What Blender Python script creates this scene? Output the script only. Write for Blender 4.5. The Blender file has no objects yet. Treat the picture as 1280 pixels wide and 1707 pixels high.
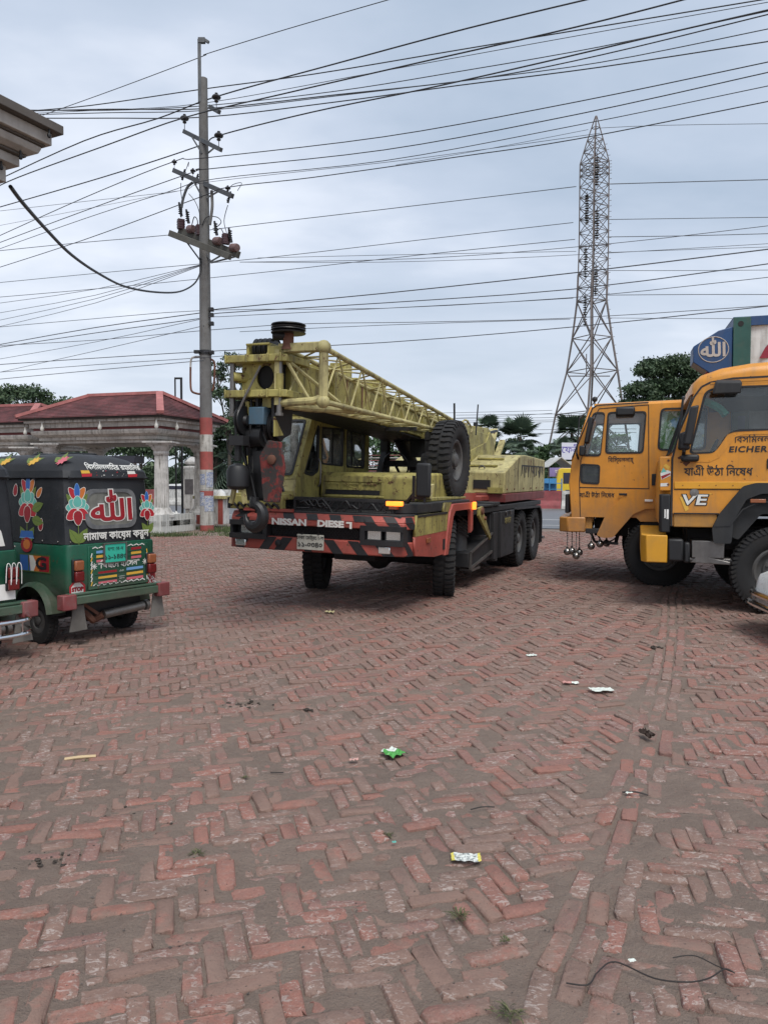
import bpy, bmesh, math, random
import numpy as np
from mathutils import Vector, Matrix
R = math.radians
random.seed(7)
SC = bpy.context.scene
COL = SC.collection

# ------------------------------------------------------------------ camera
FPX, CXP, CYP, CAMH = 1283.0, 640.0, 853.5, 1.6
PITCH = math.atan(48.5 / FPX)
cam = bpy.data.cameras.new('camera')
cam_o = bpy.data.objects.new('camera', cam)
cam.sensor_fit = 'VERTICAL'; cam.sensor_height = 36.0; cam.sensor_width = 27.0
cam.lens = FPX / 1707 * 36.0
cam.clip_start = 0.05; cam.clip_end = 3000
cam_o.location = (0, 0, CAMH)
cam_o.rotation_euler = (R(90) - PITCH, 0, 0)
COL.objects.link(cam_o)
SC.camera = cam_o

# ------------------------------------------------------------------ world
SUN_EL, SUN_AZ = R(58), R(163)
w = bpy.data.worlds.new('World'); SC.world = w; w.use_nodes = True
nt = w.node_tree; nt.nodes.clear()
def wn(t): return nt.nodes.new(t)
def lk(a, b): nt.links.new(a, b)
out = wn('ShaderNodeOutputWorld')
sky = wn('ShaderNodeTexSky'); sky.sky_type = 'NISHITA'; sky.sun_disc = False
sky.sun_elevation = SUN_EL; sky.sun_rotation = SUN_AZ; sky.air_density = 1.2; sky.dust_density = 3.0
bg1 = wn('ShaderNodeBackground'); bg1.inputs[1].default_value = 0.09
lk(sky.outputs[0], bg1.inputs[0])
tc = wn('ShaderNodeTexCoord'); sep = wn('ShaderNodeSeparateXYZ'); lk(tc.outputs['Generated'], sep.inputs[0])
def wmath(op, a, b=None, cl=False):
    n = wn('ShaderNodeMath'); n.operation = op; n.use_clamp = cl
    for i, x in enumerate((a, b)):
        if x is None: continue
        if isinstance(x, (int, float)): n.inputs[i].default_value = x
        else: lk(x, n.inputs[i])
    return n.outputs[0]
zc = wmath('MAXIMUM', sep.outputs[2], 0.0)
den = wmath('ADD', zc, 0.16)
cmb = wn('ShaderNodeCombineXYZ')
lk(wmath('DIVIDE', sep.outputs[0], den), cmb.inputs[0]); lk(wmath('DIVIDE', sep.outputs[1], den), cmb.inputs[1])
n1 = wn('ShaderNodeTexNoise'); n1.inputs['Scale'].default_value = 0.75; n1.inputs['Detail'].default_value = 6; n1.inputs['Roughness'].default_value = 0.5; n1.inputs['Distortion'].default_value = 0.35
mp = wn('ShaderNodeMapping'); mp.inputs['Location'].default_value = (3.1, 1.7, 0.4); mp.inputs['Scale'].default_value = (0.75, 1.15, 1)
lk(cmb.outputs[0], mp.inputs[0]); lk(mp.outputs[0], n1.inputs[0])
n2 = wn('ShaderNodeTexNoise'); n2.inputs['Scale'].default_value = 2.6; n2.inputs['Detail'].default_value = 5; n2.inputs['Roughness'].default_value = 0.55
lk(mp.outputs[0], n2.inputs[0])
cv = wmath('ADD', wmath('MULTIPLY', n1.outputs[0], 0.78), wmath('MULTIPLY', n2.outputs[0], 0.22))
rp = wn('ShaderNodeValToRGB'); e = rp.color_ramp.elements
e[0].position = 0.36; e[0].color = (0.325, 0.395, 0.495, 1)
e[1].position = 0.66; e[1].color = (0.68, 0.715, 0.79, 1)
m_ = e.new(0.50); m_.color = (0.435, 0.495, 0.595, 1)
lk(cv, rp.inputs[0])
bg2 = wn('ShaderNodeBackground'); bg2.inputs[1].default_value = .74
hz = wn('ShaderNodeMix'); hz.data_type = 'RGBA'
hzf = wmath('MULTIPLY', wmath('SUBTRACT', 1.0, wmath('DIVIDE', zc, 0.30), True), 0.62)
lk(hzf, hz.inputs[0]); lk(rp.outputs[0], hz.inputs[6]); hz.inputs[7].default_value = (0.62, 0.665, 0.73, 1)
lk(hz.outputs[2], bg2.inputs[0])
mix = wn('ShaderNodeMixShader'); mix.inputs[0].default_value = 0.93
lk(bg1.outputs[0], mix.inputs[1]); lk(bg2.outputs[0], mix.inputs[2]); lk(mix.outputs[0], out.inputs[0])

sun = bpy.data.lights.new('sun', 'SUN'); sun.energy = 1.5; sun.angle = R(32); sun.color = (1, 0.97, 0.92)
sun_o = bpy.data.objects.new('sun', sun)
_d = Vector((math.sin(SUN_AZ) * math.cos(SUN_EL), math.cos(SUN_AZ) * math.cos(SUN_EL), math.sin(SUN_EL)))
sun_o.rotation_euler = _d.to_track_quat('Z', 'Y').to_euler()
COL.objects.link(sun_o)
SC.view_settings.view_transform = 'Standard'; SC.view_settings.look = 'None'
SC.view_settings.gamma = 1; SC.view_settings.exposure = 0.95; SC.view_settings.use_curve_mapping = False
SC.cycles.max_bounces = 8; SC.cycles.transparent_max_bounces = 12; SC.cycles.glossy_bounces = 4; SC.cycles.diffuse_bounces = 4

# ------------------------------------------------------------------ helpers
def ray(px, py):
    c, s = math.cos(PITCH), math.sin(PITCH)
    a = (px - CXP) / FPX; b = -(py - CYP) / FPX
    return Vector((a, c + b * s, -s + b * c))
def at_depth(px, py, Y):
    d = ray(px, py); return Vector((0, 0, CAMH)) + d * (Y / d.y)
def at_height(px, py, z):
    d = ray(px, py); return Vector((0, 0, CAMH)) + d * ((z - CAMH) / d.z)

def tag(o, label=None, cat=None, group=None, kind=None):
    if label: o['label'] = label
    if cat: o['category'] = cat
    if group: o['group'] = group
    if kind: o['kind'] = kind
    return o
def thing(name, label, cat, loc=(0, 0, 0), rot=(0, 0, 0), group=None):
    o = bpy.data.objects.new(name, None); COL.objects.link(o)
    o.empty_display_size = 0.2
    o.location = loc
    o.rotation_euler = rot if not isinstance(rot, (int, float)) else (0, 0, rot)
    return tag(o, label, cat, group)
def put(name, me, parent=None, loc=(0, 0, 0), rot=(0, 0, 0), label=None):
    o = bpy.data.objects.new(name, me); COL.objects.link(o)
    o.parent = parent; o.location = loc; o.rotation_euler = rot
    if label: o['label'] = label
    return o
def copy_tree(o, parent=None):
    c = o.copy(); COL.objects.link(c)
    if parent is not None: c.parent = parent
    for ch in list(o.children): copy_tree(ch, c)
    return c

class MB:
    def __init__(s): s.v = []; s.f = []; s.mi = []; s.m = 0
    def add(s, vs, fs):
        b = len(s.v)
        s.v += [tuple(v) for v in vs]
        for f in fs:
            s.f.append(tuple(i + b for i in f)); s.mi.append(s.m)
        return s
    def box(s, a, b):
        x0, y0, z0 = (min(a[i], b[i]) for i in range(3)); x1, y1, z1 = (max(a[i], b[i]) for i in range(3))
        return s.add([(x0, y0, z0), (x1, y0, z0), (x1, y1, z0), (x0, y1, z0), (x0, y0, z1), (x1, y0, z1), (x1, y1, z1), (x0, y1, z1)],
                     [(0, 3, 2, 1), (4, 5, 6, 7), (0, 1, 5, 4), (1, 2, 6, 5), (2, 3, 7, 6), (3, 0, 4, 7)])
    def cbox(s, c, d, rot=None):
        h = [x / 2 for x in d]
        vs = [Vector((sx * h[0], sy * h[1], sz * h[2])) for sz in (-1, 1) for sx, sy in ((-1, -1), (1, -1), (1, 1), (-1, 1))]
        if rot is not None: vs = [rot @ v for v in vs]
        c = Vector(c)
        return s.add([v + c for v in vs], [(0, 3, 2, 1), (4, 5, 6, 7), (0, 1, 5, 4), (1, 2, 6, 5), (2, 3, 7, 6), (3, 0, 4, 7)])
    def bar(s, p, q, wd, ht=None, up=(0, 0, 1)):
        p, q = Vector(p), Vector(q); ht = ht or wd
        d = (q - p).normalized(); up = Vector(up)
        if abs(d.dot(up)) > 0.98: up = Vector((1, 0, 0))
        sd = d.cross(up).normalized(); u = sd.cross(d).normalized()
        vs = []
        for c in (p, q):
            for a, b in ((-1, -1), (1, -1), (1, 1), (-1, 1)): vs.append(c + sd * a * wd / 2 + u * b * ht / 2)
        return s.add(vs, [(0, 1, 2, 3), (7, 6, 5, 4), (0, 4, 5, 1), (1, 5, 6, 2), (2, 6, 7, 3), (3, 7, 4, 0)])
    def tube(s, pts, r, n=8, caps=True):
        pts = [Vector(p) for p in pts]; k = len(pts)
        rs = r if isinstance(r, (list, tuple)) else [r] * k
        vs = []; prev = None
        for i, p in enumerate(pts):
            d = (pts[min(i + 1, k - 1)] - pts[max(i - 1, 0)]).normalized()
            if prev is None:
                ref = Vector((0, 0, 1)) if abs(d.z) < 0.9 else Vector((1, 0, 0))
                u = d.cross(ref).normalized()
            else:
                u = (prev - d * prev.dot(d))
                u = u.normalized() if u.length > 1e-6 else d.orthogonal().normalized()
            prev = u; v2 = d.cross(u)
            for j in range(n):
                a = 2 * math.pi * j / n
                vs.append(p + (u * math.cos(a) + v2 * math.sin(a)) * rs[i])
        fs = []
        for i in range(k - 1):
            for j in range(n):
                fs.append((i * n + j, i * n + (j + 1) % n, (i + 1) * n + (j + 1) % n, (i + 1) * n + j))
        if caps: fs += [tuple(range(n - 1, -1, -1)), tuple(range((k - 1) * n, k * n))]
        return s.add(vs, fs)
    def cyl(s, p, q, r0, r1=None, n=16): return s.tube([p, q], [r0, r0 if r1 is None else r1], n)
    def prism(s, poly, plane, a, b):
        # poly: 2-D outline; plane 'xz' (extruded along y), 'xy' (z), 'yz' (x)
        def m(p, t): return {'xz': (p[0], t, p[1]), 'xy': (p[0], p[1], t), 'yz': (t, p[0], p[1])}[plane]
        n = len(poly); vs = [m(p, a) for p in poly] + [m(p, b) for p in poly]
        fs = [tuple(range(n - 1, -1, -1)), tuple(range(n, 2 * n))] + [(i, (i + 1) % n, n + (i + 1) % n, n + i) for i in range(n)]
        return s.add(vs, fs)
    def lathe(s, prof, c=(0, 0, 0), axis='z', n=24, a0=0, a1=2 * math.pi):
        full = abs(a1 - a0 - 2 * math.pi) < 1e-6; k = n if full else n + 1
        vs = []
        for r, h in prof:
            for j in range(k):
                a = a0 + (a1 - a0) * j / n; x, y = r * math.cos(a), r * math.sin(a)
                p = {'z': (x, y, h), 'y': (x, h, y), 'x': (h, x, y)}[axis]
                vs.append((p[0] + c[0], p[1] + c[1], p[2] + c[2]))
        fs = []
        for i in range(len(prof) - 1):
            for j in range(n):
                j2 = (j + 1) % k
                fs.append((i * k + j, i * k + j2, (i + 1) * k + j2, (i + 1) * k + j))
        return s.add(vs, fs)
    def loft(s, secs, caps=True):
        n = len(secs[0]); vs = [p for sc in secs for p in sc]; fs = []
        for i in range(len(secs) - 1):
            for j in range(n): fs.append((i * n + j, i * n + (j + 1) % n, (i + 1) * n + (j + 1) % n, (i + 1) * n + j))
        if caps: fs += [tuple(range(n - 1, -1, -1)), tuple(range((len(secs) - 1) * n, len(secs) * n))]
        return s.add(vs, fs)
    def sphere(s, c, r, n=12, sz=1.0):
        k = max(4, n // 2)
        return s.lathe([(r * math.sin(math.pi * i / k) + 1e-5, -r * sz * math.cos(math.pi * i / k)) for i in range(k + 1)], c, 'z', n)
    def mesh(s, name, mat, smooth=35, fixn=True):
        me = bpy.data.meshes.new(name)
        me.from_pydata(s.v, [], s.f)
        for m in (mat if isinstance(mat, (list, tuple)) else [mat]): me.materials.append(m)
        me.polygons.foreach_set('material_index', s.mi)
        if fixn:
            bm = bmesh.new(); bm.from_mesh(me); bmesh.ops.recalc_face_normals(bm, faces=bm.faces); bm.to_mesh(me); bm.free()
        if smooth:
            me.polygons.foreach_set('use_smooth', [True] * len(me.polygons))
            me.set_sharp_from_angle(angle=R(smooth))
        return me
    def build(s, name, mat, parent=None, label=None, smooth=35, bev=0, seg=2, loc=(0, 0, 0), rot=(0, 0, 0)):
        o = put(name, s.mesh(name, mat, smooth), parent, loc, rot, label)
        if bev:
            md = o.modifiers.new('bevel', 'BEVEL'); md.width = bev; md.segments = seg; md.limit_method = 'ANGLE'; md.angle_limit = R(40)
        return o

def rnd_poly(pts, r, n=4):
    out = []; k = len(pts)
    rs = r if isinstance(r, (list, tuple)) else [r] * k
    for i in range(k):
        p = Vector(pts[i]); a = Vector(pts[i - 1]); b = Vector(pts[(i + 1) % k])
        da, db = (a - p), (b - p); rr = min(rs[i], da.length * .45, db.length * .45)
        if rr < 1e-4: out.append(tuple(p)); continue
        p0 = p + da.normalized() * rr; p1 = p + db.normalized() * rr
        for j in range(n + 1):
            t = j / n; q = p0 * (1 - t) ** 2 + p * 2 * t * (1 - t) + p1 * t * t; out.append(tuple(q))
    return out
def holed(name, outer, holes, thick, mat, fn, parent=None, label=None, bev=0.0):
    """flat plate with openings; outer/holes in 2-D, fn maps (u, v, w) to local xyz (w = thickness direction)"""
    cu = bpy.data.curves.new('c', 'CURVE'); cu.dimensions = '2D'; cu.fill_mode = 'BOTH'; cu.extrude = thick / 2
    for pl in [outer] + list(holes):
        sp = cu.splines.new('POLY'); sp.points.add(len(pl) - 1); sp.use_cyclic_u = True
        for i, p in enumerate(pl): sp.points[i].co = (p[0], p[1], 0, 1)
    return _curve_mesh(cu, name, mat, fn, parent, label, bev)
def _curve_mesh(cu, name, mat, fn, parent, label, bev=0.0, smooth=0):
    o = bpy.data.objects.new('tmp', cu); COL.objects.link(o)
    bpy.context.view_layer.update()
    me = bpy.data.meshes.new_from_object(o.evaluated_get(bpy.context.evaluated_depsgraph_get()))
    bpy.data.objects.remove(o); bpy.data.curves.remove(cu)
    for v in me.vertices: v.co = fn(v.co.x, v.co.y, v.co.z)
    bm = bmesh.new(); bm.from_mesh(me); bmesh.ops.remove_doubles(bm, verts=bm.verts, dist=1e-5); bmesh.ops.recalc_face_normals(bm, faces=bm.faces); bm.to_mesh(me); bm.free()
    me.materials.clear(); me.materials.append(mat); me.name = name
    p = put(name, me, parent, label=label)
    if bev:
        md = p.modifiers.new('bevel', 'BEVEL'); md.width = bev; md.segments = 2; md.limit_method = 'ANGLE'; md.angle_limit = R(50)
    return p
def bn(s):
    """Bengali in visual order: the left-hand vowel signs go before their consonant"""
    s = s.replace('ত্র', 'এ').replace('ল্ল', 'লল')
    out = []
    for ch in s:
        if ch in '\u09bf\u09c7\u09c8' and out:
            k = len(out) - 1
            while k > 1 and out[k - 1] == '\u09cd': k -= 2
            if out[k] == '\u09bc' and k > 0: k -= 1
            out.insert(k, ch)
        else: out.append(ch)
    return ''.join(out)
def text(body, size, mat, org, xd, ud, parent=None, name='lettering', thick=0.002, bold=0.0, sx=1.0, shear=0.0, align='CENTER', space=1.0):
    cu = bpy.data.curves.new('t', 'FONT'); cu.body = bn(body); cu.size = 1.0; bold = bold / size; cu.fill_mode = 'NONE'; cu.offset = 0
    cu.align_x = align; cu.align_y = 'CENTER'; cu.shear = shear; cu.space_character = space; cu.resolution_u = 3
    org, xd, ud = Vector(org), Vector(xd).normalized(), Vector(ud).normalized(); nd = xd.cross(ud)
    o = bpy.data.objects.new('tmp', cu); COL.objects.link(o); bpy.context.view_layer.update()
    me = bpy.data.meshes.new_from_object(o.evaluated_get(bpy.context.evaluated_depsgraph_get()))
    bpy.data.objects.remove(o); bpy.data.curves.remove(cu)
    nxt = {}
    for e in me.edges: nxt.setdefault(e.vertices[0], []).append(e.vertices[1]); nxt.setdefault(e.vertices[1], []).append(e.vertices[0])
    co = [Vector((v.co.x, v.co.y)) for v in me.vertices]; seen = set(); loops = []
    for i in range(len(co)):
        if i in seen or i not in nxt: continue
        lp = [i]; seen.add(i); j = i
        while True:
            c = [q for q in nxt[j] if q not in seen]
            if not c: break
            if len(lp) == 1 and (i + 1) in c: j = i + 1
            else: j = c[0]
            lp.append(j); seen.add(j)
        if len(lp) > 2:
            q = [co[lp[0]]]
            for k in lp[1:]:
                if (co[k] - q[-1]).length > .014: q.append(co[k])
            while len(q) > 3 and (q[0] - q[-1]).length < .014: q.pop()
            if len(q) > 2: loops.append(q)
    bpy.data.meshes.remove(me)
    def area(l): return sum(l[k - 1].x * l[k].y - l[k].x * l[k - 1].y for k in range(len(l))) / 2
    def inside(p, l):
        r = False
        for k in range(len(l)):
            a, b = l[k - 1], l[k]
            if (a.y > p.y) != (b.y > p.y) and p.x < (b.x - a.x) * (p.y - a.y) / (b.y - a.y) + a.x: r = not r
        return r
    def grow(l, d):
        n = len(l); out = []
        sg = 1 if area(l) > 0 else -1
        for k in range(n):
            t1 = (l[k] - l[k - 1]); t2 = (l[(k + 1) % n] - l[k])
            if t1.length < 1e-7 or t2.length < 1e-7: out.append(l[k]); continue
            t1.normalize(); t2.normalize(); m = Vector((t1.y + t2.y, -t1.x - t2.x))
            if m.length < .3: out.append(l[k]); continue
            out.append(l[k] + m.normalized() * d * sg / max(.6, m.length / 2))
        return out
    if not loops: return None
    areas = [area(l) for l in loops]; outer, holes = [], []
    for l, a_ in zip(loops, areas):
        h = any(b_ * a_ < 0 and abs(b_) > abs(a_) and all(inside(q, k) for q in l[::max(1, len(l) // 8)]) for k, b_ in zip(loops, areas))
        (holes if h else outer).append(l)
    mb = MB()
    from mathutils.geometry import tessellate_polygon
    for oi, l in enumerate(outer):
        hs = [h for h in holes if inside(h[0], l)]
        allp = [q for s_ in [l] + hs for q in s_]
        tris = tessellate_polygon([[Vector((q.x, q.y, 0)) for q in s_] for s_ in [l] + hs])
        zz = thick / 2 + (oi % 7) * .00012
        P3 = lambda q: org + xd * q.x * sx * size + ud * q.y * size + nd * zz
        mb.add([P3(q) for q in allp], [tuple(t) for t in tris])
        if bold > 0:
            for lp, d in [(l, bold)] + [(h, -bold) for h in hs]:
                gl = grow(lp, d); n = len(lp)
                mb.add([P3(q) for q in lp] + [P3(q) for q in gl], [(k, (k + 1) % n, n + (k + 1) % n, n + k) for k in range(n)])
    return put(name, mb.mesh(name, mat, 0, False), parent)

# value noise for shapes
_tab = np.random.RandomState(3).rand(512, 512)
def vn(x, y, s=1.0, o=0):
    x = np.asarray(x, float) * s + 37.3 * (o + 1); y = np.asarray(y, float) * s + 91.7 * (o + 1)
    xi = np.floor(x).astype(int); yi = np.floor(y).astype(int); fx = x - xi; fy = y - yi
    fx = fx * fx * (3 - 2 * fx); fy = fy * fy * (3 - 2 * fy)
    g = lambda a, b: _tab[a % 512, b % 512]
    return (g(xi, yi) * (1 - fx) + g(xi + 1, yi) * fx) * (1 - fy) + (g(xi, yi + 1) * (1 - fx) + g(xi + 1, yi + 1) * fx) * fy

# ------------------------------------------------------------------ materials
class NG:
    def __init__(s, name):
        s.mat = bpy.data.materials.new(name); s.mat.use_nodes = True
        s.t = s.mat.node_tree; s.t.nodes.clear()
        s.out = s.n('ShaderNodeOutputMaterial'); s.b = s.n('ShaderNodeBsdfPrincipled')
        s.l(s.b.outputs[0], s.out.inputs[0])
        s.tc = s.n('ShaderNodeTexCoord')
    def n(s, t): return s.t.nodes.new(t)
    def l(s, a, b): s.t.links.new(a, b)
    def set(s, i, v):
        if isinstance(v, (int, float)): i.default_value = v
        elif isinstance(v, tuple): i.default_value = v if len(v) == 4 or i.type == 'VECTOR' else v + (1,)
        else: s.l(v, i)
    def noise(s, scale, detail=4, rough=.55, vec=None, dist=0.0, sc=None, loc=None):
        n = s.n('ShaderNodeTexNoise'); n.inputs['Scale'].default_value = scale; n.inputs['Detail'].default_value = detail
        n.inputs['Roughness'].default_value = rough; n.inputs['Distortion'].default_value = dist
        v = vec or s.tc.outputs['Object']
        if sc or loc:
            m = s.n('ShaderNodeMapping'); m.inputs['Scale'].default_value = sc or (1, 1, 1); m.inputs['Location'].default_value = loc or (0, 0, 0)
            s.l(v, m.inputs[0]); v = m.outputs[0]
        s.l(v, n.inputs[0]); return n.outputs[0]
    def ramp(s, f, a, b, c0=(0, 0, 0), c1=(1, 1, 1)):
        r = s.n('ShaderNodeValToRGB'); s.l(f, r.inputs[0]); e = r.color_ramp.elements
        e[0].position = a; e[1].position = b; e[0].color = c0 + (1,); e[1].color = c1 + (1,); return r.outputs[0]
    def mix(s, f, a, b, mode='MIX'):
        m = s.n('ShaderNodeMix'); m.data_type = 'RGBA'; m.blend_type = mode
        s.set(m.inputs[0], f); s.set(m.inputs[6], a); s.set(m.inputs[7], b); return m.outputs[2]
    def math(s, op, a, b=0.0, c=0.0, cl=False):
        m = s.n('ShaderNodeMath'); m.operation = op; m.use_clamp = cl
        s.set(m.inputs[0], a); s.set(m.inputs[1], b); s.set(m.inputs[2], c); return m.outputs[0]
    def attr(s, name):
        a = s.n('ShaderNodeAttribute'); a.attribute_name = name; return a
    def bump(s, h, d=.005, st=.5):
        b = s.n('ShaderNodeBump'); b.inputs['Distance'].default_value = d; b.inputs['Strength'].default_value = st
        s.l(h, b.inputs['Height']); s.l(b.outputs[0], s.b.inputs['Normal'])
    def fin(s, col=None, rough=None, metal=None, spec=None):
        if col is not None: s.set(s.b.inputs['Base Color'], col)
        if rough is not None: s.set(s.b.inputs['Roughness'], rough)
        if metal is not None: s.set(s.b.inputs['Metallic'], metal)
        if spec is not None: s.set(s.b.inputs['Specular IOR Level'], spec)
        return s.mat
_seed = [0]
def paint(name, col, rough=.5, var=.25, dirt=.35, dcol=(.10, .085, .065), chip=0.0, ccol=(.06, .028, .015), metal=0.0, scale=1.0, streak=.3, bump=.0, low=None):
    """painted / worn surface: patchy tone, dust film, vertical run marks, chips to rust or bare metal"""
    g = NG(name); _seed[0] += 1; L = (_seed[0] * 3.7, _seed[0] * 1.3, _seed[0] * 2.1)
    c2 = tuple(x * (1 - var) for x in col); c3 = tuple(min(1, x * (1 + var * .5) + var * .015) for x in col)
    c = g.mix(g.ramp(g.noise(1.7 * scale, 4, .6, loc=L), .35, .68), c2, c3)
    d1 = g.ramp(g.noise(5 * scale, 6, .7, loc=L), .48, .74)
    s1 = g.ramp(g.noise(3.5 * scale, 4, .6, sc=(3, 3, .35), loc=L), .5, .72)
    dd = g.math('ADD', g.math('MULTIPLY', d1, dirt), g.math('MULTIPLY', s1, dirt * streak * 1.5), cl=True)
    c = g.mix(dd, c, dcol)
    if low:      # dust and mud thrown up on the lower panels, ragged upper edge
        sz = g.n('ShaderNodeSeparateXYZ'); g.l(g.tc.outputs['Object'], sz.inputs[0])
        lz = g.math('ADD', sz.outputs[2], g.math('MULTIPLY', g.noise(4, 5, .7, loc=L), -(low[1] - low[0]) * 1.2))
        lf = g.math('MULTIPLY', g.ramp(lz, max(0, low[0] - (low[1] - low[0]) * .6), low[1] - (low[1] - low[0]) * .6, (1, 1, 1), (0, 0, 0)), low[2])
        c = g.mix(g.math('MULTIPLY', lf, g.math('ADD', g.math('MULTIPLY', g.noise(18, 5, .7, loc=L), .8), .3), cl=True), c, (.17, .13, .105))
    rr = g.math('ADD', g.math('MULTIPLY', d1, .25), rough, cl=True)
    if chip > 0:
        k = g.ramp(g.noise(11 * scale, 7, .72, loc=L, dist=.4), .66 - chip * .22, .69 - chip * .2)
        kk = g.ramp(g.noise(40 * scale, 3, .6, loc=L), .3, .7)
        c = g.mix(k, c, g.mix(kk, ccol, tuple(x * 2.2 for x in ccol)))
        rr = g.math('ADD', rr, g.math('MULTIPLY', k, .3), cl=True)
    g.bump(g.noise(60 * scale, 4, .6, loc=L), .003 + bump, .15 + bump * 20)
    return g.fin(c, rr, metal)
def flat(name, col, rough=.6, metal=0.0, var=.12, scale=12):
    g = NG(name)
    c = g.mix(g.noise(scale, 4), tuple(x * (1 - var) for x in col), tuple(min(1, x * (1 + var)) for x in col))
    return g.fin(c, rough, metal)
def glow(name, col, st):
    g = NG(name); g.set(g.b.inputs['Emission Color'], col + (1,)); g.b.inputs['Emission Strength'].default_value = st
    return g.fin(col, .3)
def glass(name, tint=(.75, .85, .85), dirt=.25, refl=1.4):
    g = NG(name)
    tr = g.n('ShaderNodeBsdfTransparent'); tr.inputs[0].default_value = tint + (1,)
    gl = g.n('ShaderNodeBsdfGlossy'); gl.inputs['Roughness'].default_value = .03; gl.inputs[0].default_value = (.9, .9, .9, 1)
    df = g.n('ShaderNodeBsdfDiffuse'); df.inputs[0].default_value = (.32, .32, .30, 1)
    lw = g.n('ShaderNodeLayerWeight'); lw.inputs[0].default_value = .5
    fz = g.math('ADD', g.math('MULTIPLY', g.math('POWER', lw.outputs[1], 4.0), .9), .035)
    m1 = g.n('ShaderNodeMixShader'); g.l(g.math('MULTIPLY', fz, refl, cl=True), m1.inputs[0]); g.l(tr.outputs[0], m1.inputs[1]); g.l(gl.outputs[0], m1.inputs[2])
    m2 = g.n('ShaderNodeMixShader'); g.l(g.math('MULTIPLY', g.ramp(g.noise(4, 5, .65), .4, .75), dirt), m2.inputs[0])
    g.l(m1.outputs[0], m2.inputs[1]); g.l(df.outputs[0], m2.inputs[2]); g.l(m2.outputs[0], g.out.inputs[0])
    return g.mat

M = {}
M['cr_yel'] = paint('crane yellow paint', (.365, .318, .093), .55, .34, .55, (.085, .065, .035), chip=.34, streak=.9)
M['cr_pale'] = paint('faded pale yellow paint', (.45, .395, .172), .6, .3, .45, (.10, .08, .045), chip=.27, streak=1.0)
M['cr_red'] = paint('faded red paint', (.36, .070, .052), .5, .3, .35, chip=.22)
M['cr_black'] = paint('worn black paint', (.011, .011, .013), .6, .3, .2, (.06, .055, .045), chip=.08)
M['stripe'] = paint('black stripe paint', (.012, .012, .014), .5, .2, .2, (.05, .045, .04))
M['black_deck'] = paint('dusty black deck', (.015, .016, .018), .7, .3, .35, (.06, .056, .05))
M['dark'] = flat('dark underbody', (.012, .012, .013), .8)
M['steel'] = paint('worn steel', (.22, .21, .20), .4, .3, .4, (.05, .04, .03), metal=.8)
M['galv'] = paint('galvanised steel', (.10, .105, .11), .55, .25, .3, (.05, .045, .04), metal=.4)
M['rust'] = paint('rusty steel', (.15, .06, .035), .8, .4, .4, (.04, .022, .015), bump=.004)
M['rubber'] = paint('tyre rubber', (.014, .014, .015), .85, .25, .35, (.06, .053, .045), streak=0)
M['tread'] = paint('tread rubber', (.017, .017, .018), .88, .25, .4, (.065, .056, .046), streak=0)
M['rim'] = paint('dirty rim', (.10, .10, .10), .6, .3, .5, (.07, .055, .04))
M['plastic'] = flat('black plastic', (.010, .0105, .012), .55)
M['grease'] = flat('greasy black', (.008, .008, .009), .45)
M['glass'] = glass('window glass', (.93, .96, .96), dirt=.05)
M['cabglass'] = glass('crane cab glass', (.86, .90, .90), dirt=.45, refl=2.6)  # pale film raised so the panes carry a grey sky reflection
M['dusty'] = glass('dusty windscreen with sky glare', (.75, .82, .82), dirt=.8, refl=5.0)  # dust film also carries the sky's reflection as pale colour
M['gl_dark'] = glass('dusty dark glass', (.30, .36, .36), dirt=.15)
M['lens'] = NG('headlamp lens').fin((.75, .77, .76), .12, .75)
M['amber'] = glow('lit amber lamp', (1.0, .20, .02), 1.5)
M['amber_off'] = flat('amber lens', (.26, .085, .035), .25)
M['red_lens'] = flat('red lens', (.13, .012, .012), .2)
M['white'] = paint('white paint', (.78, .77, .74), .5, .1, .25)
M['ltr_white'] = flat('white lettering', (.72, .70, .66), .6)
M['ltr_black'] = flat('black lettering', (.012, .012, .014), .55)
M['blue'] = paint('blue paint', (.065, .13, .185), .5, .2, .35, chip=.1)
M['orange'] = paint('truck orange paint', (.60, .245, .022), .36, .13, .32, (.27, .15, .06), chip=.06, streak=.8, bump=.001, low=(.9, 1.6, .55))
M['orange_d'] = paint('dusty orange paint', (.42, .20, .035), .5, .2, .5, (.15, .11, .07), chip=.12)
M['canvas'] = paint('black canvas', (.013, .0155, .020), .6, .3, .3, (.05, .05, .052), streak=.3, bump=.006)
M['green'] = paint('dark green paint', (.007, .085, .047), .32, .3, .4, (.03, .04, .032), chip=.14, bump=.002, low=(.45, .8, .55))
M['chrome'] = NG('chrome').fin((.7, .7, .7), .12, 1.0)
# ================================================================== GROUND
def hgt(x, y):
    return (vn(x, y, 1.1, 1) - .5) * .022 + (vn(x, y, 4.3, 2) - .5) * .020 + (vn(x, y, 14, 3) - .5) * .015 + (vn(x, y, 40, 4) - .5) * .005
def axis_lines(a, b, c, fine, grow):
    out = [c]; p = c
    while p < b: p += max(fine, (abs(p - c) - .0) * grow); out.append(min(p, b))
    q = c; neg = []
    while q > a: q -= max(fine, abs(q - c) * grow); neg.append(max(q, a))
    return np.array(neg[::-1] + out)

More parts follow.
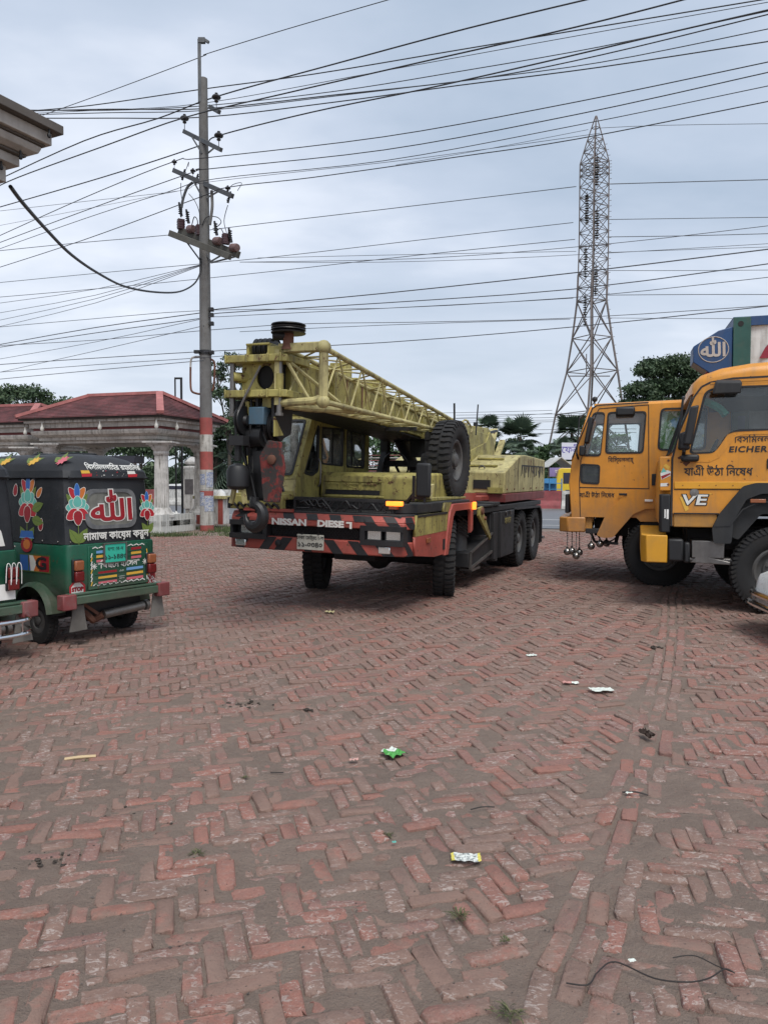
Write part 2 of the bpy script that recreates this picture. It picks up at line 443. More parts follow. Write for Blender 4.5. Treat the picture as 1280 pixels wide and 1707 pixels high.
g = NG('trodden mud')
P = g.n('ShaderNodeNewGeometry').outputs['Position']
base = g.mix(g.ramp(g.noise(.9, 5, .6, P), .35, .68), (.262, .198, .160), (.198, .149, .121))
base = g.mix(g.math('MULTIPLY', g.ramp(g.noise(.33, 4, .6, P, 0.5), .5, .68), .55), base, (.155, .118, .098))
base = g.mix(g.math('MULTIPLY', g.ramp(g.noise(55, 4, .7, P), .5, .72), .5), base, (.25, .20, .17))
base = g.mix(g.ramp(g.noise(160, 2, .6, P), .66, .74), base, (.05, .042, .038))
base = g.mix(g.math('MULTIPLY', g.ramp(g.noise(17, 5, .7, P), .55, .72), .45), base, (.22, .125, .10))
base = g.mix(g.math('MULTIPLY', g.ramp(g.noise(8, 6, .75, P), .48, .66), .35), base, (.165, .124, .102))
g.bump(g.math('ADD', g.noise(90, 5, .75, P), g.math('MULTIPLY', g.noise(22, 5, .7, P), 1.6)), .016, 1.0)
M['mud'] = g.fin(base, g.math('ADD', g.math('MULTIPLY', g.noise(2.2, 3, .6, P), .35), .55), spec=.3)

xs = axis_lines(-60, 70, 0.15, .02, .012); ys = axis_lines(-14, 62, 2.6, .02, .012)
GX, GY = np.meshgrid(xs, ys)
fade = np.clip((16 - np.hypot(GX, GY)) / 9, 0.15, 1)
GZ = hgt(GX, GY) * fade - np.clip((np.hypot(GX, GY) - 4) / 10, 0, 1) * .004
nx, ny = len(xs), len(ys)
vv = np.stack([GX, GY, GZ], -1).reshape(-1, 3)
ii = np.arange(nx * ny).reshape(ny, nx)
ff = np.stack([ii[:-1, :-1], ii[:-1, 1:], ii[1:, 1:], ii[1:, :-1]], -1).reshape(-1, 4)
me = bpy.data.meshes.new('brick_yard')
me.vertices.add(len(vv)); me.vertices.foreach_set('co', vv.ravel())
me.loops.add(ff.size); me.loops.foreach_set('vertex_index', ff.ravel())
me.polygons.add(len(ff)); me.polygons.foreach_set('loop_start', np.arange(0, ff.size, 4)); me.polygons.foreach_set('loop_total', np.full(len(ff), 4))
me.update(); me.polygons.foreach_set('use_smooth', np.ones(len(ff), bool)); me.materials.append(M['mud'])
yard = put('brick_yard', me); tag(yard, 'worn yard of red bricks laid herringbone and filled with brown mud', None, None, 'structure')

# brick material: tone / cover / scuff stored per brick
g = NG('worn red brick')
P = g.n('ShaderNodeNewGeometry').outputs['Position']
A = g.attr('brickdata'); sp = g.n('ShaderNodeSeparateColor'); g.l(A.outputs['Color'], sp.inputs[0])
tone, cover, scuff = sp.outputs[0], sp.outputs[1], sp.outputs[2]
r = g.n('ShaderNodeValToRGB'); g.l(tone, r.inputs[0]); e = r.color_ramp.elements
e[0].position = 0; e[0].color = (.21, .118, .098, 1); e[1].position = 1; e[1].color = (.285, .128, .098, 1)
q = e.new(.5); q.color = (.25, .122, .097, 1); q = e.new(.25); q.color = (.19, .118, .106, 1)
c = g.mix(g.ramp(g.noise(30, 5, .65, P), .35, .7), r.outputs[0], (.235, .125, .102))
c = g.mix(g.math('MULTIPLY', g.ramp(g.noise(120, 3, .7, P), .5, .7), .4), c, (.40, .22, .17))
film = g.math('ADD', g.math('MULTIPLY', g.noise(9, 6, .7, P), 1.3), g.math('MULTIPLY', cover, 1.0))
film = g.ramp(film, .80, 1.34)
mudc = g.mix(g.noise(50, 4, .7, P), (.225, .160, .129), (.17, .122, .099))
c = g.mix(g.math('MULTIPLY', film, .74), c, mudc)
sc1 = g.math('MULTIPLY', g.ramp(g.noise(34, 5, .68, P, 1.2, sc=(.8, 1.4, 1)), .54, .60), g.ramp(scuff, .4, .75))
c = g.mix(g.math('MULTIPLY', sc1, .7), c, (.40, .34, .31))
c = g.mix(g.ramp(g.noise(70, 3, .6, P), .66, .71), c, (.055, .04, .035))
c = g.mix(g.math('MULTIPLY', g.ramp(g.noise(13, 6, .75, P), .5, .66), .35), c, (.13, .085, .07))
g.bump(g.math('ADD', g.noise(45, 5, .7, P), g.math('MULTIPLY', g.noise(140, 3, .6, P), .5)), .008, .9)
M['brick'] = g.fin(c, .78, spec=.3)

BW = .077; JL = .0085
rb = np.random.RandomState(11)
def band_d(x, y):      # signed distance across / along from the border course
    p0 = np.array((.50, 2.0)); d = np.array((1.35, 3.25)); d = d / np.hypot(*d); v = np.array((x, y)) - p0
    al = v @ d; bend = .05 * al * max(0, 1 - al / 9)
    return v @ np.array((d[1], -d[0])) - bend + .08, al
bricks = []
def herring(ang, keep, ox, oy):
    ca, sa = math.cos(ang), math.sin(ang)
    n = 480
    for i in range(-n, n):
        for j in range(-n, n):
            m = (i - j) % 6
            if m == 0: cx, cy, v = i + 1.5, j + .5, 0
            elif m == 5: cx, cy, v = i + .5, j + 1.5, 1
            else: continue
            x = (cx * ca - cy * sa) * BW + ox; y = (cx * sa + cy * ca) * BW + oy
            if y < 1.45 or y > 26 or abs(x) > .53 * y + 1.3: continue
            if not keep(x, y): continue
            bricks.append((x, y, ang + v * math.pi / 2, 3 * BW - JL, BW - JL))
def keepL(x, y):
    if y > 28 - .33 * x - 1.0: return False
    if x < -3 and y > 23.2: return False
    s, al = band_d(x, y); return s < -.16 or al > 11
def keepR(x, y):
    if y > 28 - .33 * x - 1.0: return False
    s, al = band_d(x, y); return s > .16 and al <= 11
herring(R(16), keepL, .03, .02)
herring(R(-12), keepR, .05, .11)
_d = np.array((1.35, 3.25)); _d = _d / np.hypot(*_d); _nrm = np.array((_d[1], -_d[0])); _ang = math.atan2(_d[1], _d[0])
for k in range(3):
    al = -.6 + .08 * k
    while al < 10.8:
        off = (k - 1) * .090 - .08 + .05 * al * max(0, 1 - al / 9)
        pnt = np.array((.50, 2.0)) + _d * al + _nrm * off
        if pnt[1] > 1.45 and rb.rand() > .06:
            bricks.append((pnt[0], pnt[1], _ang - (.05 - .011 * al) + rb.normal() * .04, 3 * BW - JL, BW - .004))
        al += 3 * BW + .004
def in_frame(x, y):
    p = Vector((x, y, 0 - CAMH)); c, s = math.cos(PITCH), math.sin(PITCH)
    d = p.y * c - p.z * s; u = p.y * s + p.z * c
    return d > .3 and abs(p.x / d * FPX) < 640 and abs(u / d * FPX) < 853
order = sorted(range(len(bricks)), key=lambda k: (not in_frame(bricks[k][0], bricks[k][1]), math.hypot(bricks[k][0], bricks[k][1])))
near = set(order[:300])
acc_v, acc_f, acc_c = [], [], []
def brick_geo(L, W, n, rough):
    # rounded irregular outline
    hl, hw = L / 2, W / 2; cr = min(hw * .7, .010 + rb.rand() * .016)
    base = []
    per = {16: 4, 12: 3, 8: 2}[n]
    for cx, cy, a0 in ((hl - cr, hw - cr, 0), (-hl + cr, hw - cr, 90), (-hl + cr, -hw + cr, 180), (hl - cr, -hw + cr, 270)):
        for t in range(per):
            a = R(a0 + 90 * t / (per - 1)); base.append((cx + cr * math.cos(a), cy + cr * math.sin(a)))
    base = np.array(base) * (1 + rb.normal(size=(n, 1)) * rough)
    return base
for bi, (x, y, a, L, W) in enumerate(bricks):
    dist = math.hypot(x, y); lod = 16 if bi in near else (12 if dist < 7 else 8)
    ca, sa = math.cos(a + rb.normal() * .03), math.sin(a + rb.normal() * .0)
    an = a + rb.normal() * .045; ca, sa = math.cos(an), math.sin(an)
    L2 = L * (1 + rb.normal() * .02); W2 = W * (1 + rb.normal() * .03)
    if rb.rand() < .10: L2 *= .55 + .3 * rb.rand()
    xx, yy = x + rb.normal() * .004, y + rb.normal() * .004
    base = brick_geo(L2, W2, lod, .045)
    fd = min(1, max(.15, (16 - dist) / 9))
    z0 = hgt(xx, yy) * fd * .74 + .0044 + rb.normal() * .0036 - (.008 if rb.rand() < .10 else 0) + (.004 if dist > 6 else 0)
    tx, ty = rb.normal() * .018, rb.normal() * .03
    rings = []
    for sc, dz in ((.86, 0.0), (1.0, -.006), (1.02, -.045)):
        pts = base * np.array((1 - (1 - sc) * .45, sc))
        z = z0 + dz + pts[:, 0] * tx + pts[:, 1] * ty + (rb.normal(size=lod) * .0014 if dz > -.04 else 0)
        rings.append(np.stack([pts[:, 0] * ca - pts[:, 1] * sa + xx, pts[:, 0] * sa + pts[:, 1] * ca + yy, z], -1))
    if dist > 9: rings = rings[:1] + rings[2:]
    k = len(rings); n = lod
    V = np.concatenate(rings)
    F = [tuple(range(n))] + [(r * n + j, (r + 1) * n + j, (r + 1) * n + (j + 1) % n, r * n + (j + 1) % n) for r in range(k - 1) for j in range(n)]
    patch = float(vn(xx, yy, .55, 7)); patch2 = float(vn(xx, yy, 1.6, 8))
    cov = min(1, max(0, -.10 + .55 * patch + .25 * patch2 + rb.normal() * .20 + min(.06, max(0, dist - 3.5) * .02)))
    col = (rb.rand(), cov, min(1, .25 + rb.rand() * .75), 1)
    if bi in near:
        me = bpy.data.meshes.new('brick'); me.from_pydata([tuple(p - np.array((xx, yy, 0))) for p in V], [], F)
        at = me.attributes.new('brickdata', 'FLOAT_COLOR', 'POINT'); at.data.foreach_set('color', np.tile(col, len(V)).ravel())
        me.materials.append(M['brick']); me.polygons.foreach_set('use_smooth', [True] * len(F)); me.set_sharp_from_angle(angle=R(50))
        put('brick', me, yard, (xx, yy, 0))
    else:
        b = acc_n if acc_v else 0
        acc_f += [tuple(i + b for i in f) for f in F]; acc_v.append(V); acc_c.append(np.tile(col, (len(V), 1))); acc_n = b + len(V)
me = bpy.data.meshes.new('brick_field'); me.from_pydata(np.concatenate(acc_v).tolist(), [], acc_f)
at = me.attributes.new('brickdata', 'FLOAT_COLOR', 'POINT'); at.data.foreach_set('color', np.concatenate(acc_c).ravel())
me.materials.append(M['brick'])
bf = put('brick_field', me, yard); tag(bf, None, None, None, 'stuff')

# ------------------------------------------------------------------ road, verge, far ground
def sheet(name, pts, mat, z, label, kind='structure', thick=None):
    mb = MB()
    if thick: mb.prism(pts, 'xy', z - thick, z)
    else: mb.add([(p[0], p[1], z) for p in pts], [tuple(range(len(pts)))])
    o = mb.build(name, mat, smooth=0); return tag(o, label, None, None, kind)
g = NG('worn asphalt'); P = g.n('ShaderNodeNewGeometry').outputs['Position']
c = g.mix(g.noise(.5, 5, .6, P), (.10, .105, .115), (.15, .152, .16)); c = g.mix(g.math('MULTIPLY', g.ramp(g.noise(30, 4, .7, P), .5, .7), .3), c, (.2, .19, .18))
M['asphalt'] = g.fin(c, .6)
RD = lambda x, o: (x, 28.6 - .34 * x + o)     # lines running with the road
sheet('road', [RD(-90, 0), RD(90, 0), RD(90, 40), RD(-90, 40)], M['asphalt'], .02, 'grey asphalt highway running past the yard behind a painted median')
M['road_white'] = flat('road marking white', (.62, .62, .60), .7, var=.2, scale=3)
def marking(x0, x1, o, wd):
    mb = MB(); n = 6
    for i in range(n):
        a, b = x0 + (x1 - x0) * i / n, x0 + (x1 - x0) * (i + 1) / n
        mb.add([RD(a, o) + (.026,), RD(b, o) + (.026,), RD(b, o + wd) + (.026,), RD(a, o + wd) + (.026,)], [(0, 1, 2, 3)])
    tag(mb.build('lane_marking', M['road_white'], smooth=0), 'white lane marking painted on the asphalt highway', None, None, 'structure')
marking(-70, 70, 6.6, .22); marking(5.5, 8.6, 2.0, .16); marking(-16, -11, 2.0, .16); marking(-5, -1, 2.0, .16)
g = NG('far field'); P = g.n('ShaderNodeNewGeometry').outputs['Position']
M['field'] = g.fin(g.mix(g.noise(.2, 5, .6, P), (.06, .09, .03), (.12, .10, .06)), .9)
sheet('far_ground', [(-900, 40), (900, 40), (900, 1500), (-900, 1500)], M['field'], -.03, 'flat green land beyond the highway')
sheet('ground', [(-900, -300), (900, -300), (900, 40.2), (-900, 40.2)], M['mud'], -.06, 'bare brown earth round the yard')
# grass verge on the left
M['soil'] = M['mud']
g = NG('verge grass'); A = g.attr('tone')
M['grass'] = g.fin(g.mix(A.outputs['Fac'], (.035, .06, .018), (.10, .13, .04)), .7)
def leafmesh(name, V, F, T, mat, parent=None, loc=(0, 0, 0), label=None):
    V = np.asarray(V, np.float32).reshape(-1, 3); n = len(V); k = F
    me = bpy.data.meshes.new(name); nf = n // k
    me.vertices.add(n); me.vertices.foreach_set('co', V.ravel())
    me.loops.add(n); me.loops.foreach_set('vertex_index', np.arange(n, dtype=np.int32))
    me.polygons.add(nf); me.polygons.foreach_set('loop_start', np.arange(0, n, k, dtype=np.int32)); me.polygons.foreach_set('loop_total', np.full(nf, k, np.int32))
    me.update(); at = me.attributes.new('tone', 'FLOAT', 'POINT'); at.data.foreach_set('value', np.repeat(np.asarray(T, np.float32), k))
    me.materials.append(mat); return put(name, me, parent, loc, (0, 0, 0), label)
rg = np.random.RandomState(5)
def blades(cx, cy, h, wd, lean):
    n = len(cx); a = rg.rand(n) * 6.283; dx, dy = np.cos(a), np.sin(a); b = rg.rand(n) * 6.283
    b0 = np.stack([cx - dx * wd, cy - dy * wd, np.zeros(n)], -1); b1 = np.stack([cx + dx * wd, cy + dy * wd, np.zeros(n)], -1)
    t = np.stack([cx + np.cos(b) * lean * h, cy + np.sin(b) * lean * h, h], -1)
    return np.stack([b0, b1, t], 1)
px_ = []; 
for _ in range(26000):
    x = -14 + 12.2 * rg.rand(); y = 22.7 + 4.6 * rg.rand() ** 1.4
    if vn(x, y, .8, 3) + .35 * rg.rand() > .52 + (.2 if y > 24.3 else 0) + max(0, (23.2 - y)) * .6: px_.append((x, y))
px_ = np.array(px_); hh = (.05 + .13 * rg.rand(len(px_)) ** 2)
tag(leafmesh('verge_grass', blades(px_[:, 0], px_[:, 1], hh, .012, .5), 3, rg.rand(len(px_)), M['grass']), 'thin green grass growing round the tiled plinth and the pole foot', None, None, 'stuff')

# ================================================================== LEFT PAVILION
M['tile_red'] = paint('dull red roof tile', (.15, .046, .048), .7, .5, .6, (.05, .038, .036), streak=.6, scale=.8)
M['ridge'] = paint('pink ridge cap', (.42, .15, .14), .7, .25, .3)
M['stucco'] = paint('grimy pale stucco', (.45, .42, .38), .8, .25, .5, (.14, .125, .11), streak=.9)
M['stucco_w'] = paint('white column paint', (.56, .54, .51), .75, .2, .5, (.16, .145, .12), streak=1.2)
M['maroon'] = paint('maroon band', (.17, .03, .03), .6, .2, .3)
M['grime'] = paint('moss black edge', (.05, .045, .04), .9, .4, .4, (.11, .10, .08))
M['wtile'] = paint('white wall tile', (.55, .55, .52), .3, .15, .4, (.2, .19, .16), streak=.8)
M['bulb'] = flat('white glass bulb', (.55, .53, .48), .3)
def pavilion(name, corner, dl, dr, LL, LR, ztop, zbot, zap, label, full=True):
    """hipped canopy: corner nearest the viewer, dl/dr unit directions of its two visible sides"""
    c = Vector((corner[0], corner[1], 0)); dl = Vector(dl + (0,)).normalized(); dr = Vector(dr + (0,)).normalized()
    t = thing(name, label, 'pavilion', c)
    def rect(o, z, q=None):     # o = outward growth along dl (q along dr)
        q = o if q is None else q
        return [(-dl * o - dr * q) + Vector((0, 0, z)), (dr * (LR + q) - dl * o) + Vector((0, 0, z)), (dl * (LL + o) + dr * (LR + q)) + Vector((0, 0, z)), (dl * (LL + o) - dr * q) + Vector((0, 0, z))]
    H = ztop - zbot
    steps = [('fascia', 'stucco', -.42, zbot, zbot + H * .12), ('fascia', 'stucco', -.34, zbot + H * .121, zbot + H * .25), ('moulding', 'stucco', -.16, zbot + H * .252, zbot + H * .50), ('band', 'maroon', -.22, zbot + H * .502, zbot + H * .60), ('fascia', 'stucco', -.13, zbot + H * .602, zbot + H * .80), ('dentil_course', 'stucco_w', -.02, zbot + H * .802, zbot + H * .90), ('eave_slab', 'grime', .10, zbot + H * .902, ztop)]
    for nm, mt, o, a, b in steps:
        mb = MB()
        if nm == 'moulding': mb.loft([rect(o - .14, a), rect(o - .03, a + (b - a) * .35), rect(o, a + (b - a) * .75), rect(o - .02, b)])
        else: mb.loft([rect(o, a), rect(o, b)])
        mb.build(nm, M[mt], t, smooth=0)
    # ceiling soffit is the bottom step; hipped roof with courses of tiles
    inset = min(LL, LR) / 2
    def roofpt(k, j, lift=0):    # k 0..1 from eave to ridge
        return rect(.16 - k * (inset * .66 + .16), ztop + (zap - ztop) * k + lift, .16 - k * (LR / 2 + .16) * .97)[j]
    N = 14
    mb = MB()
    for i in range(N):
        k0, k1 = i / N, (i + 1) / N
        for s in range(4):
            a, b = roofpt(k0, s, .035), roofpt(k0, (s + 1) % 4, .035); d2, c2 = roofpt(k1, s, .005), roofpt(k1, (s + 1) % 4, .005)
            a0, b0 = roofpt(k0, s, -.02), roofpt(k0, (s + 1) % 4, -.02)
            mb.add([a, b, c2, d2, a0, b0], [(0, 1, 2, 3), (4, 5, 1, 0)])
    mb.build('roof', M['tile_red'], t, smooth=0)
    mb = MB()
    for s in range(4):
        pts = [roofpt(0, s, .06), roofpt(1, s, .06)]
        mb.bar(pts[0], pts[1], .22, .10)
    mb.bar(roofpt(1, 0, .05), roofpt(1, 3, .05), .2, .1); mb.bar(roofpt(1, 1, .052), roofpt(1, 2, .052), .2, .1)
    mb.build('ridge_cap', M['ridge'], t, smooth=0)
    # pendant bulbs under the eave
    bm_ = MB(); bm_.lathe([(.016, .17), (.022, .09), (.055, .01), (.066, -.05), (.042, -.10), (.001, -.12)], n=10)
    bme = bm_.mesh('bulb', M['bulb'])
    for f in (.02, .42, .85): put('bulb', bme, t, tuple(dl * LL * f - dr * .0 + Vector((0, 0, zbot + H * .60)) - (dl + dr) * .03))
    for f in (.25, .75): put('bulb', bme, t, tuple(dr * LR * f - dl * .03 + Vector((0, 0, zbot + H * .62))))
    return t, dl, dr
def column(parent, p, zb, zt, r=.24, name='column'):
    mb = MB(); x, y = p[0], p[1]
    n = 40; prof = []
    for z in (zb + .30, zt - .42):
        prof.append([(x + (r * (1 if z < 2 else .88)) * (1 - (.10 if j % 2 else 0)) * math.cos(2 * math.pi * j / n), y + r * (1 if z < 2 else .88) * (1 - (.10 if j % 2 else 0)) * math.sin(2 * math.pi * j / n), z) for j in range(n)])
    mb.loft(prof)
    mb.build(name, M['stucco_w'], parent, smooth=0)
    mb = MB(); mb.lathe([(r * 1.75, zb), (r * 1.75, zb + .08), (r * 1.45, zb + .13), (r * 1.3, zb + .2), (r * 1.1, zb + .31)], (x, y, 0), n=28)
    mb.build('column_base', M['stucco_w'], parent)
    mb = MB(); mb.lathe([(r * .9, zt - .44), (r * 1.05, zt - .38), (r * 1.0, zt - .3), (r * 1.3, zt - .22), (r * 1.35, zt - .16)], (x, y, 0), n=28)
    for k, o in enumerate((.30, .38, .47)): mb.box((x - o, y - o, zt - .16 + k * .055), (x + o, y + o, zt - .16 + k * .055 + .053))
    mb.build('capital', M['stucco_w'], parent)
pv, dl, dr = pavilion('fuel_pavilion', (-6.98, 24.0), (-.955, .30), (.33, .94), 5.2, 3.6, 3.73, 2.90, 4.58, 'fuel station pavilion with red tiled hip roof and stepped pale cornice on a fluted column')
cl = dr * .7 + dl * .42
for q in (cl, cl + dr * 2.3, cl + dl * 4.3, cl + dl * 4.3 + dr * 2.3): column(pv, q, .5, 2.92)
# tiled plinth: each tile a piece
def plinth(parent, c0, u, v, LU, LV, h):
    mb = MB(); q = [c0, c0 + u * LU, c0 + u * LU + v * LV, c0 + v * LV]
    mb.prism([(p.x, p.y) for p in q], 'xy', 0, h); mb.build('plinth', M['stucco'], parent, smooth=0)
    tm = MB(); tw = .195; tm.box((-tw / 2 + .004, -.012, -.195 + .004), (tw / 2 - .004, .004, .195 - .004)); tme = tm.mesh('plinth_tile', M['wtile'], 0)
    for d, nrm, L in ((u, v, LU), (v, u, LV)):
        a = math.atan2(d.y, d.x)
        for i in range(int(L / tw)):
            for j in range(2):
                p = c0 + d * (tw * (i + .5)) - nrm * .006
                put('plinth_tile', tme, parent, (p.x, p.y, .20 + j * .21), (0, 0, a))
plinth(pv, (dl + dr) * .05 + dr * .1, dr, dl, 1.9, 1.3, .5)
plinth(pv, dr * .15 + dl * 4.1, dl, dr, 1.2, 1.3, .5)
pv2, _, _ = pavilion('fuel_pavilion', (-12.9, 28.0), (-.955, .30), (.33, .94), 6.0, 4.2, 3.82, 2.9, 4.62, 'second red roofed pavilion standing farther left behind the rickshaws')
for q in (.6, 4.8):
    column(pv2, (dl + dr) * .6 + dl * (q - .6), 0, 2.92)
# fuel pump
fp = thing('fuel_pump', 'white and grey fuel dispenser under the pavilion left of the fluted column', 'fuel pump', (-9.6, 25.6, 0), (0, 0, R(-15)))
M['pump'] = paint('pump white', (.60, .60, .58), .5, .1, .3); M['pump_d'] = flat('pump dark', (.03, .03, .045), .3)
for s in (0, 1):
    MB().box((-.38 + s * 1.05, -.25, .45), (.33 + s * 1.05, .25, 2.02)).build('cabinet', M['pump'], fp, bev=.02)
    MB().box((-.20 + s * 1.05, -.262, 1.52), (.16 + s * 1.05, -.24, 1.76)).build('display', M['pump_d'], fp)
MB().box((-.6, -.28, 2.24), (1.7, .28, 2.48)).build('canopy_sign', M['pump_d'], fp, bev=.02)
MB().box((-.5, -.3, 0), (1.6, .3, .45)).build('island', M['stucco'], fp, bev=.02)
MB().bar((-.45, 0, .4), (-.45, 0, 2.3), .08).bar((1.52, 0, .4), (1.52, 0, 2.3), .08).build('post', M['stucco_w'], fp)
# white cloth on the plinth
mb = MB(); n = 12
for i in range(3): mb.add([((-.32 + .64 * j / n), -.1 + .1 * i + .02 * math.sin(j * 2), .02 + (.10 + .07 * math.sin(j * 1.9 + i)) * math.sin(math.pi * j / n) * (1 if i == 1 else .35)) for j in range(n + 1)], [])
k = n + 1
for i in range(2):
    for j in range(n): mb.f.append((i * k + j, i * k + j + 1, (i + 1) * k + j + 1, (i + 1) * k + j)); mb.mi.append(0)
_p = Vector((-6.98, 24.0, .5)) + dr * 1.5 + dl * .45
tag(mb.build('cloth', M['white'], loc=_p, rot=(0, 0, R(70))), 'crumpled white rag lying on the tiled plinth beside the column', 'rag')

# signboard and pedestal behind the pole
sb = thing('roadside_sign', 'pale two-panel notice board with small portrait behind the striped pole', 'notice board', (-7.55, 31.2, 0), (0, 0, R(-10)))
MB().box((-.62, -.08, .55), (.62, .08, 2.15)).build('panel', M['stucco_w'], sb, bev=.01)
MB().box((-.50, -.095, 1.15), (-.14, -.082, 1.75)).build('portrait', flat('faded print', (.10, .09, .09), .6, var=.6, scale=5), sb)
MB().box((-.5, -.05, 0), (-.36, .05, .56)).box((.36, -.05, 0), (.5, .05, .56)).build('leg', M['stucco'], sb)
pd = thing('pedestal', 'red and yellow concrete pedestal with white top behind the striped pole', 'pedestal', (-6.25, 28.2, 0), (0, 0, R(-12)))
MB().box((-.62, -.4, 1.02), (.62, .4, 1.13)).build('top_slab', M['cr_pale'], pd, bev=.01)
MB().box((-.5, -.3, .1), (.5, .3, 1.02)).build('body', M['stucco_w'], pd, bev=.01)
for s in (-1, 1): MB().box((s * .42 - .09, -.33, .1), (s * .42 + .09, -.29, 1.0)).build('pillar', M['cr_red'], pd)
for s in (-1, 1): MB().lathe([(.2, 0), (.16, .12), (.06, .22), (.001, .24)], (s * .3, 0, 1.13), n=10).build('finial', M['white'], pd)
for px, Y, lb in ((692 / 3.37 - 0 + 112, 32.5, 'stacked white stone lantern top left of the striped pole'),):
    t = thing('stone_lantern', lb, 'lantern', at_depth(322, 848, 33))
    t.location.z = 0
    MB().box((-.12, -.12, 0), (.12, .12, 2.2)).build('post', M['stucco'], t)
    MB().lathe([(.5, 2.2), (.5, 2.28), (.2, 2.34), (.34, 2.42), (.34, 2.5), (.1, 2.7), (.001, 2.72)], n=14).build('cap', M['stucco_w'], t)

# ================================================================== MEDIAN BARRIER
M['bar_white'] = paint('stained white barrier', (.50, .49, .46), .8, .2, .6, (.12, .11, .09), streak=.8)
M['bar_red'] = paint('stained red barrier', (.26, .055, .06), .7, .25, .4, (.10, .07, .06), streak=.6)
M['conc'] = paint('concrete', (.24, .235, .22), .85, .25, .5, (.09, .085, .075), streak=.6)
mdn = thing('median_barrier', 'red and white painted concrete median barrier along the highway', 'barrier', (0, 0, 0))
ang = math.atan(-.36); xs_ = -36.0; k = 0
seg = {}
for i in range(30):
    L = 2.35
    for kind, mt in ((0, 'bar_red'), (1, 'bar_white')):
        if i % 2 != kind: continue
        if kind not in seg:
            mb = MB(); mb.loft([[(x, -.38, .02), (x, .38, .02), (x, .34, .22), (x, .16, .50), (x, .12, 1.08), (x, -.12, 1.08), (x, -.16, .50), (x, -.34, .22)] for x in (0, L - .03)])
            seg[kind] = mb.mesh('barrier_block', M[mt], 0)
        x = xs_ + i * L * math.cos(ang)
        put('barrier_block', seg[kind], mdn, (x, 48.9 - .36 * x, .06), (0, 0, ang))
mb = MB(); mb.bar((xs_ - 1, 48.9 - .36 * (xs_ - 1), .03), (xs_ + 66, 48.9 - .36 * (xs_ + 66), .03), 1.2, .12); mb.build('kerb', M['conc'], mdn, smooth=0)
# ================================================================== FOREGROUND CANOPY (top left)
fc = thing('station_canopy', 'tall pale canopy corner with stepped cornice at the upper left edge of the view', 'canopy', (0, 0, 0))
M['beige'] = paint('beige cornice paint', (.40, .37, .34), .7, .15, .25, (.16, .14, .12), streak=.7)
M['beige_d'] = paint('dark beige lip', (.11, .095, .085), .8, .2, .3)
_c = at_depth(107, 218, 9.0)
_u = Vector((-.44, -.9, 0)).normalized()       # along the visible side, toward the viewer
_v = Vector((-.9, .44, 0)).normalized()        # away to the left
def fr(o, z): # o = outward growth of the footprint
    a = Vector((_c.x, _c.y, 0)) - _u * o - _v * o
    return [a + Vector((0, 0, z)), a + _u * (9 + o) + Vector((0, 0, z)), a + _u * (9 + o) + _v * (8 + o) + Vector((0, 0, z)), a + _v * (8 + o) + Vector((0, 0, z))]
zt = _c.z
prof = [('eave', 'beige_d', 0.0, zt - .05, zt + .05), ('fascia', 'beige', -.09, zt - .19, zt - .053), ('band', 'beige_d', -.14, zt - .215, zt - .193), ('moulding', 'beige', -.17, zt - .33, zt - .218), ('band', 'beige_d', -.28, zt - .36, zt - .333), ('fascia', 'beige', -.33, zt - .47, zt - .363), ('base_course', 'beige', -.43, zt - .66, zt - .473)]
for nm, mt, o, a, b in prof:
    mb = MB()
    if nm == 'moulding': mb.loft([fr(o - .09, a), fr(o - .02, a + .035), fr(o, b - .03), fr(o, b)])
    else: mb.loft([fr(o, a), fr(o, b)])
    mb.build(nm, M[mt], fc, smooth=0, bev=.008)
mb = MB()
for o, z in ((-.03, zt - .05), (-.24, zt - .33), (-.38, zt - .47), (-.47, zt - .66)):
    for q in (.35, 1.5, 2.7, 4.0):
        p = fr(o, z)[0] + _u * (q - .2); mb.cyl(p, p - Vector((0, 0, .05)), .012, n=6).sphere(p - Vector((0, 0, .07)), .024, 8, 1.3)
mb.build('lamp_bulbs', M['plastic'], fc)
q_ = fr(0, 0)[0] + _u * .6 + _v * 3.2
MB().box((q_.x - .3, q_.y - .3, 0), (q_.x + .3, q_.y + .3, zt - .67)).build('column', M['beige'], fc, bev=.02)

# ================================================================== POLE
PX, PY = -5.91, 25.7
pole = thing('utility_pole', 'tall concrete power pole with red and white bands and posters at its foot', 'utility pole', (PX, PY, 0))
M['pole'] = paint('grey concrete pole', (.155, .152, .147), .85, .2, .4, (.10, .09, .08), streak=.9)
M['pole_red'] = paint('faded red pole band', (.32, .07, .06), .75, .25, .4, chip=.15)
M['pole_white'] = paint('grubby white pole band', (.48, .46, .42), .8, .2, .5, chip=.15, streak=.9)
def zpx(y): return CAMH + (804.8 - y) * PY / FPX
def rad(z): return .225 - .085 * max(0, z) / 14.8
def pole_seg(nm, y0, y1, mt, grow=0.0):
    a, b = zpx(y0), zpx(y1)
    MB().lathe([(rad(a) + grow, a), (rad((a + b) / 2) + grow, (a + b) / 2), (rad(b) + grow, b)] + ([(.001, b + .03)] if nm == 'shaft' else []), n=24).build(nm, M[mt], pole)
pole_seg('shaft', 900, 145, 'pole')
for y0, y1, mt in ((890, 875, 'pole_red'), (816, 783, 'pole_white'), (783, 753, 'pole_red'), (753, 725, 'pole_white'), (725, 697, 'pole_red')): pole_seg('painted_band', y0, y1, mt, .004)
pole_seg('painted_band', 875, 817, 'pole_white', .003)
pole_seg('painted_band', 829, 818, 'pole_red', .006)
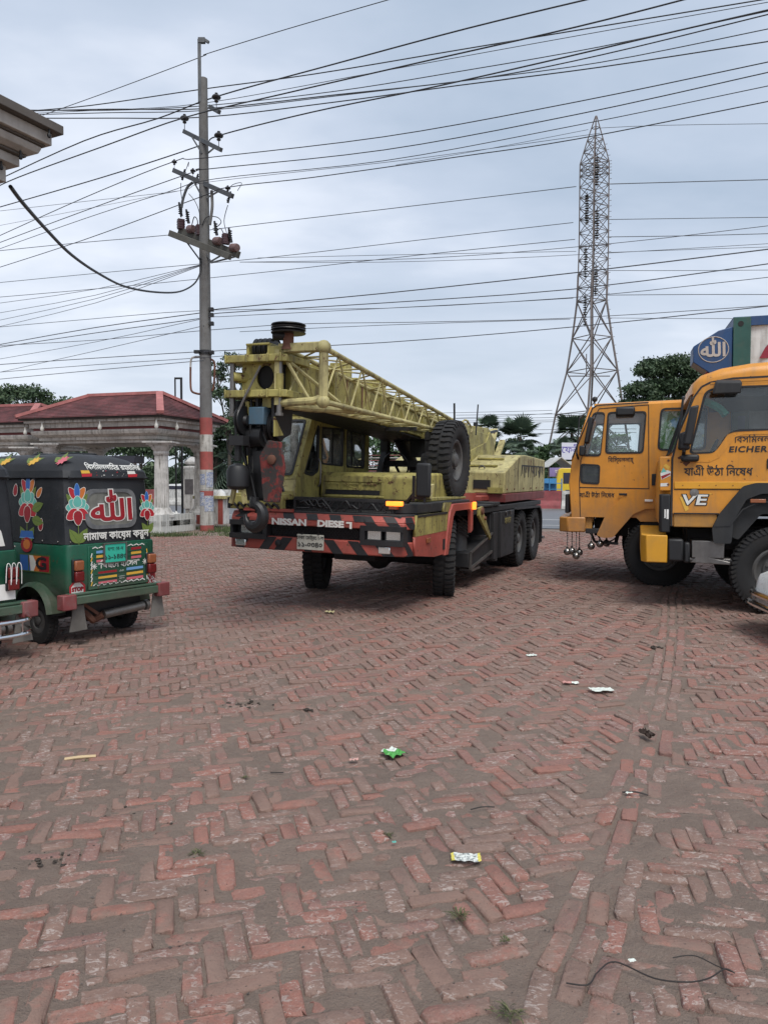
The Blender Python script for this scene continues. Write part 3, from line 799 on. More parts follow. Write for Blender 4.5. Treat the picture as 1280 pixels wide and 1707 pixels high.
# posters pasted round the foot
M['poster'] = None
g = NG('pasted paper posters')
u = g.noise(9, 5, .7, sc=(1, 1, 2.2)); c = g.mix(g.ramp(u, .46, .5), (.50, .50, .49), (.30, .34, .46))
ln = g.noise(30, 2, .5, sc=(1, 1, 3)); c = g.mix(g.math('MULTIPLY', g.ramp(ln, .54, .58), .8), c, (.06, .07, .12)); c = g.mix(g.ramp(g.noise(5, 5, .7), .62, .66), c, (.20, .17, .15))
M['poster'] = g.fin(c, .8)
for y0, y1, a0, a1 in ((852, 826, -95, 0), (843, 820, -150, -100), (812, 787, -80, -5), (808, 790, -150, -90)):
    a, b = zpx(y0), zpx(y1); r_ = rad(a) + .0105
    MB().lathe([(r_, a), (r_, b)], n=10, a0=R(a0), a1=R(a1)).build('poster', M['poster'], pole)
# steel extension on top
zt = zpx(85); z1 = zpx(185)
MB().box((-.14, -.14, z1), (-.11, .02, zt)).box((-.11, -.14, z1), (-.03, -.12, zt)).build('steel_angle', M['galv'], pole)
MB().box((-.12, -.16, zt - .12), (.10, -.04, zt + .04)).bar((.06, -.1, zt), (.22, -.1, zt - .1), .08).build('wire_clamp', M['galv'], pole)
def wp(px, py, dy=0.0):        # local point at pole depth
    p = at_depth(px, py, PY + dy); return Vector((p.x - PX, p.y - PY, p.z))
M['porc'] = flat('dark porcelain', (.02, .018, .018), .2)
M['porc_b'] = flat('brown porcelain', (.09, .035, .028), .25)
ins = MB(); ins.lathe([(.012, -.25), (.012, -.02), (.06, -.02), (.07, .01), (.045, .03), (.05, .06), (.13, .09), (.15, .13), (.12, .18), (.05, .21), (.05, .26), (.001, .27)], n=14)
ins_me = ins.mesh('insulator', M['porc'])
def arm(nm, a, b, wd=.11, ht=.13, dy0=0.0, dy1=0.0):
    mb = MB(); mb.bar(wp(*a, dy0), wp(*b, dy1), wd, ht); return mb.build(nm, M['galv'], pole, bev=.008)
# arms run toward the viewer at the right
arm('crossarm', (307, 219), (369, 250), dy0=.55, dy1=-.75)
arm('crossarm', (350, 178), (366, 187), dy0=-.1, dy1=-.5)
arm('crossarm', (290, 284), (388, 327), .12, .15, dy0=.75, dy1=-.85)
for px, py, dy, s in ((308, 204, .5, 1), (365, 233, -.7, 1), (361, 169, -.45, 1), (291, 274, .7, .62), (322, 289, .3, .62), (380, 318, -.75, .62)):
    o = put('insulator', ins_me, pole, wp(px, py, dy)); o.scale = (s, s, s)
mb = MB()
for a, b in (((320, 228), (337, 256)), ((358, 246), (346, 256)), ((322, 300), (337, 328)), ((366, 318), (345, 330)), ((312, 404), (337, 438)), ((372, 424), (348, 438)), ((337, 412), (352, 436)), ((392, 428), (352, 438))): mb.bar(wp(*a, -.1), wp(*b, -.16), .045, .045)
mb.build('arm_brace', M['galv'], pole, smooth=0)
# equipment platform: two channels in front of / behind the pole
M['wood'] = paint('weathered channel', (.085, .082, .07), .8, .3, .4)
MB().bar(wp(300, 384, .75), wp(398, 425, -.75), .14, .22).build('platform_beam', M['wood'], pole, bev=.01)
MB().bar(wp(284, 389, .35), wp(384, 428, -1.15), .14, .20).build('platform_beam', M['wood'], pole, bev=.01)
M['tr_brown'] = flat('brown bushing', (.055, .022, .025), .4); M['tr_red'] = paint('dull red casing', (.15, .085, .08), .5, .2, .4)
box_ = MB(); box_.box((-.2, -.16, 0), (.2, .16, .45))
for k in range(3): box_.box((-.215, -.175, .08 + k * .12), (.215, .175, .12 + k * .12))
bx_me = box_.mesh('relay_box', M['tr_brown'])
can_me = MB().lathe([(.001, -.28), (.20, -.26), (.23, -.18), (.23, .18), (.20, .26), (.001, .28)], (0, 0, 0), 'x', n=16).mesh('capacitor', M['tr_red'])
cut_ = MB(); cut_.tube([(0, 0, 0), (-.08, 0, .45)], [.05, .035], 10)
for k in range(5): cut_.lathe([(.035, .06 + k * .07), (.075, .08 + k * .07), (.035, .10 + k * .07)], (-.04 - 0 * k, 0, 0), n=10)
cut_me = cut_.mesh('bushing', M['porc'])
for px, py, dy in ((302, 382, .6), (333, 392, .0), (377, 407, -.6)): put('relay_box', bx_me, pole, wp(px, py, dy), (0, 0, R(30))).scale = (.55, .55, .72)
for px, py, dy in ((319, 382, .3), (363, 402, -.35), (391, 413, -.75)): put('capacitor', can_me, pole, wp(px, py, dy), (0, R(10), R(-40))).scale = (.58, .58, .58)
for px, py, dy in ((315, 372, .35), (362, 392, -.3), (386, 404, -.65), (303, 360, .6)): put('bushing', cut_me, pole, wp(px, py, dy))
drop_me = cut_me
for px, py, dy in ((304, 300, .7), (380, 338, -.75), (326, 308, .2)):
    o = put('fuse_cutout', cut_me, pole, wp(px, py, dy)); o.rotation_euler = (0, R(25), 0); o.scale = (.8, .8, .8)
def cable(pts, r, name='jumper_wire', mat='plastic', sub=6):
    P = [Vector(p) for p in pts]; out = []
    for i in range(len(P) - 1):
        p0, p1, p2, p3 = P[max(i - 1, 0)], P[i], P[i + 1], P[min(i + 2, len(P) - 1)]
        for j in range(sub):
            t = j / sub; out.append(.5 * ((2 * p1) + (p2 - p0) * t + (2 * p0 - 5 * p1 + 4 * p2 - p3) * t * t + (3 * p1 - p0 - 3 * p2 + p3) * t ** 3))
    out.append(P[-1]); return out
def jump(pix, r, dy=-.2, mat='plastic'):
    MB().tube(cable([wp(x, y, dy) for x, y in pix], r), r, 6).build('jumper_wire', M[mat], pole)
jump([(322, 304), (313, 312), (306, 330), (303, 346)], .045, .3, 'galv')
jump([(303, 346), (303, 355), (302, 362)], .025, .5); jump([(302, 305), (302, 320), (304, 334)], .012, .6)
jump([(315, 323), (325, 335), (332, 352), (335, 375)], .012); jump([(337, 376), (345, 362), (362, 362), (369, 370), (362, 378), (355, 381)], .014)
jump([(380, 342), (375, 360), (374, 372), (378, 388)], .012, -.75); jump([(320, 376), (324, 362), (329, 366), (330, 378)], .016, .1)
jump([(362, 384), (368, 381), (373, 390), (374, 402)], .016, -.4); jump([(314, 278), (315, 270), (311, 281), (308, 288)], .01, .4); jump([(396, 318), (403, 305), (388, 308), (380, 318)], .01, -.75)
jump([(382, 396), (381, 387), (385, 388), (384, 398)], .014, -.7)
MB().tube(cable([wp(353, 318, -.22), wp(354, 345, -.25), wp(350, 375, -.2)], .05), .05, 8).build('cable_wrap', M['pole'], pole)
for y in (520, 529, 590, 543): MB().box((rad(8) - .02, -.2, zpx(y) - .06), (rad(8) + .13, -.05, zpx(y) + .06)).build('wire_bracket', M['plastic'], pole, bev=.01)
MB().lathe([(rad(5.6) + .02, zpx(593)), (rad(5.6) + .02, zpx(586))], n=20).box((-.33, -.25, zpx(592)), (-.16, -.1, zpx(587))).build('strap', M['plastic'], pole)
# bent conduits beside the pole
def conduit(pix, r, mats):
    P = cable([wp(x, y, -.05) for x, y in pix], r); MB().tube(P, r, 8).build('conduit', M[mats], pole)
conduit([(337, 595), (325, 595), (319, 599), (318, 612)], .035, 'stucco_w'); conduit([(318, 612), (318, 640), (320, 652), (328, 656), (336, 657)], .035, 'rust')
conduit([(346, 598), (354, 600), (358, 608), (357, 640), (354, 652)], .035, 'rust')
# angled stay frame behind
sf = thing('vent_pipe_frame', 'black upright pipe loop rising behind the pavilion roof', 'pipe frame', at_depth(298, 700, 30)); sf.location.z = 0
zz = at_depth(298, 632, 30).z; zb = at_depth(298, 670, 30).z
MB().bar((-.12, 0, 0), (-.12, 0, zz), .05).bar((.12, 0, 0), (.12, 0, zz + .0), .075).bar((-.14, 0, zz + .03), (.16, 0, zz + .03), .07).build('pipe', M['plastic'], sf, smooth=0)

# ================================================================== TRANSMISSION TOWER
TY = 85.0
def tp(px, py, Y=TY): return at_depth(px, py, Y)
tw = thing('transmission_tower', 'tall lattice steel transmission tower on the right beyond the road', 'pylon', (tp(985, 800).x, TY, 0))
M['lattice'] = paint('weathered lattice steel', (.145, .125, .12), .6, .3, .4, (.12, .065, .05), scale=.3)
T0 = Vector((tp(985, 800).x, TY, 0))
def zt_(y): return CAMH + (804.8 - y) * TY / FPX
# square section: levels (pixel y, centre offset x, half width, rotation)
rotT = R(28)
lev = [(800, -.5, 3.5), (745, -.38, 3.0), (690, -.3, 2.55), (620, -.05, 1.9), (565, -.08, 1.48), (505, -.15, 1.10), (460, -.05, 1.10), (415, 0, 1.09), (370, 0, 1.08), (335, 0, 1.08), (300, 0, 1.08), (280, 0, 1.07), (243, .05, .58), (205, .13, .04)]
def corners(l):
    y, cx, h = l; z = zt_(y); c, s = math.cos(rotT), math.sin(rotT)
    return [Vector((cx + (a * c - b * s) * h, (a * s + b * c) * h, z)) for a, b in ((-1, -1), (1, -1), (1, 1), (-1, 1))]
C4 = [corners(l) for l in lev]
for k in range(4):
    mb = MB()
    for i in range(len(lev) - 1): mb.bar(C4[i][k], C4[i + 1][k], .18 if i < 6 else .11)
    mb.build('leg', M['lattice'], tw, smooth=0)
for k in range(4):
    mb = MB(); k2 = (k + 1) % 4
    for i in range(len(lev) - 1):
        a0, b0, a1, b1 = C4[i][k], C4[i][k2], C4[i + 1][k], C4[i + 1][k2]
        t = .085 if i < 5 else .055
        if i < len(lev) - 2:
            n = 1 if i in (0, 1, 2) else (1 if i in (3, 4) else 2)
            for j in range(n):
                f0, f1 = j / n, (j + 1) / n
                p0, q0, p1, q1 = a0.lerp(a1, f0), b0.lerp(b1, f0), a0.lerp(a1, f1), b0.lerp(b1, f1)
                mb.bar(p0, q1, t); mb.bar(q0, p1, t); mb.bar(p1, q1, t)
        else: MB().bar(a0.lerp(a1, .5), b0.lerp(b1, .5), t).build('cross_strut', M['lattice'], tw, smooth=0)
    mb.build('bracing', M['lattice'], tw, smooth=0)
mb = MB()
for i in range(5, 12):
    mb.bar(C4[i][0], C4[i][2], .06); mb.bar(C4[i][1], C4[i][3], .06)
# step bolts
for i in range(len(lev) - 2):
    for j in range(4): p = C4[i][1].lerp(C4[i + 1][1], j / 4); mb.bar(p, p + Vector((.28, -.1, 0)), .04)
mb.build('inner_bracing', M['lattice'], tw, smooth=0)
# tubular struts hanging mid panel
MB().bar(tp(977, 590) - T0, tp(977, 628) - T0, .09).bar(tp(946, 627) - T0, tp(1016, 627) - T0, .1).build('cross_strut', M['lattice'], tw, smooth=0)
st = MB()
for k in range(12): st.lathe([(.05, -.26 * k), (.24, -.26 * k - .06), (.22, -.26 * k - .11), (.05, -.26 * k - .16)], n=8)
st.cyl((0, 0, .4), (0, 0, -3.2), .04, n=6)
st_me = st.mesh('insulator_string', M['porc'])
for px, y in ((994, 263), (977, 327), (994, 352), (975, 416), (992, 445), (974, 496)):
    put('insulator_string', st_me, tw, tp(px, y) - T0 + Vector((0, -.2, 0)))

# ================================================================== WIRES
M['wire'] = flat('black cable', (.022, .024, .028), .5)
M['wire_al'] = flat('weathered conductor', (.06, .065, .075), .5)
def wire(pix, z, wpx, label, group, Yfix=None, mat='wire', sub=5):
    """pix: points of the run; each is put where the ray meets the cable's own height (z0..z1 interpolated)"""
    P = []
    n = len(pix)
    for i, p in enumerate(pix):
        if Yfix: Y = Yfix[0] + (Yfix[1] - Yfix[0]) * ((p[0] - pix[0][0]) / (pix[-1][0] - pix[0][0]))
        else: Y = (z - CAMH) * FPX / (804.8 - p[1])
        P.append(at_depth(p[0], p[1], Y))
    # runs that leave the picture go on beyond it
    lo, hi = P[0].copy(), P[-1].copy()
    if pix[0][0] < 60 or pix[0][1] < 0: lo = P[0] + (P[0] - P[1]).normalized() * 14
    if pix[-1][0] > 1275 or pix[-1][1] < 2: hi = P[-1] + (P[-1] - P[-2]).normalized() * 14
    C = cable(P, 0, sub=sub); ys_ = [q.y for q in P]
    if lo != P[0]: C = [lo] + C
    if hi != P[-1]: C = C + [hi]
    rr = max(.006, wpx * .5 * sum(ys_) / len(ys_) / FPX)
    mb = MB(); mb.tube(C, rr, 5, False)
    tag(mb.build('power_cable', M[mat], smooth=60), label, 'cable', group)
ORD_ = ['topmost', 'second', 'third', 'fourth', 'fifth', 'sixth', 'seventh', 'eighth', 'ninth', 'tenth', 'eleventh', 'twelfth', 'thirteenth', 'fourteenth', 'fifteenth', 'sixteenth', 'seventeenth', 'eighteenth', 'nineteenth', 'twentieth'] + ['twenty-%s' % q for q in ('first', 'second', 'third', 'fourth', 'fifth', 'sixth', 'seventh', 'eighth', 'ninth')]
def zp(y, Y=25.5): return CAMH + (804.8 - y) * Y / FPX
G1 = 'power cables crossing the sky'
# earth wire at the pole tip, then the three conductors on the upper insulators
wire([(72, 192), (200, 146), (335, 95), (347, 89), (480, 48), (660, -4)], zp(92), 1.3, 'topmost thin wire clamped to the steel tip of the pole', G1)
wire([(-20, 308), (140, 235), (262, 198), (361, 161), (560, 106), (780, 47), (1000, -6)], zp(161), 2.2, 'thick conductor on the highest insulator right of the pole', G1)
wire([(-20, 320), (30, 296), (170, 245), (308, 196), (470, 157), (700, 104), (960, 45), (1160, -6)], zp(196), 2.2, 'thick conductor on the insulator left of the pole top', G1)
wire([(-20, 351), (170, 296), (330, 244), (365, 226), (520, 187), (700, 150), (900, 105), (1100, 58), (1300, 12)], zp(226), 2.2, 'thick conductor on the insulator of the second crossarm at the right', G1)
# bundle converging at the far left
L2 = 'one of the cables bunched together behind the canopy corner and fanning right'
wire([(20, 187), (150, 176), (335, 149), (520, 124), (760, 84), (1000, 44), (1285, -3)], 15.2, 1.9, 'topmost cable from the top in the bunch fanning right from behind the canopy corner', G1)
wire([(20, 183), (180, 184), (345, 176), (560, 152), (760, 120), (1000, 78), (1300, 14)], 15.1, 1.5, 'fourth cable from the top in the bunch fanning right from behind the canopy corner', G1)
wire([(20, 186), (180, 182), (345, 181), (560, 158), (800, 131), (1000, 92), (1300, 19)], 15.0, 1.9, 'third cable from the top in the bunch fanning right from behind the canopy corner', G1)
wire([(20, 192), (180, 188), (345, 184), (560, 160), (760, 136), (1000, 104), (1300, 44)], 14.9, 1.5, 'fifth cable from the top in the bunch fanning right from behind the canopy corner', G1)
wire([(20, 197), (180, 197), (345, 195), (560, 170), (760, 143), (1000, 112), (1300, 66)], 14.8, 1.9, 'lowest cable from the top in the bunch fanning right from behind the canopy corner', G1)
wire([(30, 190), (160, 184), (340, 172), (640, 118), (960, 60), (1300, 0)], 15.4, 1.1, 'second cable from the top in the bunch fanning right from behind the canopy corner', G1)
# lower crossarm conductors
for pix, wd, lb in (([(-20, 402), (140, 330), (291, 269), (335, 264), (640, 228), (960, 170), (1300, 99)], 1.5, 'conductor on the far left insulator of the lower crossarm'),
                    ([(-20, 412), (140, 352), (322, 287), (345, 282), (640, 250), (960, 191), (1300, 116)], 1.5, 'conductor on the second insulator of the lower crossarm'),
                    ([(-20, 422), (140, 365), (280, 320), (360, 298), (640, 268), (960, 209), (1300, 139)], 1.2, 'thin conductor passing just below the lower crossarm'),
                    ([(-20, 452), (140, 400), (330, 330), (382, 312), (520, 296), (760, 262), (960, 232), (1300, 165)], 1.5, 'conductor on the right insulator of the lower crossarm')):
    wire(pix, zp(pix[2][1]), wd, lb, G1)
wire([(-20, 354), (140, 336), (300, 318), (352, 303), (640, 271), (800, 250), (1000, 222)], zp(316), .8, 'hair-thin wire behind the lower crossarm', G1)
# tower conductors
G2 = 'transmission line conductors on the lattice tower'
L3 = 'distant conductor strung from the lattice tower across the sky'
TWY = {True: [214, 307, 366, 395, 421, 451, 492, 530], False: [216, 311, 371, 399, 419, 497, 532]}
for qi, (pix, wd) in enumerate((([(660, 275), (820, 247), (980, 216)], .8), ([(990, 214), (1100, 209), (1300, 206)], .9),
                ([(-20, 420), (130, 405), (280, 392), (400, 377), (640, 349), (960, 311)], 1.2), ([(1010, 307), (1150, 303), (1300, 299)], 1.5),
                ([(-20, 473), (200, 452), (440, 430), (700, 400), (955, 371)], 1.1), ([(1010, 366), (1150, 364), (1300, 362)], 1.2),
                ([(-20, 497), (200, 478), (430, 455), (700, 425), (958, 399)], 1.1), ([(1010, 395), (1150, 393), (1300, 389)], 1.3),
                ([(430, 430), (700, 424), (960, 419)], .9), ([(1010, 421), (1150, 416), (1300, 411)], .9), ([(1010, 451), (1150, 451), (1300, 450)], 1.0),
                ([(-20, 547), (150, 532), (350, 517), (640, 514), (955, 497)], 1.0), ([(1010, 492), (1150, 491), (1300, 491)], 1.2),
                ([(400, 553), (640, 542), (950, 532)], 1.0), ([(1010, 530), (1150, 531), (1300, 531)], .9))):
    z = CAMH + (804.8 - sum(p[1] for p in pix[-1:]) ) * TY / FPX
    if pix[0][0] > 980: z = CAMH + (804.8 - pix[0][1]) * TY / FPX
    wire(pix, z, wd, ORD_[sum(1 for q in TWY[pix[0][0] > 980] if q < pix[0 if pix[0][0] > 980 else -1][1])] + ' conductor leading ' + ('right from' if pix[0][0] > 980 else 'left to') + ' the lattice tower', G2, mat='wire_al', sub=3)
# low cables at the pole shaft
G3 = 'low cables tied to the middle of the pole'
L4 = 'low service cable tied to the middle of the concrete pole'
LWY = [515, 522, 528, 545, 586, 596, 601, 543, 441, 441, 441, 443, 437, 437, 318]
for qi, (pix, wd, y0) in enumerate((([(-20, 578), (160, 546), (340, 521), (366, 515), (640, 489), (955, 455), (1300, 413)], 1.7, 515),
                    ([(-20, 582), (160, 555), (340, 530), (366, 522), (640, 505), (955, 482), (1300, 437)], 1.5, 522),
                    ([(-20, 602), (160, 570), (340, 531), (366, 528), (640, 514), (955, 496), (1300, 460)], 1.0, 528),
                    ([(-20, 577), (160, 567), (340, 551), (500, 540), (700, 537), (955, 530), (1300, 508)], 1.1, 545),
                    ([(-20, 609), (160, 597), (340, 586), (640, 571), (955, 545), (1300, 508)], 1.4, 586),
                    ([(-20, 622), (160, 608), (340, 596), (480, 584)], 1.0, 596), ([(-20, 634), (160, 617), (340, 601)], 1.1, 601),
                    ([(-20, 625), (160, 585), (340, 543)], .9, 543),
                    ([(-20, 508), (160, 482), (335, 441)], .9, 441), ([(-20, 525), (160, 492), (335, 441)], .9, 441), ([(-20, 538), (160, 498), (335, 442)], .9, 441), ([(-20, 549), (160, 505), (335, 443)], .9, 441),
                    ([(400, 437), (640, 437), (900, 428), (1300, 405)], .9, 437), ([(400, 437), (700, 431), (1000, 408), (1300, 374)], 1.1, 437),
                    ([(-20, 378), (0, 376), (300, 318)], .6, 318))):
    wire(pix, zp(y0), wd, (ORD_[sorted(range(15), key=lambda q: (LWY[q], q)).index(qi)] + ' from the top of the low cables tied to the pole shaft'), G3, mat='wire_al', sub=3)
L5 = 'thin far cable low over the trees'
for qi, y in enumerate((690, 696, 700, 703, 716, 722)): wire([(760, y + 2), (860, y + 1), (990, y - 1), (1060, y - 1)], 0, .8, ORD_[qi] + ' from the top of the thin far cables low over the trees', 'far cables behind the crane', Yfix=(110, 100), mat='wire_al', sub=2)
for (a, b) in ((688, 684), (697, 689)): wire([(500, a + 3), (760, a), (920, b)], 0, .7, ('upper' if a < 690 else 'lower') + ' far cable passing just over the crane boom', 'far cables behind the crane', Yfix=(120, 105), mat='wire_al', sub=2)
# the thick service drop from the canopy
pts = [(18, 311), (40, 340), (80, 385), (120, 425), (165, 456), (210, 478), (260, 487), (300, 486), (325, 472), (335, 450), (334, 430)]
Ys = [9.4, 10, 11.5, 13.2, 15.4, 17.8, 20.5, 23, 25, 25.5, 25.5]
tag(MB().tube(cable([at_depth(p[0], p[1], Y) for p, Y in zip(pts, Ys)], 0), .025, 8).build('service_cable', M['plastic']), 'thick sagging cable looping from the canopy corner to the pole', 'cable')
# ================================================================== WHEELS
def tyre_parts(Rr, W, lug=44, rimr=.29, deep=.05, style='lug'):
    """axis along y, outer face at +W/2; returns tyre mesh, rim mesh"""
    h = W / 2; mb = MB()
    prof = [(rimr, -h * .62), (rimr + .03, -h * .85), (Rr * .80, -h), (Rr * .93, -h * .97), (Rr * .985, -h * .86), (Rr * .985, 0), (Rr * .985, h * .86), (Rr * .93, h * .97), (Rr * .80, h), (Rr * .70, h * .985), (rimr + .03, h * .85), (rimr, h * .62)]
    mb.m = 0; mb.lathe(prof, axis='y', n=48)
    mb.m = 1
    for k in range(lug):
        a = 2 * math.pi * k / lug
        for s in (-1, 1):
            a2 = a + (math.pi / lug if s > 0 else 0)
            Rm = Matrix.Rotation(-a2, 3, 'Y')
            if style == 'lug':
                sk = .30
                for (y0, y1, d0) in ((.10, .55, 0), (.52, 1.0, .5)):
                    wd = 2 * math.pi * Rr / lug * .56
                    vs = []
                    for yy, dx in ((y0, d0 * sk * .0), (y1, sk * .02 / .3)):
                        for dz in (-.012, .016):
                            for sx in (-1, 1): vs.append(Rm @ Vector(((sx * wd / 2 + dx * (.3 if y0 < .3 else -.3)), s * yy * h * .97, 0)) + Rm @ Vector((0, 0, Rr + dz - (.012 if yy > .9 else 0))))
                    mb.add(vs, [(0, 1, 3, 2), (4, 6, 7, 5), (0, 2, 6, 4), (1, 5, 7, 3), (2, 3, 7, 6), (0, 4, 5, 1)])
                # shoulder bar on the side wall
                wd = 2 * math.pi * Rr / lug * .5
                vs = []
                for rr_, yy, dx in ((Rr * .995, .9, 0), (Rr * .90, 1.0, -.022)):
                    for dz in (-.02, .010):
                        for sx in (-1, 1): vs.append(Rm @ Vector((sx * wd / 2 + dx, s * (yy * h + dz), rr_)))
                mb.add(vs, [(0, 1, 3, 2), (4, 6, 7, 5), (0, 2, 6, 4), (1, 5, 7, 3), (2, 3, 7, 6), (0, 4, 5, 1)])
            else:
                wd = 2 * math.pi * Rr / lug * .6
                mb.cbox(Rm @ Vector((0, s * h * .5, Rr * .99)), (wd, h * .75, .012), Rm)
    ty = mb.mesh('tyre', [M['rubber'], M['tread']])
    rm = MB(); rm.lathe([(rimr + .005, h * .60), (rimr - .02, h * .70), (rimr - .045, h * .62), (rimr - .055, h * .2), (rimr * .62, h * .05), (rimr * .55, h * .22), (rimr * .34, h * .26), (rimr * .32, h * .62), (rimr * .25, h * .70), (.001, h * .70)], axis='y', n=32)
    rm.lathe([(rimr - .03, -h * .6), (rimr - .05, -h * .1), (.001, -h * .1)], axis='y', n=32)
    for k in range(10):
        a = 2 * math.pi * k / 10; c = (rimr * .46 * math.cos(a), h * .24, rimr * .46 * math.sin(a))
        rm.cyl(c, (c[0], h * .42, c[2]), .018, n=6)
    rme = rm.mesh('rim', M['rim'])
    return ty, rme
TY_BIG = tyre_parts(.535, .29, 40)
TY_TRK = tyre_parts(.525, .27, 56)
def wheel(parent, pair, x, y, z=None, side=1, rot=0.0, Rr=.53):
    ty, rm = pair
    o = put('wheel', ty, parent, (x, y, Rr if z is None else z), (0, R(random.random() * 30), rot if side > 0 else math.pi + rot))
    put('rim', rm, o)
    return o

# ================================================================== MOBILE CRANE  (x forward, y to the crane's left, z up)
cr = thing('mobile_crane', 'old yellow and red truck crane with lattice jib stowed beside its boom and striped bumper', 'mobile crane', (-.08, 11.29, 0.0), (R(-1.3), R(.25), R(-112.0)))
Y_, PA, RE, BK, ST, DK = M['cr_yel'], M['cr_pale'], M['cr_red'], M['cr_black'], M['steel'], M['dark']
WZ = .535
for x, y, s, rt in ((0, 1.0, 1, R(17)), (0, -1.0, -1, R(17)), (-4.24, 1.06, 1, 0), (-5.57, 1.06, 1, 0), (-4.24, .74, 1, 0), (-5.57, .74, 1, 0), (-4.24, -1.06, -1, 0), (-5.57, -1.06, -1, 0)):
    wheel(cr, TY_BIG, x, y, WZ + (.03 if y > 0 else -.015) - (.02 if x < -3 else 0), s, rt)
# chassis
mb = MB(); mb.box((-6.3, -.5, .72), (1.7, -.36, 1.12)).box((-6.3, .36, .72), (1.7, .5, 1.12))
for x in (-6.2, -5, -3.6, -2, -.6, .9, 1.6): mb.box((x, -.36, .8), (x + .12, .36, 1.1))
for x in (0, -4.24, -5.57): mb.cyl((x, -.95, WZ), (x, .95, WZ), .085, n=10).sphere((x, 0, WZ), .2, 12)
mb.box((-1.4, -.3, .55), (.9, .3, .75)).box((-3.4, -1.15, .4), (-1.0, -.52, 1.2))
mb.build('chassis', BK, cr, bev=.01)
# bumper: plan outline with swept corners
def plan(x0, dx=0.0, w=0.0): return [(x0 + dx, -.62), (x0 + dx, .62), (x0 + dx - .015, .90), (x0 + dx - .06, 1.15 + w), (x0 + dx - .25, 1.225 + w), (1.25, 1.225 + w), (1.25, -1.225 - w), (1.5, -1.31 - w), (x0 + dx - .30, -1.31 - w), (x0 + dx - .08, -1.20 - w), (x0 + dx - .015, -.90)]
bp = MB(); bp.prism(plan(2.14), 'xy', .77, .935); bumper = bp.build('bumper', RE, cr, bev=.015)
bt = MB(); bt.prism(plan(2.14), 'xy', 1.085, 1.16); bt.loft([[(p[0], p[1], 1.161) for p in plan(2.14)], [(p[0], p[1], 1.235) for p in plan(2.085)]]); tb = bt.build('upper_bumper', RE, cr, bev=.01)
MB().prism(plan(2.02), 'xy', .93, 1.09).build('bumper_core', M['cr_black'], cr)
def on_plan(s, x0=2.14):    # point and tangent along the front outline; s measured from the middle toward +y
    P = [(x0, 0), (x0, .62), (x0 - .015, .90), (x0 - .06, 1.15), (x0 - .25, 1.225)] if s >= 0 else [(x0, 0), (x0, .62), (x0 - .015, .90), (x0 - .08, 1.20), (x0 - .30, 1.31)]
    a = abs(s); acc = 0
    for i in range(len(P) - 1):
        l = math.hypot(P[i + 1][0] - P[i][0], P[i + 1][1] - P[i][1])
        if a <= acc + l or i == len(P) - 2:
            t = (a - acc) / l; q = Vector((P[i][0] + (P[i + 1][0] - P[i][0]) * t, P[i][1] + (P[i + 1][1] - P[i][1]) * t)); d = Vector((P[i + 1][0] - P[i][0], P[i + 1][1] - P[i][1])) / l
            break
        acc += l
    n = Vector((d.y, -d.x))
    if s < 0: q.y = -q.y; n.y = -n.y
    return q, n
def stripe(parent, s0, s1, z0, z1, lean, x0=2.14, off=.0035, xt=None):
    mb = MB(); n = 4; pa = []
    for zi in range(2):
        z = (z0, z1)[zi]; row = []
        for j in range(n + 1):
            s = s0 + (s1 - s0) * j / n + lean * (zi - .5)
            q, nm = on_plan(s, x0 if (zi == 0 or xt is None) else xt); row.append((q.x + nm.x * off, q.y + nm.y * off, z))
        pa.append(row)
    b = len(mb.v)
    for r in pa: mb.v += r
    for j in range(n): mb.f.append((j, j + 1, n + 1 + j + 1, n + 1 + j)); mb.mi.append(0)
    mb.build('hazard_stripe', M['stripe'], parent, smooth=0)
# (image left = crane right = -y)
for c in (-1.22, -1.0, -.62, -.40): stripe(bumper, c - .07, c + .07, .772, .933, .12)
for c in (.28, .60, .92, 1.22): stripe(bumper, c - .07, c + .07, .772, .933, -.13)
for c in (-.10,): stripe(bumper, c - .05, c + .05, .775, .93, -.1)
for c in (-1.02, -.34, -.02, .29, .60): stripe(tb, c - .075, c + .075, 1.163, 1.233, -.05 if c > -.9 else .1, 2.14, .004, 2.085)
for c in (-1.0,): stripe(tb, c - .075, c + .075, 1.088, 1.158, .08)
for c in (.78, 1.06, 1.3): stripe(tb, c - .07, c + .07, 1.088, 1.158, -.08); stripe(tb, c - .075 - .07, c + .065 - .07, 1.163, 1.233, -.07, 2.14, .004, 2.085)
# maker lettering, last letter hanging upside down
text('NISSAN', .102, M['ltr_white'], (2.148, -.32, 1.122), (0, 1, 0), (0, 0, 1), tb, bold=.006, sx=1.4, thick=.006)
text('DIESE', .102, M['ltr_white'], (2.148, .24, 1.122), (0, 1, 0), (0, 0, 1), tb, bold=.006, sx=1.4, thick=.006)
text('L', .102, M['ltr_white'], (2.148, .49, 1.122), (0, -1, 0), (0, 0, -1), tb, bold=.006, sx=1.4, thick=.006)
# grille mesh between the bumper bands
gm = MB()
for k in range(30):
    y = -.62 + k * .042
    gm.bar((2.045, y, .94), (2.045, y + .12, 1.08), .008); gm.bar((2.045, y + .12, .94), (2.045, y, 1.08), .008)
gm.build('grille_mesh', BK, cr, smooth=0)
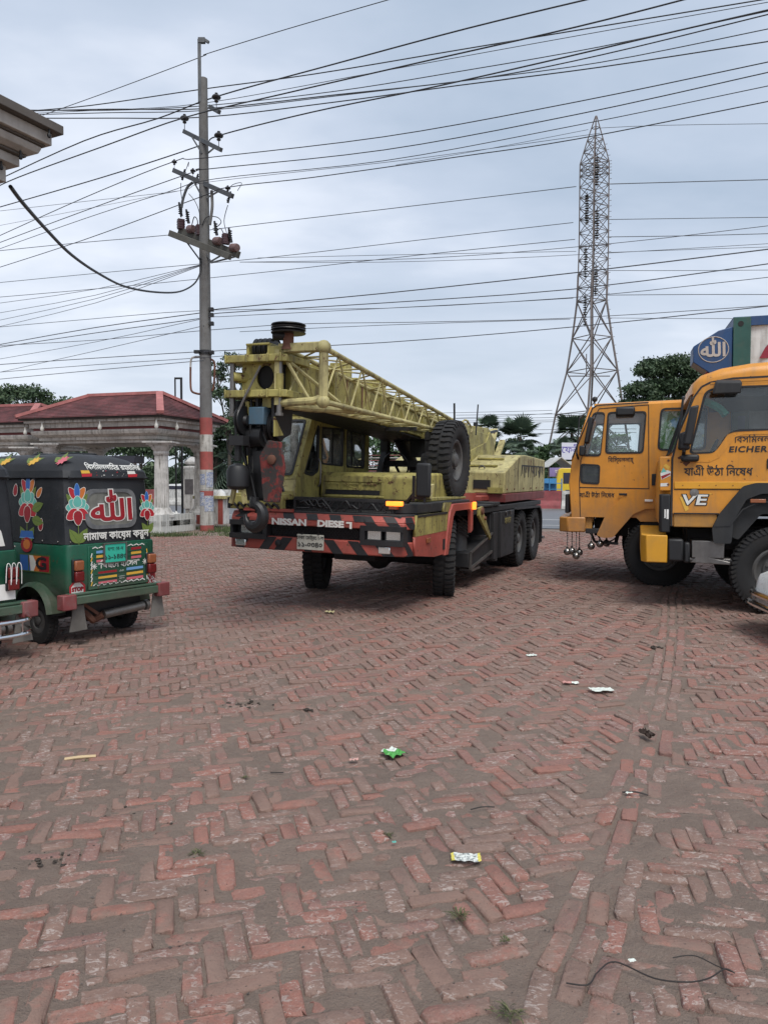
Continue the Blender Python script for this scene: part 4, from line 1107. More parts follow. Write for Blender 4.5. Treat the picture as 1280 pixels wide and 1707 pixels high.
# lamp boxes and headlamps
for s in (-1, 1):
    mb = MB(); fr_ = [(.68, .945), (1.13, .945), (1.13, 1.075), (.68, 1.075)]
    for (a, b) in (((.63, .895), (1.17, .958)), ((.63, 1.064), (1.17, 1.125)), ((.63, .958), (.685, 1.064)), ((1.135, .958), (1.17, 1.064))):
        mb.box((1.98, s * a[0], a[1]), (2.155 - .02 * (a[0] > 1), s * b[0], b[1]))
    mb.box((1.96, s * .685, .958), (2.03, s * 1.125, 1.064)); mb.build('lamp_box', BK, cr)
lh = MB(); lh.box((-.03, -.088, -.052), (.012, .088, .052)); lh_me = lh.mesh('headlamp', M['lens'], 0)
lr = MB()
for a, b in (((-.1, -.062), (.1, -.05)), ((-.1, .05), (.1, .062)), ((-.1, -.05), (-.086, .05)), ((.086, -.05), (.1, .05))): lr.box((-.03, a[0], a[1]), (.022, b[0], b[1]))
lr_me = lr.mesh('lamp_rim', M['cr_black'], 0)
rib = MB()
for k in range(9): rib.box((.0125, -.08 + k * .02, -.045), (.0155, -.077 + k * .02, .045))
rib_me = rib.mesh('lens_ribs', M['lens'], 0)
for y, a in ((.79, 0), (1.02, .12), (-.95, -.1)):
    o = put('headlamp', lh_me, cr, (2.085 - (.02 if y > 1 else 0), y, 1.012), (0, 0, a)); o2 = put('lamp_rim', lr_me, o); put('lens_ribs', rib_me, o)
for y in (.93, -1.02):
    MB().box((2.06, y - .075, .80), (2.135, y + .075, .885)).build('fog_lamp', M['lens'], cr, bev=.01)
MB().lathe([(.045, 0), (.04, .02), (.001, .03)], (2.14, -.47, .86), 'x', n=14).build('socket_cap', BK, cr)
# licence plate
pl = MB().box((2.15, -.20, .80), (2.165, .16, .985)).build('number_plate', paint('plate cream', (.50, .49, .42), .6, .15, .3), cr, bev=.003)
text('ঢাকা মেট্রো-শ', .058, M['ltr_black'], (2.168, -.02, .945), (0, 1, 0), (0, 0, 1), pl, bold=.001)
text('১১-০৩৪০', .088, M['ltr_black'], (2.168, -.02, .862), (0, 1, 0), (0, 0, 1), pl, bold=.002)
for y in (-.13, .09): MB().cyl((2.15, y, .992), (2.17, y, .992), .012, n=8).build('bolt', BK, pl)
# left side skirt (yellow over red), fender arch
sk = lambda u, v, w: Vector((u, 1.225 + w, v))
holed('side_panel', [(1.92, .775), (1.2, .70), (.74, .70), (.70, 1.0), (1.94, 1.0)], [], .03, RE, sk, cr)
holed('side_panel', [(1.92, 1.003), (.70, 1.003), (.64, 1.25), (1.88, 1.25)], [], .034, Y_, sk, cr, 'faded yellow upper side panel')
MB().box((1.86, 1.235, 1.225), (.70, 1.25, 1.252)).build('panel_lip', BK, cr)
arch = [(1.06, .68), (1.02, .70), (.86, 1.22), (.70, 1.30), (-.38, 1.32), (-.47, 1.27), (-.47, .92), (-.36, .90), (-.34, 1.2), (-.28, 1.23), (.60, 1.21), (.70, 1.15), (.90, .70)]
arch_o = [(.80, .68), (.66, 1.10), (.60, 1.25), (.48, 1.345), (-.45, 1.345), (-.53, 1.29), (-.53, .93), (-.42, .90), (-.40, 1.2), (-.34, 1.25), (.36, 1.25), (.46, 1.17), (.66, .68)]
holed('wheel_arch', arch_o, [], .05, RE, lambda u, v, w: Vector((u, 1.235 + w, v)), cr, bev=.006)
holed('wheel_arch', arch_o, [], .05, RE, lambda u, v, w: Vector((u, -1.235 + w, v)), cr, bev=.006)
holed('arch_trim', [(.86, 1.253), (.63, 1.253), (.50, 1.37), (.78, 1.37)], [], .03, Y_, sk, cr)
MB().box((.2, .55, .75), (-.5, .57, 1.28)).box((.8, .3, .7), (-.5, .31, 1.3)).build('inner_wheelhouse', DK, cr)
MB().box((1.40, 1.243, .90), (1.54, 1.262, .96)).build('side_marker', M['amber_off'], cr, bev=.004)
MB().box((.78, 1.243, .76), (.86, 1.25, .90)).build('side_slot', DK, cr)
MB().box((-.44, 1.262, 1.24), (-.52, 1.31, 1.35)).build('indicator', M['amber'], cr, 'lit amber side indicator', bev=.01)
# decks
MB().prism([(2.05, -1.1), (2.05, 1.1), (1.86, 1.2), (1.24, 1.2), (1.24, -1.2), (1.9, -1.2)], 'xy', 1.20, 1.262).box((-.5, -1.21, 1.262), (1.24, 1.21, 1.384)).prism([(1.98, .99), (1.90, 1.10), (1.78, 1.212), (1.245, 1.212), (1.245, .99)], 'xy', 1.264, 1.384).build('front_deck', M['black_deck'], cr, bev=.012)
MB().box((-6.15, -1.2, 1.14), (-.503, 1.2, 1.235)).build('rear_deck', M['black_deck'], cr, bev=.012)
for i, (a, b, z) in enumerate((((-.55, .5), (-1.1, 1.15), 1.30), ((-1.2, .75), (-1.9, 1.22), 1.275), ((-1.95, .85), (-2.35, 1.22), 1.30))): MB().box((a[0], a[1], 1.237), (b[0], b[1], z)).build('step_plate', M['black_deck'], cr, bev=.01)
# grille guard in front of the hood
gg = MB()
for y0, y1 in ((-.32, .98),):
    gg.bar((2.0, y0, 1.235), (2.0, y1, 1.235), .03).bar((2.0, y0, 1.415), (2.0, y1, 1.415), .04); 
    for y in (-.32, .12, .56, .98): gg.bar((2.0, y, 1.22), (2.0, y, 1.42), .03)
    gg.bar((2.0, -.3, 1.41), (1.99, .0, 1.24), .02).bar((2.0, .3, 1.24), (1.99, .5, 1.41), .02).bar((2.0, .75, 1.41), (1.99, .93, 1.24), .02)
gg.build('grille_guard', BK, cr, smooth=0)
gw = MB()
for k in range(52): gw.bar((1.985, -.31 + k * .0252, 1.24), (1.985, -.31 + k * .0252, 1.41), .0045)
for k in range(8): gw.bar((1.985, -.32, 1.245 + k * .022), (1.985, .98, 1.245 + k * .022), .0045)
gw.build('wire_mesh', BK, cr, smooth=0)
gl = MB(); random.seed(3)
for k in range(9):
    y = -.25 + random.random() * 1.1; z = 1.28 + random.random() * .1
    gl.tube(cable([(2.02, y, z), (2.03, y + .06, z + .07 * random.random()), (2.02, y + .13, z - .03), (2.01, y + .2, z + .05)], 0), .012, 6)
gl.build('hoses', M['plastic'], cr)
ind = MB().box((1.96, .90, 1.36), (2.04, 1.10, 1.415)).build('indicator', M['amber'], cr, 'lit amber front indicator', bev=.012)
MB().box((1.95, .94, 1.322), (2.03, 1.04, 1.358)).build('lamp_base', M['amber_off'], ind)
# ---- driver's half cab on the crane's right
YI, YO = -.40, -1.20
side = [(-.45, 1.39), (1.86, 1.39), (1.90, 1.50), (1.83, 1.70), (1.43, 2.46), (1.36, 2.50), (-.45, 2.47)]
tri = rnd_poly([(1.66, 1.72), (1.44, 1.69), (1.26, 1.76), (1.24, 2.33), (1.30, 2.36)], .05)
w1 = rnd_poly([(1.17, 1.85), (.50, 1.83), (.48, 2.36), (1.17, 2.34)], .05)
w2 = rnd_poly([(.38, 1.82), (-.25, 1.81), (-.27, 2.34), (.38, 2.36)], .05)
for nm, yy, ht in (('inner', YI, [tri, w1, w2]), ('outer', YO, [tri, w1, w2])):
    holed('cab_side', side, ht, .035, Y_, lambda u, v, w, yy=yy: Vector((u, yy + w, v)), cr, bev=.004)
def seal(parent, loop, yy, wd=.022, t=.05, fn=None, name='window_seal', mat='plastic'):
    n = len(loop); c = Vector((sum(p[0] for p in loop) / n, sum(p[1] for p in loop) / n))
    inner = [tuple(Vector(p) + (c - Vector(p)).normalized() * wd * 1.3) for p in loop]
    outr = [tuple(Vector(p) - (c - Vector(p)).normalized() * wd * .4) for p in loop]
    return holed(name, outr, [inner], t, M[mat], fn or (lambda u, v, w: Vector((u, yy + w, v))), parent)
def pane(parent, loop, yy, mat='glass', fn=None, name='window_pane', t=.005):
    return holed(name, loop, [], t, M[mat], fn or (lambda u, v, w: Vector((u, yy + w, v))), parent)
for lp in (tri, w1, w2):
    for yy in (YI, YO):
        s_ = seal(cr, lp, yy); pane(s_, lp, yy, 'gl_dark' if lp is tri else 'cabglass')
MB().box((.16, YI - .008, 1.85), (.19, YI + .012, 2.33)).box((.80, YI - .008, 1.86), (.83, YI + .012, 2.33)).build('window_bar', M['plastic'], cr)
# front with windscreen
fx = lambda v: 1.83 + (1.70 - v) * (.40 / .76) if v > 1.70 else 1.83 + (v - 1.7) * -.35 * (1 if v > 1.5 else 0) + (.07 if v <= 1.5 else 0)
ws = rnd_poly([(YO + .07, 1.70), (YI - .05, 1.70), (YI - .06, 2.42), (YO + .08, 2.42)], .05)
holed('cab_front', [(YO - .015, 1.64), (YI + .015, 1.64), (YI + .015, 2.47), (YO - .015, 2.47)], [ws], .03, Y_, lambda u, v, w: Vector((1.862 - (v - 1.64) * .527 + w, u, v)), cr)
MB().prism([(1.86, 1.39), (1.905, 1.50), (1.872, 1.64), (1.83, 1.64), (1.83, 1.39)], 'xz', YO - .015, YI + .015).build('cab_nose', PA, cr, bev=.008)
fw = lambda u, v, w: Vector((1.868 - (v - 1.64) * .527 + w, u, v))
s_ = seal(cr, ws, 0, fn=fw, name='windscreen_seal'); pane(s_, ws, 0, fn=fw, name='windscreen', mat='dusty')
MB().box((-.45, YO - .02, 2.47), (1.45, YI + .02, 2.52)).build('cab_roof', Y_, cr, bev=.015)
MB().box((-.47, YO, 1.39), (-.43, YI, 2.47)).build('cab_back', Y_, cr)
MB().box((-.4, YO + .05, 1.4), (1.8, YI - .05, 1.66)).box((.2, YO + .1, 1.66), (.6, YI - .15, 1.95)).box((.15, YO + .1, 1.9), (.28, YI - .15, 2.3)).build('cab_interior', M['plastic'], cr, bev=.02)
MB().tube([(1.25 + .0, -.80 + .19 * math.cos(a / 12 * 2 * math.pi), 1.86 + .17 * math.sin(a / 12 * 2 * math.pi)) for a in range(13)], .014, 6).build('steering_wheel', M['plastic'], cr)
# front right shelf in front of the cab with yellow fenders
MB().box((1.86, -1.15, 1.39), (2.06, -.42, 1.46)).box((2.0, -1.2, 1.26), (2.09, -.45, 1.43)).build('front_shelf', Y_, cr, bev=.01)
MB().box((2.06, -1.0, 1.243), (2.10, -.3, 1.28)).build('red_lip', RE, cr)
# ---- engine hood beside the cab
MB().prism([(1.24, 1.386), (1.24, 1.70), (1.18, 1.745), (-.1, 1.76), (-.2, 1.72), (-.2, 1.386)], 'xz', -.36, .98).build('engine_hood', Y_, cr, bev=.03, seg=3)
hp = MB(); hp.box((1.243, -.33, 1.62), (1.262, .56, 1.70)).box((1.243, -.33, 1.42), (1.262, .56, 1.45)).box((1.243, -.33, 1.45), (1.262, -.29, 1.62)).box((1.243, .52, 1.45), (1.262, .56, 1.62))
hp.build('hood_panel', Y_, cr, bev=.006)
em = MB()
for y0, y1 in ((-.24, -.08), (-.03, .20), (.25, .44)): em.bar((1.249, y0, 1.60), (1.249, y1, 1.60), .022).bar((1.249, y0, 1.53), (1.249, y1, 1.53), .022).bar((1.249, y0, 1.53), (1.249, y0, 1.60), .014).bar((1.249, y1, 1.53), (1.249, y1, 1.60), .014)
em.bar((1.249, .0, 1.60), (1.249, .17, 1.53), .02); em.build('embossing', Y_, cr, smooth=0)
MB().box((1.246, -.27, 1.455), (1.258, .50, 1.515)).build('air_slot', DK, cr)
MB().prism([(1.1, 1.40), (1.22, 1.46), (1.22, 1.60), (1.0, 1.62)], 'xz', .985, 1.16).build('hood_side_box', PA, cr, bev=.01)
# mirror on its bracket
mr = MB().bar((1.75, 1.05, 1.38), (1.85, 1.18, 1.50), .035).bar((1.85, 1.18, 1.46), (1.94, 1.35, 1.46), .03).bar((1.85, 1.18, 1.42), (1.85, 1.18, 1.72), .03).bar((1.94, 1.35, 1.4), (1.94, 1.35, 1.9), .025).build('mirror_bracket', BK, cr, smooth=0)
MB().box((1.93, 1.245, 1.47), (1.99, 1.43, 1.87)).build('mirror', M['plastic'], mr, bev=.03, seg=3)
# ---- spare wheel standing on its yellow bracket
sw = put('spare_wheel', TY_BIG[0], cr, (-.42, .92, 1.95), (0, R(12), R(0))); put('rim', TY_BIG[1], sw); sw.scale = (1.07, 1.05, 1.07)
MB().prism([(1.1, 1.386), (1.1, 1.50), (.86, 1.44), (-.75, 1.42), (-.75, 1.386)], 'xz', .80, 1.08).build('spare_bracket', Y_, cr, bev=.01)
MB().cyl((-.42, .5, 1.93), (-.42, .8, 1.93), .12).bar((-.42, .62, 1.4), (-.42, .62, 1.95), .16).build('spare_carrier', BK, cr)
# ---- boom rest frame and operator gear behind the cab
bf_ = MB()
for y in (-.32, .42): bf_.bar((-.95, y, 1.25), (-.95, y, 2.38), .12).bar((-.55, y, 1.4), (-.95, y, 2.1), .09)
bf_.bar((-.95, -.4, 2.34), (-.95, .5, 2.34), .14).bar((-.95, -.35, 1.9), (-.95, .45, 1.9), .1).bar((-.95, -.35, 1.55), (-.95, .45, 1.85), .09).box((-1.05, .1, 2.0), (-.93, .42, 2.3))
bf_.build('boom_rest', M['cr_black'], cr, smooth=0)
MB().tube([(-.55 + .06 * math.sin(a), .02 + .2 * math.cos(a), 1.86 + .2 * math.sin(a)) for a in [2 * math.pi * k / 20 for k in range(21)]], .014, 6).bar((-.55, .02, 1.86), (-.7, .1, 1.6), .03).bar((-.55, -.17, 1.86), (-.55, .2, 1.86), .02).build('hand_wheel', M['plastic'], cr)
# ---- left side gear between the axles
MB().prism([(-.62, .36), (-2.0, .36), (-2.0, 1.13), (-1.9, 1.13), (-1.9, .75), (-.62, .58)], 'xz', .6, 1.18).build('side_tank', M['cr_black'], cr, bev=.01)
MB().bar((-.64, 1.2, .58), (-2.0, 1.2, .80), .03).bar((-.64, 1.2, .345), (-2.0, 1.2, .50), .035).bar((-.66, 1.2, .36), (-.66, 1.2, .6), .03).build('step_rail', M['steel'], cr, smooth=0)
MB().box((-.7, 1.02, .30), (-1.15, 1.22, .335)).build('foot_step', M['steel'], cr)
MB().prism([(-.95, 1.24), (-1.2, 1.26), (-1.28, 1.15), (-1.78, .74), (-1.72, .70), (-.98, 1.12)], 'xz', 1.19, 1.23).build('jack_arm', Y_, cr, bev=.006)
for x, z, r_ in ((-1.12, 1.19, .055), (-1.30, 1.07, .03)): MB().lathe([(r_, 0), (r_, .03), (.001, .035)], (x, 1.23, z), 'y', n=14).build('pivot_pin', M['rust'], cr)
MB().lathe([(.001, -.25), (.13, -.22), (.13, .22), (.001, .25)], (-.85, .95, .80), 'z', n=16).bar((-.6, .9, 1.0), (-1.6, .9, 1.02), .06).bar((-.6, .95, .9), (-1.5, .8, .7), .05).build('air_reservoir', M['galv'], cr)
mb = MB()
for k in range(5): mb.tube(cable([(-.6, 1.0, 1.15 - .06 * k), (-.8, 1.1, 1.02 - .05 * k), (-1.1, 1.02, .98 - .05 * k), (-1.4, .9, 1.1 - .08 * k)], 0), .014, 6)
mb.build('hoses', M['plastic'], cr)
tbx = MB().box((-2.42, .55, .34), (-3.42, 1.235, 1.132)).build('tool_box', M['cr_black'], cr, bev=.012)
MB().box((-1.95, .9, .36), (-2.12, 1.23, 1.132)).box((-2.2, 1.0, .3), (-2.36, 1.2, 1.132)).build('outrigger_leg', M['cr_black'], cr, bev=.01)
pl2 = MB().box((-2.55, 1.236, .92), (-3.1, 1.243, 1.05)).build('stencil_plate', M['cr_black'], tbx)
text('সাবধান', .15, M['cr_yel'], (-2.86, 1.247, .96), (-1, 0, 0), (0, 0, 1), tbx, bold=.004, thick=.004)
MB().bar((-2.75, 1.25, 1.05), (-2.70, 1.25, 1.12), .02).bar((-3.05, 1.25, 1.06), (-3.02, 1.25, 1.13), .02).build('latch', M['steel'], tbx)
# rear mudguards
for s in (1, -1):
    pr = [(-3.50, 1.13), (-3.62, 1.16), (-5.9, 1.13), (-6.12, 1.02), (-6.20, .80), (-6.21, .33), (-6.18, .33), (-6.15, .8), (-6.07, .98), (-5.88, 1.09), (-3.62, 1.12)]
    MB().prism(pr, 'xz', s * .62, s * 1.24).build('mudguard', BK, cr)
    MB().box((-6.215, s * .66, .30), (-6.235, s * 1.2, .72)).build('mud_flap', M['plastic'], cr)
MB().box((-6.20, 1.14, .40), (-6.42, 1.26, .45)).build('tail_bracket', M['steel'], cr)
# ---- superstructure
MB().lathe([(.72, 1.237), (.72, 1.33), (.62, 1.33), (.62, 1.42)], (-3.0, 0, 0), n=36).build('slew_ring', M['grease'], cr)
MB().box((-2.3, -.9, 1.30), (-6.55, .9, 1.385)).build('turntable_plate', RE, cr, bev=.01)
cwp = [(-2.85, 1.425), (-2.85, 1.80), (-4.05, 2.13), (-4.6, 2.15), (-6.62, 2.10), (-6.62, 1.425)]
cwb = MB().prism(cwp, 'xz', .30, 1.18).build('counterweight', PA, cr, bev=.02)
MB().prism(cwp, 'xz', -1.18, -.55).build('counterweight', PA, cr, bev=.02)
MB().prism([(-2.86, 1.27), (-2.84, 1.422), (-6.63, 1.422), (-6.58, 1.27)], 'xz', .29, 1.19).prism([(-2.86, 1.27), (-2.84, 1.422), (-6.63, 1.422), (-6.58, 1.27)], 'xz', -1.19, -.56).build('counterweight_base', M['maroon'], cr, bev=.012)
MB().box((-2.835, .60, 1.50), (-2.848, .92, 1.66)).build('access_hole', DK, cwb)
MB().box((-2.80, .88, 1.43), (-2.848, 1.14, 1.53)).build('lower_flap', M['cr_yel'], cwb)
dz = (2.13 - 1.80) / 1.2
for x in (-3.2, -3.7): MB().bar((x, .45, 1.80 + (-2.85 - x) * dz + .02), (x, .95, 1.80 + (-2.85 - x) * dz + .02), .09, .03).build('grab_slot', M['cr_yel'], cwb)
MB().tube([(-3.0, .72 + .05 * math.cos(a), 1.86 + .05 * math.sin(a)) for a in [math.pi * k / 6 for k in range(7)]], .012, 6).build('lifting_eye', ST, cwb)
# weathered black hand lettering on the left flank: worn strokes
wr = MB(); random.seed(12)
for k in range(11):
    x = -4.2 - k * .205
    wr.box((x, 1.181, 1.93), (x - .19, 1.1835, 1.955))
    for q in range(3):
        xa = x - random.random() * .17; wr.bar((xa, 1.1825, 1.94), (xa - random.uniform(-.07, .07), 1.1825, 1.70 + random.random() * .12), .026, .003, (0, 1, 0))
    if random.random() < .6: wr.bar((x - .02, 1.1825, 1.93 - random.random() * .1), (x - .16, 1.1825, 1.74 + random.random() * .08), .03, .003, (0, 1, 0))
wr.build('lettering', M['cr_black'], cwb, smooth=0)
MB().box((-2.3, -.35, 1.385), (-6.3, .295, 1.46)).build('centre_floor', M['black_deck'], cr)
MB().box((-5.2, -.5, 1.46), (-6.2, .25, 1.9)).lathe([(.22, -.5), (.22, .25)], (-5.0, 0, 1.75), 'y', n=20).build('winch', M['grease'], cr, bev=.01)
MB().lathe([(.24, 1.30), (.24, 1.46), (.20, 1.46), (.20, 1.75)], (-2.3, .55, 0), n=24).build('swivel_post', PA, cr)
MB().lathe([(.26, 1.29), (.26, 1.44)], (-2.3, .55, 0), n=24).build('post_base', RE, cr)
for y in (-.45, .32):
    MB().prism([(-3.2, 1.45), (-5.6, 1.45), (-5.25, 2.5), (-4.9, 2.62), (-4.6, 2.4), (-3.5, 2.2)], 'xz', y - .05, y + .05).build('boom_mount', Y_, cr, bev=.012)
MB().cyl((-2.1, -.07, 1.55), (-.9, -.07, 2.3), .10).cyl((-1.6, -.07, 1.86), (-.8, -.07, 2.36), .06).build('lift_cylinder', BK, cr)
MB().bar((-2.45, .45, 1.4), (-2.45, .45, 2.2), .10).build('yellow_post', Y_, cr)
# ---- boom
def bsec(x, zb, zt_, y0, y1): return [(x, y0, zb), (x, y1, zb), (x, y1, zt_), (x, y0, zt_)]
MB().loft([bsec(2.35, 2.48, 2.93, -.42, .27), bsec(-3.4, 2.15, 2.60, -.42, .27), bsec(-4.9, 2.10, 2.56, -.42, .27)]).build('boom', Y_, cr, bev=.012)
MB().loft([bsec(3.25, 2.56, 2.91, -.36, .21), bsec(2.33, 2.51, 2.89, -.36, .21)]).build('inner_boom', Y_, cr, bev=.01)
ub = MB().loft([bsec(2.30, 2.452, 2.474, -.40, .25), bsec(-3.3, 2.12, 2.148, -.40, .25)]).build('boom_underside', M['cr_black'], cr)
for x in (2.32, 1.7, .9, .1, -.8, -1.8, -2.8):
    zb = 2.48 - (2.35 - x) * .0574; zt2 = 2.93 - (2.35 - x) * .0574
    m2 = MB(); m2.box((x - .045, -.435, zb - .012), (x + .045, .285, zb)); m2.box((x - .045, .272, zb), (x + .045, .287, zt2)); m2.box((x - .045, -.435, zt2), (x + .045, .285, zt2 + .014)); m2.build('boom_collar', Y_, cr)
MB().box((2.1, -.35, 2.93), (1.3, .1, 3.04)).box((1.75, .0, 2.90), (1.55, .22, 3.1)).box((.6, -.1, 2.84), (.35, .2, 3.02)).build('boom_top_box', M['cr_yel'], cr, bev=.01)
# pivot end housing
MB().loft([[(-3.3, -.42, 2.12), (-3.3, .34, 2.12), (-3.3, .34, 2.66), (-3.3, -.42, 2.66)], [(-4.9, -.42, 2.02), (-4.9, .36, 2.02), (-4.9, .34, 2.70), (-4.9, -.42, 2.70)], [(-5.5, -.42, 2.0), (-5.5, .36, 2.0), (-5.35, .3, 2.58), (-5.35, -.42, 2.58)]]).build('boom_foot', Y_, cr, bev=.015)
m2 = MB(); m2.bar((-5.5, .2, 2.1), (-6.3, .1, 2.75), .16, .06).bar((-5.6, .3, 2.0), (-6.2, .32, 2.5), .12, .06).bar((-6.3, -.2, 1.9), (-6.25, -.2, 2.72), .1); m2.build('mast_link', PA, cr, smooth=0)
m2 = MB(); m2.box((-5.3, -.3, 2.58), (-5.7, .1, 2.74)).cyl((-5.5, -.1, 2.7), (-5.5, -.1, 2.86), .05).bar((-5.2, .2, 2.6), (-5.9, .25, 2.7), .05).bar((-5.4, -.25, 2.74), (-5.4, -.25, 2.9), .03); m2.build('hydraulic_valves', M['grease'], cr)
MB().bar((-2.9, .62, 2.45), (-3.0, .62, 3.0), .02).bar((-1.25, .72, 2.6), (-1.22, .72, 2.86), .025).build('marker_rod', BK, cr)
# ---- boom head
hd = MB()
HX = 3.5
plate = [(HX + .05, -.42), (HX + .05, .2), (HX, .30), (HX - .5, .30), (HX - .5, -.42)]
for z in (2.86, 2.50): hd.prism(plate, 'xy', z, z + .075)
for y in (-.40, -.15, .1, .25):
    for z in (2.86, 2.50): hd.box((HX + .05, y - .012, z - .008), (HX + .068, y + .012, z + .083))
hd.build('head_plates', Y_, cr, bev=.008)
holed('head_frame', [(-.30, 2.57), (.16, 2.57), (.16, 2.86), (-.30, 2.86)], [[(-.02 + .105 * math.cos(2 * math.pi * k / 20), 2.72 + .125 * math.sin(2 * math.pi * k / 20)) for k in range(20)]], .03, Y_, lambda u, v, w: Vector((HX - .12 + w, u, v)), cr)
MB().box((HX - .45, -.28, 2.58), (HX - .16, .14, 2.855)).build('head_core', DK, cr)
pn = MB()
for y in (-.36, .20): pn.cyl((HX - .02, y, 2.32 if y > 0 else 2.34), (HX - .02, y, 2.87), .03, n=12).cyl((HX - .02, y, 2.31), (HX - .02, y, 2.34), .045, n=10)
pn.build('head_pin', M['steel'], cr); MB().cyl((HX - .02, -.36, 2.72), (HX - .2, -.2, 2.72), .055, n=12).build('pin_boss', Y_, cr); MB().cyl((HX - .02, .20, 2.58), (HX - .02, .20, 2.74), .042, n=12).build('pin_boss', Y_, cr)
hs = MB(); hs.box((HX - .02, -.20, 2.937), (HX - .34, -.17, 3.06)).box((HX - .02, .05, 2.937), (HX - .34, .08, 3.06)).box((HX - .0, .09, 2.937), (HX - .3, .26, 3.02)).bar((HX - .02, -.2, 3.05), (HX - .02, .08, 3.05), .022)
hs.build('sheave_bracket', Y_, cr, bev=.006)
def sheave(r, wd=.05): return [(.03, -wd / 2), (r, -wd / 2), (r - .022, -wd * .15), (r - .022, wd * .15), (r, wd / 2), (.03, wd / 2), (.03, -wd / 2)]
m2 = MB()
for y in (-.12, -.065, -.01, .04): m2.lathe(sheave(.115, .045), (HX - .15, y, 3.015), 'y', n=24)
m2.build('top_sheaves', M['grease'], cr)
MB().tube(cable([(HX - .12, .10, 3.02), (HX - .12, .15, 3.1), (HX - .1, .23, 3.08), (HX - .1, .26, 2.98)], 0), .01, 6).build('hose_loop', M['plastic'], cr)
# rust-coloured post with double pulley
MB().lathe([(.07, 2.98), (.06, 3.02), (.055, 3.05), (.055, 3.2)], (3.46, .37, 0), n=18).build('pulley_post', M['rust'], cr)
MB().cyl((3.46, .37, 3.12), (3.5, .22, 3.13), .05, n=12).build('pulley_arm', M['plastic'], cr)
m2 = MB()
for z in (3.165, 3.215): m2.lathe([(.02, z - .02), (.175, z - .022), (.178, z - .012), (.15, z), (.178, z + .012), (.172, z + .022), (.02, z + .026)], (3.46, .37, 0), n=32)
m2.build('cable_pulley', M['grease'], cr)
# lower head: side cheeks, auxiliary sheave, blue box
m2 = MB(); m2.prism([(HX - .02, 2.50), (HX - .45, 2.50), (HX - .40, 2.14), (HX - .16, 2.06), (HX - .04, 2.14)], 'xz', .17, .20).prism([(HX - .02, 2.50), (HX - .45, 2.50), (HX - .40, 2.14), (HX - .16, 2.06), (HX - .04, 2.14)], 'xz', .36, .39); m2.build('cheek_plate', BK, cr, bev=.006)
MB().prism([(HX + .0, 2.46), (HX - .2, 2.46), (HX - .05, 2.2)], 'xz', .06, .10).prism([(HX - .02, 2.30), (HX - .2, 2.12), (HX - .02, 2.10)], 'xz', .391, .41).box((HX - .05, .24, 2.40), (HX - .2, .34, 2.5)).build('cheek_flash', Y_, cr)
m2 = MB()
for y in (.23, .28, .33): m2.lathe(sheave(.17, .045), (HX - .2, y, 2.22), 'y', n=24)
m2.build('main_sheaves', M['grease'], cr)
MB().lathe([(.02, -.02), (.15, -.025), (.155, -.015), (.13, 0), (.155, .015), (.15, .025), (.02, .03)], (HX + .02, -.20, 2.26), 'y', n=28).lathe([(.06, .03), (.05, .06), (.001, .065)], (HX + .02, -.2, 2.26), 'y', n=12).build('auxiliary_sheave', M['grease'], cr)
MB().prism([(HX + .02, 2.40), (HX - .15, 2.42), (HX - .16, 2.22), (HX + .02, 2.22)], 'xz', -.14, .04).build('limit_switch_box', M['blue'], cr, bev=.008)
MB().tube([(HX + .02, .0, 2.82), (HX + .09, -.14, 2.5), (HX + .12, -.21, 2.32)], .013, 6).build('hoist_rope', M['steel'], cr)
MB().tube([(HX + .15, -.22, 2.26), (HX + .12, -.21, 1.95)], .012, 6).build('hoist_rope', M['plastic'], cr)
# headache ball
MB().bar((HX + .1, -.21, 2.06), (HX + .1, -.21, 1.84), .05).box((HX + .03, -.29, 2.0), (HX + .15, -.12, 2.10)).tube(cable([(HX + .1, -.30, 2.12), (HX + .1, -.34, 2.0), (HX + .1, -.30, 1.9), (HX + .1, -.22, 1.86)], 0), .01, 6).build('swivel', M['cr_black'], cr)
MB().lathe([(.001, 1.54), (.07, 1.545), (.112, 1.58), (.115, 1.74), (.09, 1.79), (.04, 1.81), (.001, 1.82)], (HX + .1, -.21, 0), n=24).build('headache_ball', M['plastic'], cr)
MB().bar((HX + .08, -.30, 1.40), (HX + .08, -.26, 1.56), .04).bar((HX + .08, -.13, 1.40), (HX + .08, -.16, 1.56), .04).build('ball_fork', PA, cr)
# main hook block
hb = [(HX - .03, 2.04), (HX - .12, 2.07), (HX - .30, 2.04), (HX - .34, 1.80), (HX - .26, 1.44), (HX - .06, 1.44), (HX + .02, 1.80)]
hbp = MB(); hbp.prism([(.15 + .0, 1.42), (.34, 1.42), (.40, 1.78), (.35, 2.04), (.20, 2.06), (.10, 1.9)], 'yz', HX - .02, HX + .01)
M['hookred'] = paint('chipped red hook plate', (.030, .024, .022), .6, .4, .5, (.06, .045, .04), chip=.75, ccol=(.09, .016, .014), scale=.7)
hkb = hbp.build('hook_block', M['hookred'], cr, bev=.008)
MB().prism([(.02, 1.46), (.16, 1.42), (.10, 1.95), (-.02, 1.95)], 'yz', HX - .05, HX - .28).prism([(-.14, 1.43), (.12, 1.43), (.08, 1.72), (-.12, 1.72)], 'yz', HX - .05, HX - .3).build('block_side', M['grease'], hkb)
MB().lathe([(.05, 0), (.05, .02), (.03, .03), (.001, .03)], (HX + .01, .25, 1.86), 'x', n=16).build('block_pin', M['rust'], hkb)
rp_ = MB()
for k in range(6): rp_.tube([(HX - .15, -.10 + .045 * k, 2.45), (HX - .15, -.10 + .045 * k, 1.7)], .012, 5)
rp_.build('hoist_ropes', M['steel'], cr)
hk = []
for k in range(17):
    a = R(95 - 17.5 * k); hk.append((HX + .03, .06 + .105 * math.cos(a) * 1.0, 1.275 + .115 * math.sin(a)))
